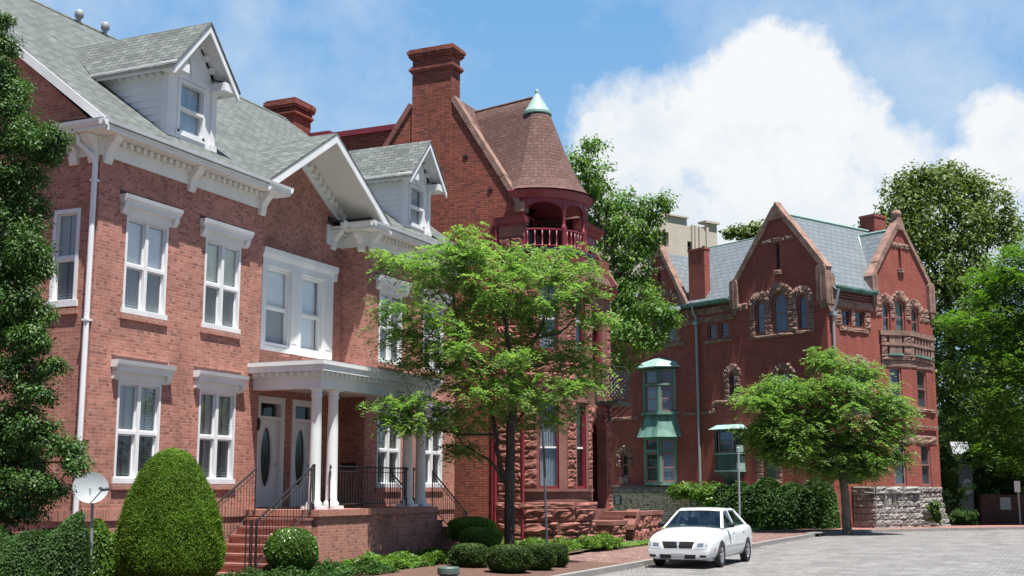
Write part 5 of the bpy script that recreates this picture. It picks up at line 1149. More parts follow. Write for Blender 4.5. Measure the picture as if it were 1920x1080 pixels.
def fronds(lobes, clumps, clump_r=.42, n=9, ln=.30, leaflet=.075, seed=1, flat=.30, outer=.3, pairs=7, lw=.42):
    "feathery compound leaves: drooping fronds with paired leaflets, in flat layered sprays"
    g = np.random.default_rng(seed); out = []
    for (c, r), k in zip(lobes, clumps):
        d = unit(g.normal(size=(k, 3))); rad = outer+(1-outer)*g.random((k, 1))**.6
        cc = np.array(c)+d*rad*np.array(r); K = k*n
        th_ = g.uniform(0, 6.283, K); el = g.uniform(-.35, .45, K)
        ax = np.stack([np.cos(th_)*np.cos(el), np.sin(th_)*np.cos(el), np.sin(el)], 1)
        base = np.repeat(cc, n, 0)+ax*(g.random((K, 1))*clump_r*.75)*np.array([1, 1, flat*2])+g.normal(size=(K, 3))*clump_r*.16
        L = ln*g.uniform(.7, 1.3, K)
        side_ = unit(np.cross(ax, np.array([0, 0, 1.])+g.normal(size=(K, 3))*.25)); upv = np.cross(side_, ax)
        for j in range(pairs):
            t = (j+.6)/pairs; droopv = np.array([0, 0, -1.])*(t**2)*L[:, None]*.55
            p = base+ax*(L*t)[:, None]+droopv
            for s in (-1, 1):
                la = unit(side_*s*.9+ax*.55+np.array([0, 0, -.35])+g.normal(size=(K, 3))*.15)
                nm = unit(upv+g.normal(size=(K, 3))*.25); sz = leaflet*g.uniform(.75, 1.25, K)*(1-.35*abs(t-.45))
                out.append(leaf_quads(p, nm, la, sz*1.25, sz*lw))
    return np.concatenate(out)
def px_lobes(lst, dep, dj=.0, zr=1.):
    "lobe list (px, py, rx_px, ry_px, depth offset) surveyed at a depth -> metres"
    out = []
    for q in lst:
        d = dep+(q[4] if len(q) > 4 else 0); s = d/2330*1.02
        out.append((tuple(at(q[0], q[1], d)), (q[2]*s, max(q[2], q[3])*s*zr, q[3]*s)))
    return out
def limb(m, pts, r0, r1, n=8, wob=.03):
    P = [Vector(p) for p in pts]; Q = []
    for i in range(len(P)-1):
        for j in range(4): Q.append(P[i].lerp(P[i+1], j/4)+Vector((random.uniform(-1, 1), random.uniform(-1, 1), 0))*wob*(0 if i == 0 and j == 0 else 1))
    Q.append(P[-1]); k = len(Q)-1
    m.tube(Q, [r0+(r1-r0)*i/k for i in range(k+1)], n)
def tree(name, label, base, mat, crown, bark, limbs, cat='tree', group=None, leafname='crown', extra=None):
    t = thing(name, label, cat, base, group)
    if limbs:
        m = M()
        for l in limbs: limb(m, *l)
        m.build('trunk', bark, t, True)
    mesh_np(leafname, crown, 4, mat, t, base)
    return t
# --- honey locust in front of the turreted house
d1 = 29.
b1 = at(954, 1050, d1); b1.z = .22
A1 = lambda px, py, dd=0.: at(px, py, d1+dd)
L1 = [(870, 462, 62, 26, -.2), (905, 490, 110, 34, .2), (800, 490, 90, 26, -.6), (735, 494, 32, 10, -1.), (1010, 492, 90, 30, .5), (1075, 520, 48, 32, 0.), (970, 540, 110, 40, -.6), (840, 545, 75, 30, .5),
      (770, 580, 60, 20, -.8), (745, 620, 48, 24, -.5), (820, 625, 90, 34, -.4), (910, 610, 90, 34, .8), (1010, 590, 75, 30, .3), (1085, 560, 35, 24, .4), (1115, 590, 26, 12, -.2), (1060, 650, 45, 20, .6),
      (900, 680, 100, 34, -.8), (985, 660, 70, 26, .4), (790, 680, 60, 20, -.2), (1005, 735, 75, 34, -.3), (1075, 720, 50, 26, .3), (1100, 700, 30, 24, .5), (920, 740, 80, 32, -.9), (850, 710, 70, 24, .4),
      (760, 750, 38, 14, -.9), (800, 775, 75, 22, -.8), (720, 768, 32, 12, -1.), (870, 790, 60, 16, .3), (985, 785, 60, 18, .6), (770, 800, 50, 12, -1.), (1040, 765, 40, 18, .1), (945, 575, 60, 30, 1.2), (868, 840, 16, 10, 0)]
lo = px_lobes(L1, d1); L1 = [(q[0], q[1], q[2], q[3]*1.2)+tuple(q[4:]) for q in L1]; lo = px_lobes(L1, d1); cl = [max(6, int(q[2]*q[3]/2330*9.5)+5) for q in L1]
crown1 = fronds(lo, cl, seed=3, n=13, lw=.5, clump_r=.38, leaflet=.098, pairs=6, flat=.42)
limbs1 = [([b1, A1(956, 900), A1(957, 800), A1(960, 740)], .135, .10), ([A1(960, 740), A1(955, 660), A1(945, 590), A1(930, 520)], .09, .02), ([A1(960, 745), A1(985, 660, .2), A1(1020, 610, .3), A1(1030, 540)], .07, .015),
    ([A1(952, 905), A1(935, 860), A1(925, 790), A1(905, 720)], .07, .04), ([A1(905, 720), A1(870, 640), A1(850, 560), A1(860, 500)], .04, .012), ([A1(950, 910), A1(920, 865), A1(870, 835), A1(845, 800)], .045, .012),
    ([A1(925, 815), A1(860, 815), A1(800, 800), A1(750, 785)], .03, .01), ([A1(962, 800), A1(985, 770), A1(1020, 745), A1(1060, 700)], .04, .012), ([A1(1000, 635, .2), A1(1050, 625), A1(1075, 600), A1(1085, 540)], .035, .01),
    ([A1(930, 700), A1(880, 660), A1(830, 640), A1(780, 610)], .03, .01), ([A1(850, 580), A1(830, 560), A1(800, 530), A1(770, 500)], .02, .008), ([A1(965, 700), A1(990, 690, .5), A1(1040, 680, .6), A1(1090, 690, .6)], .03, .01)]
tree('honey_locust', 'feathery bright green street tree with dark trunk rising behind the clipped boxwoods', b1, 'leaf_locust', crown1, 'bark', limbs1)
# --- honey locust in front of the mansion
d2 = 51.
b2 = at(1588, 1000, d2); b2.z = .05; A2 = lambda px, py, dd=0.: at(px, py, d2+dd)
L2 = [(1470, 845, 60, 26, -.3), (1540, 865, 60, 24, 0.), (1620, 868, 55, 22, .2), (1430, 800, 50, 30, -.2), (1560, 830, 60, 26, .5), (1570, 690, 42, 22, 0), (1620, 700, 30, 18, .6), (1540, 735, 60, 26, -.5), (1620, 745, 55, 30, 0), (1670, 745, 35, 20, .6), (1460, 735, 55, 24, -.5), (1420, 750, 40, 16, -.8), (1500, 765, 60, 24, .5), (1400, 745, 22, 8, 0),
      (1580, 780, 70, 26, -.6), (1660, 790, 45, 24, 0), (1690, 765, 22, 14, .4), (1470, 800, 60, 24, -.8), (1410, 810, 32, 14, -.4), (1530, 810, 55, 24, .4), (1620, 830, 60, 26, .4), (1680, 815, 28, 16, 0), (1490, 840, 65, 18, -.5), (1425, 825, 25, 10, -.2),
      (1580, 850, 50, 20, .6), (1640, 860, 38, 16, .2), (1560, 880, 40, 12, .2), (1605, 885, 26, 10, 0.), (1545, 670, 22, 12, .2), (1690, 860, 16, 9, .3)]
lo = px_lobes(L2, d2); L2 = [(1560+(q[0]-1560)*.93, q[1], q[2]*.9, q[3]*1.2)+tuple(q[4:]) for q in L2]; lo = px_lobes(L2, d2); cl = [max(7, int(q[2]*q[3]/2330*36)+7) for q in L2]
crown2 = fronds(lo, cl, seed=5, clump_r=.62, ln=.42, leaflet=.12, n=12, pairs=6, lw=.56)
limbs2 = [([b2, A2(1585, 940), A2(1580, 895)], .2, .16), ([A2(1580, 895), A2(1570, 840), A2(1540, 780), A2(1500, 740)], .11, .03), ([A2(1582, 895), A2(1590, 830), A2(1600, 760), A2(1585, 690)], .12, .03), ([A2(1584, 880), A2(1610, 840), A2(1650, 800), A2(1680, 770)], .08, .02), ([A2(1575, 850), A2(1530, 840), A2(1480, 820), A2(1430, 815)], .06, .02)]
tree('honey_locust', 'feathery green street tree with grey trunk on the mulched kerb before the gabled mansion', b2, 'leaf_locust', crown2, 'bark2', limbs2)
# --- dark evergreen at the left edge
dl = 17.6
LL = [(25, 385, 66, 40, .2), (25, 480, 66, 50, .2), (-15, 170, 70, 50, .2), (30, 330, 66, 34, .1), (25, 610, 60, 44, .2), (20, 850, 70, 50, .2), (-40, 110, 75, 80, 0), (-30, 230, 110, 55, .2), (60, 262, 62, 40, .0), (108, 258, 24, 18, 0), (-20, 330, 85, 45, .3), (20, 430, 62, 45, 0.), (50, 470, 38, 42, -.2), (-10, 520, 80, 60, .2), (40, 560, 45, 40, -.2), (-30, 610, 80, 60, .3), (55, 640, 42, 34, -.3), (20, 700, 70, 45, 0), (95, 685, 26, 12, -.3), (70, 740, 40, 16, -.3), (0, 790, 90, 50, .1), (70, 810, 45, 30, -.3), (110, 838, 44, 18, -.3), (140, 868, 24, 16, -.3), (10, 870, 80, 40, .1), (60, 905, 55, 24, -.3), (-40, 940, 90, 45, .2), (40, 950, 60, 30, 0), (95, 915, 30, 12, -.2), (30, 175, 26, 20, 0), (15, 90, 14, 22, 0), (5, 40, 10, 12, 0), (90, 290, 26, 14, 0), (75, 500, 22, 22, -.1), (80, 590, 18, 18, -.1)]
bl_ = at(-60, 1000, dl); bl_.z = .25
lo = px_lobes(LL, dl); cl = [max(14, int(q[2]*q[3]/2330*62)+10) for q in LL]
crownl = cloud(lo, clumps=cl, clump_r=.16, leaves=56, ln=.052, wd=.026, up=.6, droop=.1, flat=.75, outer=.4, seed=11)
AL = lambda px, py, dd=0.: at(px, py, dl+dd)
tree('evergreen_tree', 'tall dark glossy evergreen at the left edge covering the house corner', bl_, 'leaf_dark', crownl, 'bark', [([bl_, AL(-55, 700), AL(-50, 400), AL(-45, 80)], .14, .03), ([AL(-50, 420), AL(0, 370), AL(60, 358)], .025, .008), ([AL(-50, 300), AL(20, 280), AL(100, 262)], .03, .008), ([AL(-55, 880), AL(30, 870), AL(130, 865)], .03, .008)])
# --- tree in the gap between the houses
dg = 50.
LG = [(1085, 300, 28, 26, 0), (1110, 272, 24, 10, 0), (1120, 330, 45, 34, 0), (1150, 400, 60, 50, .5), (1210, 385, 42, 20, 0), (1240, 378, 20, 12, 0), (1190, 440, 55, 50, 0), (1100, 430, 40, 60, 1), (1160, 500, 60, 50, .3), (1215, 450, 34, 26, .3), (1150, 570, 55, 50, 0), (1200, 565, 50, 40, -.5), (1235, 600, 30, 34, -.8), (1180, 630, 50, 40, -.3), (1150, 680, 35, 30, 0), (1215, 640, 30, 22, -.8), (1120, 370, 40, 40, 1), (1085, 360, 25, 40, 1), (1250, 590, 16, 16, -.8), (1225, 405, 20, 14, 0), (1160, 450, 50, 60, 1.2), (1170, 560, 60, 70, 1.5)]
lo = px_lobes(LG, dg); cl = [max(8, int(q[2]*q[3]/2330*24)+5) for q in LG]
bg_ = at(1085, 960, dg); bg_.z = .2; AG = lambda px, py: at(px, py, dg)
crowng = cloud(lo, clumps=cl, clump_r=.42, leaves=52, ln=.16, wd=.085, up=.55, droop=.5, flat=.8, outer=.45, seed=12)
tree('leafy_tree', 'tall leafy green tree filling the gap between the turret and the mansion', bg_, 'leaf_gap', crowng, 'bark', [([bg_, AG(1100, 750), AG(1130, 560), AG(1140, 380)], .28, .05), ([AG(1150, 480), AG(1110, 380), AG(1090, 290)], .08, .02), ([AG(1160, 520), AG(1200, 450), AG(1235, 385)], .08, .02), ([AG(1090, 300), AG(1112, 272), AG(1135, 266)], .02, .01)])
# --- magnolia on the right behind the mansion
dm = 78.
LM = [(1760, 350, 85, 38, 0), (1700, 370, 55, 36, 0), (1830, 380, 62, 45, 0), (1665, 415, 40, 24, 0), (1760, 420, 95, 50, -1), (1860, 440, 50, 45, 0), (1700, 450, 55, 40, 0), (1780, 500, 80, 55, -1.5), (1850, 520, 60, 50, -1), (1740, 550, 55, 50, -1), (1790, 600, 70, 55, -1.5), (1850, 620, 70, 60, -1), (1770, 690, 50, 60, -1), (1820, 720, 70, 60, -1.5), (1880, 700, 60, 60, -1), (1790, 780, 45, 45, -.5), (1850, 790, 70, 45, -.5), (1640, 425, 14, 8, 0), (1890, 420, 22, 18, 0), (1775, 325, 30, 12, 0), (1730, 330, 26, 12, 0), (1820, 340, 26, 14, 0), (1915, 800, 60, 60, 0), (1800, 850, 60, 30, .5)]
lo = px_lobes(LM, dm); cl = [max(8, int(q[2]*q[3]/2330*23)+5) for q in LM]
bm2 = at(1790, 960, dm); bm2.z = -.1
crownm = cloud(lo, clumps=cl, clump_r=.8, leaves=84, ln=.27, wd=.135, up=.5, droop=.1, flat=.85, outer=.5, seed=13)
tm = tree('magnolia_tree', 'huge rounded magnolia with dark leaves and cream blossoms behind the mansion', bm2, 'leaf_magnolia', crownm, 'bark2', [([bm2, at(1790, 800, dm), at(1780, 600, dm), at(1770, 400, dm)], .5, .1), ([at(1785, 650, dm), at(1840, 520, dm), at(1860, 430, dm)], .2, .05), ([at(1780, 560, dm), at(1720, 450, dm), at(1690, 380, dm)], .15, .04)])
fl_ = M(); g = random.Random(4)
for i in range(34):
    c, r = lo[g.randrange(0, 13)]; t = g.uniform(0, 6.28); p = Vector(c)+Vector((-abs(math.cos(t))*r[0]*.95, -r[1]*.6, math.sin(t)*r[2]*.95)); s = g.uniform(.07, .14)
    for k in range(5): a = k*1.257; fl_.poly([p, p+Vector((math.cos(a)*s*.6, math.sin(a)*s*.6, s*.8)), p+Vector((math.cos(a+.6)*s, math.sin(a+.6)*s, s*.3)), p+Vector((math.cos(a+1.2)*s*.6, math.sin(a+1.2)*s*.6, s*.8))])
ORG[0] = Vector(bm2); fl_.build('blossoms', 'flower', tm)
# --- small magnolia top behind the slate roof
LS = [(1395, 434, 26, 10), (1425, 428, 16, 8), (1375, 438, 12, 7), (1410, 450, 30, 14)]
bs_ = at(1400, 900, 84.); bs_.z = 0; lo = px_lobes(LS, 84.)
tree('magnolia_tree', 'thin magnolia treetop showing over the slate roof left of the tallest gable', bs_, 'leaf_magnolia', cloud(lo, clumps=[12, 8, 6, 16], clump_r=.55, leaves=30, ln=.34, wd=.17, seed=14, outer=.3), 'bark2', [([bs_, at(1400, 600, 84.), at(1400, 440, 84.)], .35, .06)])
# --- bright tree leaning in from the right edge
dr = 62.
LR = [(1905, 480, 45, 20, 0), (1880, 520, 55, 24, 0), (1920, 540, 60, 40, 0), (1850, 560, 45, 20, .3), (1890, 590, 60, 28, 0), (1820, 605, 50, 16, -.3), (1790, 600, 25, 8, -.3), (1880, 640, 70, 28, 0), (1835, 680, 55, 22, .4), (1910, 700, 60, 34, 0), (1860, 735, 50, 24, 0), (1900, 780, 60, 34, .4), (1850, 790, 45, 22, 0), (1930, 640, 60, 60, .8), (1940, 840, 50, 40, .6), (1895, 850, 45, 24, .3), (1860, 850, 30, 14, .3), (1960, 700, 60, 80, 1), (1970, 560, 60, 60, 0), (1845, 835, 30, 14, 0), (1960, 460, 50, 30, 0)]
lo = px_lobes(LR, dr); cl = [max(8, int(q[2]*q[3]/2330*30)+6) for q in LR]
br_ = at(2030, 1010, dr); br_.z = .05
crownr = fronds(lo, cl, seed=15, clump_r=.8, ln=.66, leaflet=.22, n=9, pairs=5, lw=.38)
tree('ash_tree', 'bright yellow green street tree leaning in at the right edge', br_, 'leaf_bright', crownr, 'bark2', [([br_, at(2025, 850, dr), at(2000, 700, dr), at(1980, 520, dr)], .2, .05), ([at(2015, 760, dr), at(1940, 700, dr), at(1860, 640, dr)], .08, .02), ([at(2005, 680, dr), at(1930, 600, dr), at(1850, 570, dr)], .07, .02), ([at(2020, 850, dr), at(1950, 810, dr), at(1870, 790, dr)], .07, .02)])
# --- darker mid-green trees low on the right
def bush(name, label, lobes_px, dep, mat, base_py, clump_r, leaves, ln, wd, k=20, core=True, group=None, seed=21, cat='shrub', zb=None, zr=1.):
    lo = px_lobes(lobes_px, dep, zr=zr); b = at(lobes_px[0][0], base_py, dep)
    if zb is not None: b.z = zb
    cl = [max(6, int(q[2]*q[3]*(dep/2330)**2*k*.65/(clump_r**2)/10)+6) for q in lobes_px]
    t = thing(name, label, cat, b, group); 
    if core:
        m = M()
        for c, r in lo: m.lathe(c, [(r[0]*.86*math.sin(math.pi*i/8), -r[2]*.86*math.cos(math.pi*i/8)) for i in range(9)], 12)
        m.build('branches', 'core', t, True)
    mesh_np('foliage', cloud(lo, clumps=cl, clump_r=clump_r, leaves=leaves, ln=ln, wd=wd, seed=seed, outer=.85, up=.5, droop=.1), 4, mat, t, b); return t
bush('climbing_shrub', 'dense light green climber against the mansion end, behind the brown board fence', [(1778, 890, 22, 46), (1786, 925, 20, 26), (1770, 860, 12, 26)], 63., 'leaf_box', 950, .35, 46, .15, .09, 20, seed=22)
bush('understory_tree', 'soft green low tree hanging above the dark granite slab', [(1830, 862, 36, 22), (1862, 885, 40, 24), (1835, 905, 30, 22), (1880, 915, 40, 16), (1800, 868, 20, 8), (1900, 890, 40, 30)], 66.5, 'leaf_gap', 950, .4, 40, .16, .09, 16, seed=23, cat='tree', core=True)
bush('red_shrub', 'shadowy brownish shrub between the granite slab and the low brick wall', [(1832, 935, 16, 26), (1835, 965, 12, 18)], 65.8, 'leaf_hedge', 990, .3, 40, .14, .08, 16, seed=24)
bush('boxwood', 'rounded dark boxwood beside the stone terrace end and granite slab', [(1798, 968, 20, 15), (1818, 970, 16, 14), (1782, 974, 10, 9)], 61.5, 'leaf_hedge', 985, .2, 46, .09, .05, 20, seed=25, group=None)
bush('small_shrub', 'small leafy shrub growing out of the grey stone bay base', [(1752, 952, 10, 12), (1757, 968, 9, 14), (1746, 946, 6, 6)], 57.2, 'leaf_box', 982, .16, 40, .09, .05, 20, seed=26)
# far wood behind everything on the right
g = np.random.default_rng(5)
far = M()
def wood():
    lo = []; 
    for px, top in ((1750, 780), (1800, 800), (1850, 780), (1900, 790), (1960, 780), (2030, 760), (2120, 760), (1700, 820), (1640, 850), (2220, 750)): lo.append((tuple(at(px, (top+925)/2, 105.)), (3.2, 3.2, (925-top)/2*105/2330)))
    return cloud(lo, clumps=[70]*len(lo), clump_r=1.3, leaves=44, ln=.5, wd=.3, seed=30, outer=.6)
o = mesh_np('distant_trees', wood(), 4, 'leaf_hedge', None); o['kind'] = 'stuff'
def ring_wood():
    lo = []; rr_ = random.Random(8)
    for i in range(64):
        a = R(-75+i*3.4); d = rr_.uniform(150, 175); h = rr_.uniform(3.0, 5.); lo.append(((d*math.cos(a), d*math.sin(a), h), (7.5, 7.5, h*1.15)))
    return cloud(lo, clumps=[46]*len(lo), clump_r=2.6, leaves=30, ln=1.5, wd=.9, seed=31, outer=.6)
o = mesh_np('far_woodland', ring_wood(), 4, 'leaf_hedge', None); o['kind'] = 'stuff'
# ---------------- clipped shrubs
def clipped(name, label, c, r, mat, n, ln, wd, profile=None, group=None, cat='shrub', seed=1, rough=.05, jit=.5, bands=0):
    "surface-leafed clipped shrub; profile maps height fraction -> radius factor"
    g = np.random.default_rng(seed); c = np.array(c, float); H_ = r[2]
    profile = profile or (lambda t: np.sqrt(np.maximum(0, 1-(2*t-1)**2)))
    t = g.random(n*2)
    w_ = profile(t); keep = g.random(n*2) < (w_/w_.max()+.1); t = t[keep]; ph = g.uniform(0, 6.283, len(t))
    wob = 1+rough*(np.sin(ph*3+t*7+seed)+np.sin(ph*7-t*13+seed*2)*.6+np.sin(ph*13+t*23)*.4)
    rr = profile(t)*wob*(1-g.random(len(t))**2*.10)*(1+(g.random(len(t)) < .06)*g.random(len(t))*.07)
    p = np.stack([c[0]+np.cos(ph)*rr*r[0], c[1]+np.sin(ph)*rr*r[1], c[2]+t*H_], 1)
    e = 1e-2; sl = (profile(np.minimum(t+e, 1))-profile(np.maximum(t-e, 0)))/(2*e)
    nm = unit(np.stack([np.cos(ph), np.sin(ph), -sl*r[0]/H_], 1)+g.normal(size=(len(t), 3))*jit)
    ax = unit(np.stack([np.cos(ph)*.3, np.sin(ph)*.3, np.full(len(t), .8)], 1)+g.normal(size=(len(t), 3))*.7)
    s = g.uniform(.6, 1.4, len(t)); q = leaf_quads(p, nm, ax, ln*s, wd*s, .1)
    o = thing(name, label, cat, tuple(c), group)
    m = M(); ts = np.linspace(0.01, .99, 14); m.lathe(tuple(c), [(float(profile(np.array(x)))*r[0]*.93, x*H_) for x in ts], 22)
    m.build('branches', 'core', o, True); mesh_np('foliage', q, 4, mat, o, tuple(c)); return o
cc = at(315, 1075, 20.9)
clipped('clipped_yew', 'large egg-shaped clipped yew in front of the ground floor windows', (cc.x, cc.y, .3), (.87, .87, 2.26), 'leaf_yew', 90000, .040, .014, lambda t: np.interp(t, [0, .03, .14, .25, .47, .60, .69, .80, .90, .95, .985, 1.], [.70, .80, .98, 1., .92, .82, .735, .60, .44, .32, .17, 0]), seed=2, rough=.03, jit=.85)
cc = at(546, 1070, 24.4)
clipped('round_boxwood', 'round glossy boxwood beside the foot of the entrance steps', (cc.x, cc.y, .22), (.50, .50, .92), 'leaf_box', 15000, .045, .026, seed=3, rough=.03, jit=.8)
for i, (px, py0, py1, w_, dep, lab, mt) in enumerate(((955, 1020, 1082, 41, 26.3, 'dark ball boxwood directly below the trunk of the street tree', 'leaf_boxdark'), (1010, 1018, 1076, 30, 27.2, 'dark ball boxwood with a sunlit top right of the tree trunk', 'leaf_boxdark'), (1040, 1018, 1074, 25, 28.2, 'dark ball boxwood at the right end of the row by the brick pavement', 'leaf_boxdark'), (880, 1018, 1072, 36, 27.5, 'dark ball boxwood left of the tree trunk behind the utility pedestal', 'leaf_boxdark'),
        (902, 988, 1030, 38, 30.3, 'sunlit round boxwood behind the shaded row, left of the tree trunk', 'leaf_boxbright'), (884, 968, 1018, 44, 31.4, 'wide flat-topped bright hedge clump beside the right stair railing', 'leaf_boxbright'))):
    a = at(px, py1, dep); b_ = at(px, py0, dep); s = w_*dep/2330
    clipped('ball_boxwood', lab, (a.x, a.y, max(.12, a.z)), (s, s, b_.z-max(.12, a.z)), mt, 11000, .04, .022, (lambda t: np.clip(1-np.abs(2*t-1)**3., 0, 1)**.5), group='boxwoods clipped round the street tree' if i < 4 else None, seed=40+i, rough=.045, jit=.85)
# hedge bottom left
def hedge(name, label, pts, w_, z0, z1, mat, n, ln, wd, seed=1, cat='hedge', rough=.08, core=True, round_=.35, kind=None):
    g = np.random.default_rng(seed); P = [np.array(p, float) for p in pts]; segs = [np.linalg.norm(P[i+1]-P[i]) for i in range(len(P)-1)]; tot = sum(segs); out = []
    c0 = (float(P[0][0]), float(P[0][1]), z0); o = thing(name, label, cat, c0)
    m = M()
    for i in range(len(P)-1):
        k = int(n*segs[i]/tot); d_ = (P[i+1]-P[i])/segs[i]; nn = np.array([-d_[1], d_[0]])
        s = g.random(k)*segs[i]; th__ = g.uniform(-.25, math.pi+.25, k)
        cx = np.cos(th__); sz = np.sin(th__); q = (np.abs(cx)**3+np.abs(sz)**3)**(-1/3.)
        wob = 1+rough*(np.sin(s*5+seed)+np.sin(s*11+th__*4)*.7+np.sin(s*2.1+th__*2)*.8)
        dep_ = 1-g.random(k)**2*.12
        y = cx*q*w_*wob*dep_; z = z0+np.maximum(-.0, sz*q*(z1-z0)*wob*dep_); z = np.where(sz < 0.02, z0+g.random(k)*(z1-z0)*.5, z)
        p = np.stack([P[i][0]+d_[0]*s+nn[0]*y, P[i][1]+d_[1]*s+nn[1]*y, z], 1)
        nm = unit(np.stack([nn[0]*cx, nn[1]*cx, sz+.2], 1)+g.normal(size=(k, 3))*.6); ax = unit(g.normal(size=(k, 3))+np.array([0, 0, .3])); sc = g.uniform(.6, 1.4, k)
        out.append(leaf_quads(p, nm, ax, ln*sc, wd*sc, .1))
        fr = Fr(tuple(P[i]), tuple(d_), tuple(nn)); pr = [(.85*w_*math.cos(a)*((abs(math.cos(a))**3+abs(math.sin(a))**3)**(-1/3.)), z0+.85*(z1-z0)*math.sin(a)*((abs(math.cos(a))**3+abs(math.sin(a))**3)**(-1/3.))) for a in [math.pi*j/10 for j in range(11)]]
        m.prism(fr, pr, .25, segs[i]-.25)
    for e_, i in ((0, 0), (1, len(P)-2)):
        k = int(n*.16); d_ = (P[i+1]-P[i])/segs[i]; nn = np.array([-d_[1], d_[0]]); y = g.uniform(-1, 1, k); z = g.random(k); bul = np.sqrt(np.clip(1-np.abs(y)**3, 0, 1)); z = z*bul
        off_ = .3*np.sqrt(np.clip(1-y**2*.6-z**2*.6, 0, 1))*g.uniform(.7, 1, k); sg_ = (1 if e_ else -1); base_ = P[i+1] if e_ else P[i]
        p = np.stack([base_[0]+d_[0]*sg_*(off_-.12)+nn[0]*y*w_, base_[1]+d_[1]*sg_*(off_-.12)+nn[1]*y*w_, z0+z*(z1-z0)], 1)
        nm = unit(np.array([d_[0]*sg_, d_[1]*sg_, .3])+g.normal(size=(k, 3))*.6); ax = unit(g.normal(size=(k, 3))+np.array([0, 0, .3])); sc = g.uniform(.6, 1.4, k)
        out.append(leaf_quads(p, nm, ax, ln*sc, wd*sc, .1))
    if core: m.build('branches', 'core', o, True)
    mesh_np('foliage', np.concatenate(out), 4, mat, o, c0)
    if kind: o['kind'] = kind
    return o
a, b_ = at(-120, 1000, 16.6), at(150, 1000, 17.4)
hedge('broadleaf_hedge', 'dark glossy hedge in the bottom left corner in front of the evergreen', [(a.x, a.y), (b_.x, b_.y)], .62, .25, 1.36, 'leaf_hedge', 95000, .042, .023, 5)
a, b_ = at(170, 1000, 21.2), at(250, 1000, 22.)
hedge('leafy_hedge', 'loose yellow green hedge behind the satellite dish pole', [(a.x, a.y), (b_.x, b_.y)], .35, .25, 1.15, 'leaf_box', 9000, .06, .035, 6, rough=.15)
# ground cover by the porch
def groundcover(label, x0, x1, y0, y1, z, h, n, mat, seed, ln=.07):
    g = np.random.default_rng(seed); p = np.stack([g.uniform(x0, x1, n), g.uniform(y0, y1, n), np.zeros(n)], 1)
    p[:, 2] = z+h*(.5+.25*np.sin(p[:, 0]*3.1+p[:, 1]*2)+.25*np.sin(p[:, 0]*7.3-p[:, 1]*5))*g.random(n)**.5
    nm = unit(g.normal(size=(n, 3))*.5+np.array([0, 0, 1.])); ax = unit(g.normal(size=(n, 3))); s = g.uniform(.6, 1.4, n)
    o = mesh_np('ground_cover', leaf_quads(p, nm, ax, ln*s, ln*.6*s, .1), 4, mat, None); o['kind'] = 'stuff'; return o
groundcover('', 22.3, 28.6, 12.9, 14.35, .22, .3, 26000, 'leaf_ivy', 50); groundcover('', 28.6, 32.6, 12.6, 14.6, .2, .35, 16000, 'leaf_ivy', 51)
groundcover('', 18.0, 22.3, 12.6, 14.4, .22, .22, 9000, 'leaf_hedge', 52); groundcover('', 33.0, 35.2, 12.3, 13.3, .2, .4, 5000, 'leaf_ivy', 54)
groundcover('', 34.6, 39.6, 12.3, 12.95, .18, .06, 9000, 'leaf_locust', 53, .045); groundcover('', 45, 53, 12.4, 13.2, .13, .06, 6000, 'leaf_locust', 55, .06)
struct(M().poly([(51.2, 9.75, .128), (54.4, 9.1, .128), (56., 10.4, .128), (51.4, 13, .128)]), 'mulch_patch', 'mulch')
# ivy and hedge at the mansion (local coordinates turned into world)
def cw(x, y, z=0.): c, s = math.cos(AC), math.sin(AC); return (P0.x+x*c-y*s, P0.y+x*s+y*c, z)
g = np.random.default_rng(60)
def vine():
    lob = []; n = []
    for y, z, ry, rz_, k in ((8.6, 1.75, .5, .3, 10), (7.9, 1.8, .8, .25, 14), (7.0, 1.75, .9, .35, 18), (6.2, 1.6, .8, .5, 24), (5.6, 1.2, .7, .8, 34), (4.9, .9, .8, 1.0, 44), (6.0, .7, .5, .5, 12)):
        lob.append((cw(-1.25, y, z), (.45, ry, rz_))); n.append(k*2)
    return cloud(lob, clumps=n, clump_r=.26, leaves=34, ln=.17, wd=.09, seed=61, up=.3, droop=.6, outer=.5)
b0 = cw(-1.2, 6.5, .12); t = thing('climbing_vine', 'sunlit green vine spilling over the tan garden wall', 'vine', b0); mesh_np('foliage', vine(), 4, 'leaf_ivy', t, b0)
a, b_ = cw(-2.0, 4.9), cw(-.7, -.2)
hedge('dark_hedge', 'tall dark shaded hedge before the mansion behind the second street tree', [a[:2], b_[:2]], .9, .1, 1.95, 'leaf_hedge', 52000, .13, .07, 9, rough=.1)
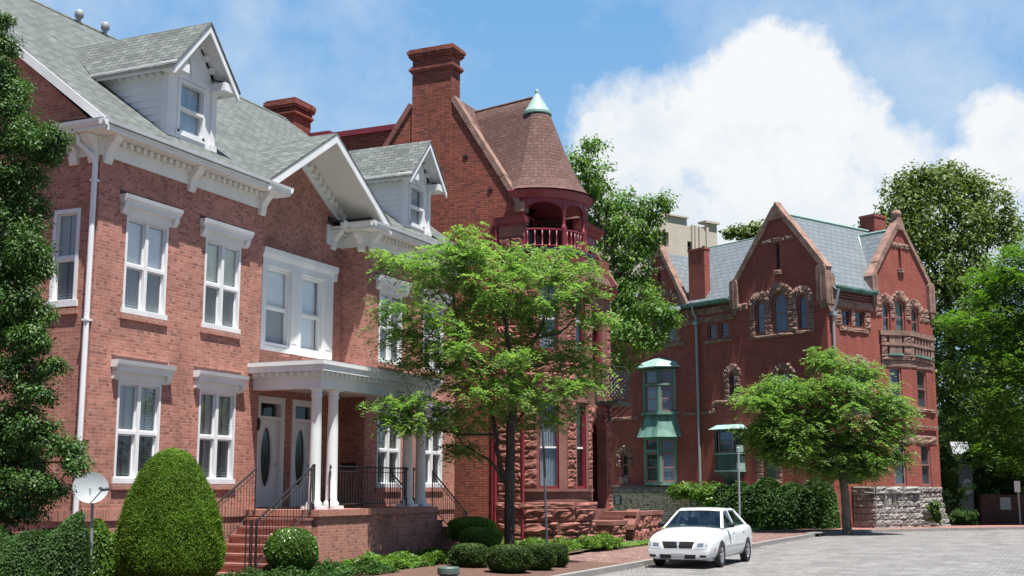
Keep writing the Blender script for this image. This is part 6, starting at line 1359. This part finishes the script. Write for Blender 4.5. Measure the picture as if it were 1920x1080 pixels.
# ================================================================== street objects
# car
def car(label, loc, rz, nm='parked_car'):
    K = thing(nm, label, 'car', loc, rz=rz, local=True)
    L_, W_, Hh = 4.35, 1.70, 1.38      # x: 0 = rear bumper, L = front bumper
    xs = [0, .0, .03, .12, .28, .6, 1.0, 1.6, 2.3, 2.9, 3.1, 3.5, 3.85, 4.08, 4.22, 4.29, 4.32, 4.34, 4.34]
    top = [.60, .72, .88, .95, .985, 1.0, 1.0, .97, .945, .93, .92, .885, .84, .79, .735, .67, .56, .50, .45]
    hw = [.4, .72, .77, .80, .825, .84, .845, .85, .85, .85, .85, .845, .83, .81, .785, .77, .755, .72, .4]
    bot = [.42, .32, .27, .24, .22, .2, .19, .19, .19, .19, .19, .19, .2, .21, .21, .215, .22, .26, .34]
    bm = bmesh.new(); rings = []
    for x, t_, h_, b_ in zip(xs, top, hw, bot):
        mid = b_+(t_-b_)*.55; pr = [(0, b_), (h_*.80, b_), (h_*.955, b_+.05), (h_*1.0, mid-.08), (h_*1.0, mid+.05), (h_*.965, t_-.10), (h_*.90, t_-.025), (h_*.6, t_+.012), (0, t_+.03)]
        full = pr+[(-y, z) for y, z in pr[-2:0:-1]]; rings.append([bm.verts.new((x, y, z)) for y, z in full])
    n = len(rings[0])
    for i in range(len(rings)-1):
        for j in range(n): bm.faces.new([rings[i][j], rings[i][(j+1) % n], rings[i+1][(j+1) % n], rings[i+1][j]])
    bm.faces.new(rings[0]); bm.faces.new(rings[-1][::-1]); bmesh.ops.recalc_face_normals(bm, faces=bm.faces)
    me = bpy.data.meshes.new('b'); bm.to_mesh(me); bm.free(); ob = bpy.data.objects.new('b', me); COL.objects.link(ob)
    ss = ob.modifiers.new('s', 'SUBSURF'); ss.levels = ss.render_levels = 2
    wx = (.80, 3.42); cutters = []
    for x in wx:
        c = M().tube([(x, -1.2, .30), (x, -.56, .30)], .345, 28).tube([(x, .56, .30), (x, 1.2, .30)], .345, 28); mc = c.data('c', T['black'], Vector((0, 0, 0)), False); oc = bpy.data.objects.new('c', mc); COL.objects.link(oc)
        bmc = bmesh.new(); bmc.from_mesh(mc); bmesh.ops.recalc_face_normals(bmc, faces=bmc.faces); bmc.to_mesh(mc); bmc.free()
        bo = ob.modifiers.new('c', 'BOOLEAN'); bo.object = oc; bo.operation = 'DIFFERENCE'; bo.solver = 'EXACT'; cutters.append(oc)
    bpy.context.view_layer.update(); dg_ = bpy.context.evaluated_depsgraph_get(); me2 = bpy.data.meshes.new_from_object(ob.evaluated_get(dg_))
    for o_ in [ob]+cutters: bpy.data.objects.remove(o_)
    me2.materials.clear(); me2.materials.append(T['carwhite']); me2.polygons.foreach_set('use_smooth', [True]*len(me2.polygons)); me2.polygons.foreach_set('material_index', [0]*len(me2.polygons))
    body = bpy.data.objects.new('body', me2); COL.objects.link(body); body.parent = K
    try: me2.set_sharp_from_angle(angle=R(38))
    except Exception: pass
    # greenhouse: glass shell, pillars, roof
    st = [(.62, .99, .66), (1.12, 1.315, .545), (1.45, 1.375, .56), (2.0, 1.385, .565), (2.35, 1.335, .555), (3.02, .93, .70)]  # x, z, half width at top line
    def gp(x, s, e=0.):   # point on the roof line
        for (x0, z0, w0), (x1, z1, w1) in zip(st[:-1], st[1:]):
            if x0 <= x <= x1: t = (x-x0)/(x1-x0); return Vector((x, s*(w0+(w1-w0)*t+e), z0+(z1-z0)*t+e))
    lowz = lambda x: .955
    g_ = M()
    g_.poly([(3.05, -.70, .925), (3.05, .70, .925), (2.36, .545, 1.325), (2.36, -.545, 1.325)])
    g_.build('windscreen', 'carglass', K)
    M().poly([(.60, -.64, .985), (.60, .64, .985), (1.12, .53, 1.31), (1.12, -.53, 1.31)]).build('rear_window', 'carglass', K)
    for s in (-1, 1):
        M().poly([(.78, s*.745, .965), (1.92, s*.765, .955), (1.92, s*.575, 1.36), (1.28, s*.57, 1.335)]).build('side_window', 'carglass', K)
        M().poly([(1.98, s*.765, .95), (2.88, s*.755, .935), (2.32, s*.57, 1.315), (1.98, s*.575, 1.355)]).build('side_window', 'carglass', K)
    r = M(); P_ = []
    for x, z, w_ in [(1.10, 1.312, .545), (1.3, 1.36, .56), (1.6, 1.388, .565), (2.0, 1.39, .565), (2.25, 1.36, .56), (2.38, 1.325, .55)]: P_.append([Vector((x, y*w_, z-.0*abs(y)+(.018*(1-y*y)))) for y in (-1, -.95, -.5, 0, .5, .95, 1)])
    for i in range(len(P_)-1):
        for j in range(6): r.poly([P_[i][j], P_[i][j+1], P_[i+1][j+1], P_[i+1][j]])
    for s in (-1, 1):
        def pil(a, b, wa, wb): r.hexa([Vector(q) for q in ((a[0], a[1]*s, a[2]), (a[0]+wa, a[1]*s, a[2]), (a[0]+wa, (a[1]-.05)*s, a[2]), (a[0], (a[1]-.05)*s, a[2]), (b[0], b[1]*s, b[2]), (b[0]+wb, b[1]*s, b[2]), (b[0]+wb, (b[1]-.05)*s, b[2]), (b[0], (b[1]-.05)*s, b[2]))])
        pil((2.93, .765, .92), (2.30, .585, 1.325), .13, .09); pil((.56, .76, .96), (1.08, .58, 1.315), .24, .22); pil((1.90, .775, .94), (1.90, .585, 1.36), .08, .08)
        r.hexa([Vector(q) for q in ((1.1, .585*s, 1.30), (2.38, .585*s, 1.31), (2.38, .54*s, 1.325), (1.1, .54*s, 1.315), (1.1, .58*s, 1.345), (2.38, .58*s, 1.335), (2.38, .53*s, 1.345), (1.1, .53*s, 1.35))])
        r.hexa([Vector(q) for q in ((1.25, .59*s, 1.335), (2.3, .59*s, 1.335), (2.3, .54*s, 1.34), (1.25, .54*s, 1.34), (1.4, .57*s, 1.385), (2.15, .57*s, 1.38), (2.15, .53*s, 1.39), (1.4, .53*s, 1.39))])
    r.build('roof', 'carwhite', K)
    m = M(); 
    for s in (-1, 1):
        m.wbox(.75, 2.95, s*.70-.02, s*.70+.02, .5, .93)
    m.wbox(.65, 3.0, -.7, .7, .30, .40); m.build('interior', 'seat', K)
    for (x, y) in ((1.85, .36), (1.85, -.36), (1.0, .3), (1.0, -.3)):
        M().hexa([Vector(q) for q in ((x, y-.23, .4), (x+.14, y-.23, .4), (x+.14, y+.23, .4), (x, y+.23, .4), (x-.12, y-.2, 1.0), (x, y-.2, 1.0), (x, y+.2, 1.0), (x-.12, y+.2, 1.0))]).wbox(x-.14, x-.04, y-.12, y+.12, 1.0, 1.16).wbox(x, x+.5, y-.23, y+.23, .4, .52).build('seat', 'seat', K)
    m = M(); m.wbox(2.62, 3.0, -.68, .68, .78, .90); m.build('dashboard', 'rubber', K)
    m = M(); pts = [Vector((2.50+.05*math.sin(a), .36+.18*math.cos(a), .90+.17*math.sin(a))) for a in [2*math.pi*i/16 for i in range(17)]]; m.tube(pts, .014, 6); m.tube([(2.5, .2, .9), (2.5, .52, .9)], .014, 5); m.build('steering_wheel', 'rubber', K)
    M().poly([(2.925, -.30, .985), (2.925, -.20, .985), (2.90, -.20, 1.0), (2.90, -.30, 1.0)]).wbox(2.93, 2.95, -.36, -.26, .955, .99).build('parking_permit', 'signwhite', K)
    # front and side fittings laid onto the body surface
    from mathutils.bvhtree import BVHTree
    bvh = BVHTree.FromPolygons([v.co.copy() for v in me2.vertices], [tuple(p.vertices) for p in me2.polygons])
    def onx(y, z, push):
        h = bvh.ray_cast(Vector((6, y, z)), Vector((-1, 0, 0)))[0]
        return Vector(((h.x if h else 3.95)+push, y, z))
    def ony(x, z, sg, push):
        h = bvh.ray_cast(Vector((x, sg*2, z)), Vector((0, -sg, 0)))[0]
        return Vector((x, (h.y if h else sg*.8)+sg*push, z))
    def lay(name, q, push, mat, par, fn=onx, n=(8, 4), depth=.03, smooth=True):
        m = M(); q = [Vector((p[0], p[1], 0)) for p in q]; G = []
        for j in range(n[1]+1):
            for i in range(n[0]+1):
                u, v = i/n[0], j/n[1]; p = q[0].lerp(q[1], u).lerp(q[3].lerp(q[2], u), v); G.append(fn(p.x, p.y, push))
        k = n[0]+1
        for j in range(n[1]):
            for i in range(n[0]): m.poly([G[j*k+i], G[j*k+i+1], G[(j+1)*k+i+1], G[(j+1)*k+i]])
        rim = [i for i in range(k)]+[j*k+n[0] for j in range(1, n[1]+1)]+[n[1]*k+i for i in range(n[0]-1, -1, -1)]+[j*k for j in range(n[1]-1, 0, -1)]
        inn = Vector((-depth, 0, 0)) if fn is onx else None
        for a_, b_ in zip(rim, rim[1:]+rim[:1]):
            A_, B_ = G[a_], G[b_]; d_ = inn if inn else Vector((0, -math.copysign(depth, A_.y), 0))
            m.poly([A_, B_, B_+d_, A_+d_])
        return m.build(name, mat, par, False)
    lay('bumper', [(-.735, .175), (.735, .175), (.735, .455), (-.735, .455)], .035, 'carwhite', K, n=(24, 5))
    lay('number_plate', [(-.155, .215), (.155, .215), (.155, .365), (-.155, .365)], .05, 'plaque', K, n=(2, 2))
    for s in (-1, 1):
        lay('grille', [(s*.025, .475), (s*.34, .475), (s*.40, .635), (s*.012, .635)], .006, 'black', K)
        for k_ in range(4): lay('grille_bar', [(s*.03, .50+k_*.032), (s*.34+s*.011*k_, .50+k_*.032), (s*.34+s*.011*k_, .505+k_*.032), (s*.03, .505+k_*.032)], .009, 'darkmetal', K, n=(6, 1), depth=.004)
        hl = lay('headlight', [(s*.405, .475), (s*.74, .485), (s*.765, .70), (s*.46, .655)], .008, 'lens', K)
        lay('reflector', [(s*.47, .52), (s*.62, .52), (s*.63, .605), (s*.49, .60)], .011, 'chrome', hl, n=(4, 3), depth=.005); lay('indicator', [(s*.66, .53), (s*.73, .53), (s*.745, .63), (s*.67, .625)], .011, 'dish', hl, n=(3, 3), depth=.005)
        lay('air_intake', [(s*.165, .235), (s*.43, .235), (s*.45, .335), (s*.165, .335)], .038, 'black', K, depth=.01); lay('bumper_slot', [(s*.54, .27), (s*.69, .27), (s*.69, .325), (s*.54, .325)], .038, 'black', K, depth=.01)
        syd = lambda x, z, p, s=s: ony(x, z, s, p)
        lay('side_marker', [(3.93, .42), (4.03, .42), (4.03, .47), (3.93, .47)], .006, 'amber', K, fn=syd, n=(2, 2), depth=.01)
        for x in (2.13, 1.14): lay('door_handle', [(x, .80), (x+.16, .80), (x+.16, .835), (x, .835)], .02, 'carwhite', K, fn=syd, n=(3, 1), depth=.02)
        for x, z0 in ((1.93, .25), (3.0, .25)): lay('door_gap', [(x, z0), (x+.007, z0), (x+.007, .90), (x, .90)], .0015, 'darkmetal', K, fn=syd, n=(1, 12), depth=.001)
        lay('sill_shadow', [(1.15, .235), (3.06, .235), (3.06, .243), (1.15, .243)], .0015, 'darkmetal', K, fn=syd, n=(12, 1), depth=.001)
        lay('body_moulding', [(1.2, .50), (3.02, .50), (3.02, .54), (1.2, .54)], .008, 'carwhite', K, fn=syd, n=(12, 1), depth=.01)
        mr = M().lathe((2.72, s*.90, .99), [(0, -.06), (.06, -.055), (.085, 0), (.075, .05), (0, .07)], 12); mr.tube([(2.75, s*.76, .94), (2.72, s*.88, .965)], .025, 6); mr.build('side_mirror', 'rubber', K, True)
        M().wbox(.0, .06, min(s*.5, s*.72), max(s*.5, s*.72), .62, .78).build('tail_light', 'amber', K)
        for x in wx:
            y0, y1 = (s*.845, s*.66); prof = [(.12, 0), (.285, 0), (.30, .02), (.30, .16), (.285, .18), (.12, .18)]
            w_ = M(); c_ = 24; rr = []
            tyre = M(); rim = M()
            def wl_(m, prof): 
                for i in range(len(prof)-1):
                    for j in range(c_):
                        a0, a1 = 2*math.pi*j/c_, 2*math.pi*(j+1)/c_; (r0, d0), (r1, d1) = prof[i], prof[i+1]
                        m.poly([(x+math.cos(a0)*r0, s*(.845-d0), .30+math.sin(a0)*r0), (x+math.cos(a1)*r0, s*(.845-d0), .30+math.sin(a1)*r0), (x+math.cos(a1)*r1, s*(.845-d1), .30+math.sin(a1)*r1), (x+math.cos(a0)*r1, s*(.845-d1), .30+math.sin(a0)*r1)])
            wl_(tyre, [(.19, .012), (.22, 0), (.275, .002), (.298, .03), (.30, .16), (.27, .18), (.1, .18)]); wh = tyre.build('wheel', 'rubber', K, True)
            wl_(rim, [(.19, .014), (.18, .02), (.165, .045)]); wl_(rim, [(0.001, .01), (.035, .012), (.05, .03)])
            for j in range(7):
                a0 = 2*math.pi*j/7; a1 = a0+.42; rim.poly([(x+math.cos(a0)*.045, s*.825, .3+math.sin(a0)*.045), (x+math.cos(a1)*.045, s*.825, .3+math.sin(a1)*.045), (x+math.cos(a0+.30)*.185, s*.83, .3+math.sin(a0+.30)*.185), (x+math.cos(a0-.0)*.185, s*.83, .3+math.sin(a0)*.185)])
            rim.build('rim', 'chrome', wh); M().poly([(x+math.cos(2*math.pi*j/20)*.19, s*.79, .3+math.sin(2*math.pi*j/20)*.19) for j in range(20)]).build('brake_disc', 'darkmetal', wh)
    for s in (-1, 1): lay('grille_badge', [(s*.004, .52), (s*.012, .52), (s*.062, .63), (s*.035, .63)], .014, 'chrome', K, n=(1, 3), depth=.006)
    M().tube([(3.02, -.5, .945), (2.98, .05, .955)], .009, 4).tube([(3.02, .1, .945), (2.98, .6, .955)], .009, 4).build('wipers', 'rubber', K)
    return K
# rear axle of the survey at (32.4), front at (29.8); car faces the camera
car1 = car('white four-door sedan parked at the kerb facing the camera', (33.25, 8.76, 0), math.pi)
car2 = copytree(car1); c2 = at(1885, 930, 72.); car2.location = (c2.x+1, c2.y-.5, .3); car2.rotation_euler.z = R(60); car2['label'] = 'white car mostly hidden behind the low dark brick wall'
# satellite dish
dp = at(171, 1085, 20.3); dt = thing('satellite_dish', 'pale grey satellite dish on a thin steel pole before the brick house', 'satellite dish', (dp.x, dp.y, .25))
top = at(173, 943, 20.3); c0 = at(170, 914, 20.2)
M().tube([(dp.x, dp.y, .2), tuple(top)], .024, 8).build('pole', 'steel', dt)
tow = (Vector((0, 0, EYE))-c0).normalized(); nrm = (tow+Vector((0, 0, .30))+RT*.15).normalized(); ax = nrm.cross(Z3).normalized(); ay = ax.cross(nrm)
m = M(); prev = None
for i in range(7):
    r_ = .285*i/6; ring_ = [c0+ax*math.cos(2*math.pi*j/28)*r_+ay*math.sin(2*math.pi*j/28)*r_*.92+nrm*(.05*(i/6)**2-.05) for j in range(28)]
    if prev:
        for j in range(28): m.poly([prev[j], prev[(j+1) % 28], ring_[(j+1) % 28], ring_[j]])
    prev = ring_
edge = [p-nrm*.018 for p in prev]
for j in range(28): m.poly([prev[j], prev[(j+1) % 28], edge[(j+1) % 28], edge[j]])
m.build('reflector', 'dish', dt, True)
f0 = c0+nrm*.30-ay*.10+ax*-.16; m = M().tube([c0-ay*.26, f0], .011, 6); m.build('arm', 'steel', dt)
M().tube([f0+ax*.06, f0-nrm*.07, f0-ax*.10-nrm*.02], .028, 8).build('receiver', 'plastic', dt)
M().tube([c0-nrm*.05, c0-ay*.2-nrm*.06, top], .02, 6).build('bracket', 'steel', dt)
# sign poles
q0, q1 = at(1027, 1040, 29.7), at(1017, 790, 29.7)
sp = thing('sign_post', 'leaning grey steel post with an edge-on rusty sign in front of the turret window', 'sign post', (q0.x, q0.y, .12)); M().tube([(q0.x, q0.y, .1), tuple(q1)], .03, 8).build('pole', 'steel', sp)
m = M(); a, b_ = at(1019, 838, 29.66), at(1022, 895, 29.66); dd = Vector((.9, .43, 0)).normalized()
m.hexa([a-dd*.13, a+dd*.13, a+dd*.13+Vector((.01, -.02, 0)), a-dd*.13+Vector((.01, -.02, 0)), b_-dd*.13, b_+dd*.13, b_+dd*.13+Vector((.01, -.02, 0)), b_-dd*.13+Vector((.01, -.02, 0))]).build('sign_plate', 'rust', sp)
q0, q1 = at(1387, 985, 41.), at(1384, 840, 41.)
sp = thing('sign_post', 'bare grey steel post standing behind the white sedan', 'post', (q0.x, q0.y, .12)); M().tube([(q0.x, q0.y, .1), tuple(q1)], .036, 8).build('pole', 'steel', sp)
M().lathe(tuple(q1), [(.036, 0), (.02, .03), (0, .035)], 8).build('cap', 'steel', sp)
# utility pedestal
c = at(841, 1085, 22.6); up_ = thing('utility_pedestal', 'squat grey green plastic utility pedestal at the bottom edge among the shrubs', 'utility box', (c.x, c.y, .12))
M().lathe((c.x, c.y, 0), [(.17, .1), (.17, .34), (.165, .36), (.20, .37), (.205, .39), (.20, .48), (.18, .50), (0, .515)], 20).build('housing', 'plastic', up_)
M().lathe((c.x, c.y, 0), [(.207, .375), (.209, .38), (.207, .39)], 20).build('lid_rim', 'darkmetal', up_)
# storm drain
dn_ = thing('storm_drain', 'dark storm drain inlet set in the pale kerb near the second street tree', 'drain', (50.6, 9.45, 0)); M().wbox(50.0, 51.4, 9.36, 9.40, .01, .10).build('opening', 'black', dn_); M().wbox(49.9, 51.5, 9.34, 9.9, .126, .15).build('inlet_slab', 'concrete', dn_)
# right background
c = at(1842, 989, 64.); dv = Vector((.62, -.78, 0)); nv = Vector((-.78, -.62, 0))
fw2 = Fr((c.x, c.y), (dv.x, dv.y), (nv.x, nv.y))
w_ = thing('low_brick_wall', 'low dark brown brick wall at the right edge with a pale plaque', 'wall', (c.x, c.y, -.1)); M().box(fw2, 0, 9, -.1, 1.50, -.3, 0).build('brickwork', 'brick_low', w_); M().box(fw2, -.04, 9.04, 1.50, 1.56, -.34, .04).build('coping', 'brick_low', w_)
pq = thing('memorial_plaque', 'pale blank plaque fixed to the low dark brick wall', 'plaque', tuple(fw2.p(1.9, .7, .05))); M().box(fw2, 1.1, 1.72, .82, 1.42, 0.001, .05).build('plate', 'plaque', pq); M().box(fw2, 1.07, 1.75, .79, .82, 0.001, .06).build('frame', 'zinc', pq)
c = at(1765, 955, 66.); f3 = Fr((c.x, c.y), (.5, -.86), (-.86, -.5)); bf = thing('board_fence', 'brown board fence between the mansion and the granite slab', 'fence', (c.x, c.y, 0)); m = M()
for i in range(14): m.box(f3, -.6+i*.2, -.42+i*.2, .0, 1.5, 0, .03)
m.build('boards', 'fencewood', bf); M().box(f3, -.6, 2.2, 1.5, 1.56, -.03, .05).build('cap_rail', 'fencewood', bf)
c = at(1815, 960, 64.5); f4 = Fr((c.x, c.y), (RT.x, RT.y), (-FW.x, -FW.y)); mo = thing('granite_slab', 'tall slim polished dark granite memorial slab with an oval crest', 'monument', (c.x, c.y, 0))
M().slab(f4, [(-.36, .0), (.36, .0), (.34, 2.95), (.1, 3.15), (-.34, 3.0)], -.22, 0).build('slab', 'granite_dark', mo)
M().slab(f4, [(.04+.26*math.cos(2*math.pi*i/24), 1.95+.42*math.sin(2*math.pi*i/24)) for i in range(24)], .0, .02).build('oval_crest', 'plaque', mo)
m = M()
for z in (2.12, 2.02, 1.92, 1.82): m.box(f4, -.12, .2, z, z+.03, .02, .024)
m.build('crest_lettering', 'granite_dark', mo); M().box(f4, -.5, .5, -.1, .12, -.4, .12).build('plinth', 'granite_dark', mo)
c = at(1798, 845, 68.); f5 = Fr((c.x, c.y), (RT.x, RT.y), (-FW.x, -FW.y)); ca = thing('metal_canopy', 'silver pleated metal canopy glimpsed between trees right of the mansion', 'canopy', (c.x, c.y, 3)); m = M()
for i in range(9): m.hexa([f5.p(-.5+i*.105+dx, z, cc) for z, cc0 in ((3.75, .5), (4.4, .1)) for dx, cc in ((0, cc0), (.1, cc0+.03), (.1, cc0-.1), (0, cc0-.1))])
m.build('pleats', 'zinc', ca); M().box(f5, -.6, .7, 3.62, 3.75, -.4, .55).build('fascia', 'darkmetal', ca); M().box(f5, -.5, -.4, 0, 3.62, -.2, -.1).box(f5, .5, .6, 0, 3.62, -.2, -.1).build('posts', 'darkmetal', ca)
c = at(1912, 960, 63.); sg = thing('street_sign', 'small white rectangular sign on a post at the far right above the wall', 'sign', (c.x, c.y, 0)); f6 = Fr((c.x, c.y), (RT.x, RT.y), (-FW.x, -FW.y)); M().box(f6, -.04, .04, 0, 1.95, -.05, 0).build('post', 'plaque', sg); M().box(f6, -.2, .1, 1.7, 2.25, .0, .03).build('panel', 'signwhite', sg)
# distant cream building
db = 130.; c = at(1290, 900, db); cb = thing('cream_office_building', 'cream brick art deco building with stepped parapet far behind the mansion', 'building', (c.x, c.y, 0))
fF = Fr(tuple(at(1222, 900, db)[:2]), (at(1358, 900, db+6)-at(1222, 900, db)).to_2d(), (-.9, -.4)); s = db/2330
dirn = (at(1358, 900, db+6)-at(1222, 900, db)).to_2d().normalized(); fF = Fr(tuple(at(1222, 900, db)[:2]), dirn, (dirn.y, -dirn.x)); UL = (at(1358, 900, db+6)-at(1222, 900, db)).to_2d().length
Z_ = lambda py: at(1290, py, db+3).z
u = lambda px: (px-1222)/133.*UL
m = M()
wins_ = [(u(1222), u(1236), Z_(467), Z_(441)), (u(1248), u(1261), Z_(467), Z_(440)), (u(1298), u(1311), Z_(468), Z_(449)), (u(1322), u(1335), Z_(470), Z_(453)), (u(1248), u(1261), Z_(510), Z_(485)), (u(1222), u(1236), Z_(510), Z_(485)), (u(1200), u(1212), Z_(467), Z_(441))]
m.wall(fF, [(u(1150), 0), (u(1296), 0), (u(1296), Z_(408)), (u(1257), Z_(405)), (u(1246), Z_(407)), (u(1246), Z_(418)), (u(1150), Z_(418))], [rect(*w__) for w__ in wins_[:2]+wins_[4:]], rev=.5)
f7 = Fr(tuple(fF.p(0, 0, -.4)[:2]), dirn, (dirn.y, -dirn.x)); m.wall(f7, [(u(1290), 0), (u(1359), 0), (u(1359), Z_(406)), (u(1335), Z_(406)), (u(1335), Z_(421)), (u(1320), Z_(421)), (u(1320), Z_(416)), (u(1310), Z_(416)), (u(1310), Z_(420)), (u(1290), Z_(420))], [rect(*w__) for w__ in wins_[2:4]], rev=.5)
m.box(fF, u(1290), u(1296), 0, Z_(409), -8, -.01); m.box(f7, u(1359)-.02, u(1359), 0, Z_(406), -10, -.01); m.box(fF, u(1150), u(1359), 0, Z_(425), -14, -3)
m.build('wall', 'cream', cb); pil = M()
for p in (1308, 1314, 1322, 1336): pil.box(f7, u(p), u(p)+.35, Z_(500), Z_(418), 0, .2)
pil.box(f7, u(1334), u(1359)+.2, Z_(409), Z_(405), -1, .3); pil.box(fF, u(1255), u(1296)+.1, Z_(409), Z_(406), -1, .25); pil.box(fF, u(1240), u(1246), 0, Z_(420), 0, .3); pil.build('piers', 'cream', cb)
for i, w__ in enumerate(wins_):
    fr = f7 if i in (2, 3) else fF
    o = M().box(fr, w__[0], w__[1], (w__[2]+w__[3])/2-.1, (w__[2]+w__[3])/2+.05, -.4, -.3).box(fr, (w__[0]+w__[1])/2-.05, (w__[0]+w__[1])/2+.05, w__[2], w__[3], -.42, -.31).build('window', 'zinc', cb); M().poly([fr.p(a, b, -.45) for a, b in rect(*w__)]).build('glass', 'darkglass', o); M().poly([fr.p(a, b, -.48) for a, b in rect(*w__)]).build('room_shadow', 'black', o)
# leaf litter along the gutter
def litter():
    g = np.random.default_rng(77); P = np.array([p for p in curb_dense if 26 < p[0] < 62]); i = g.integers(0, len(P)-1, 1500); t = g.random((1500, 1)); p = P[i]*(1-t)+P[i+1]*t
    off_ = np.where(g.random(1500) < .6, -np.abs(g.normal(size=1500))*.22-.02, .2+np.abs(g.normal(size=1500))*.8); z = np.where(off_ < 0, .008, .135); d_ = P[i+1]-P[i]; d_ = d_/np.linalg.norm(d_, axis=1, keepdims=True)
    q = np.stack([p[:, 0]-d_[:, 1]*off_, p[:, 1]+d_[:, 0]*off_, z], 1); nm = unit(g.normal(size=(1500, 3))*.15+np.array([0, 0, 1.])); ax = unit(g.normal(size=(1500, 3))*np.array([1, 1, .1])); s = g.uniform(.03, .075, 1500)
    o = mesh_np('fallen_leaves', leaf_quads(q, nm, ax, s, s*.6), 4, 'mulch', None); o['kind'] = 'stuff'
litter()
# finish
bpy.context.view_layer.update()
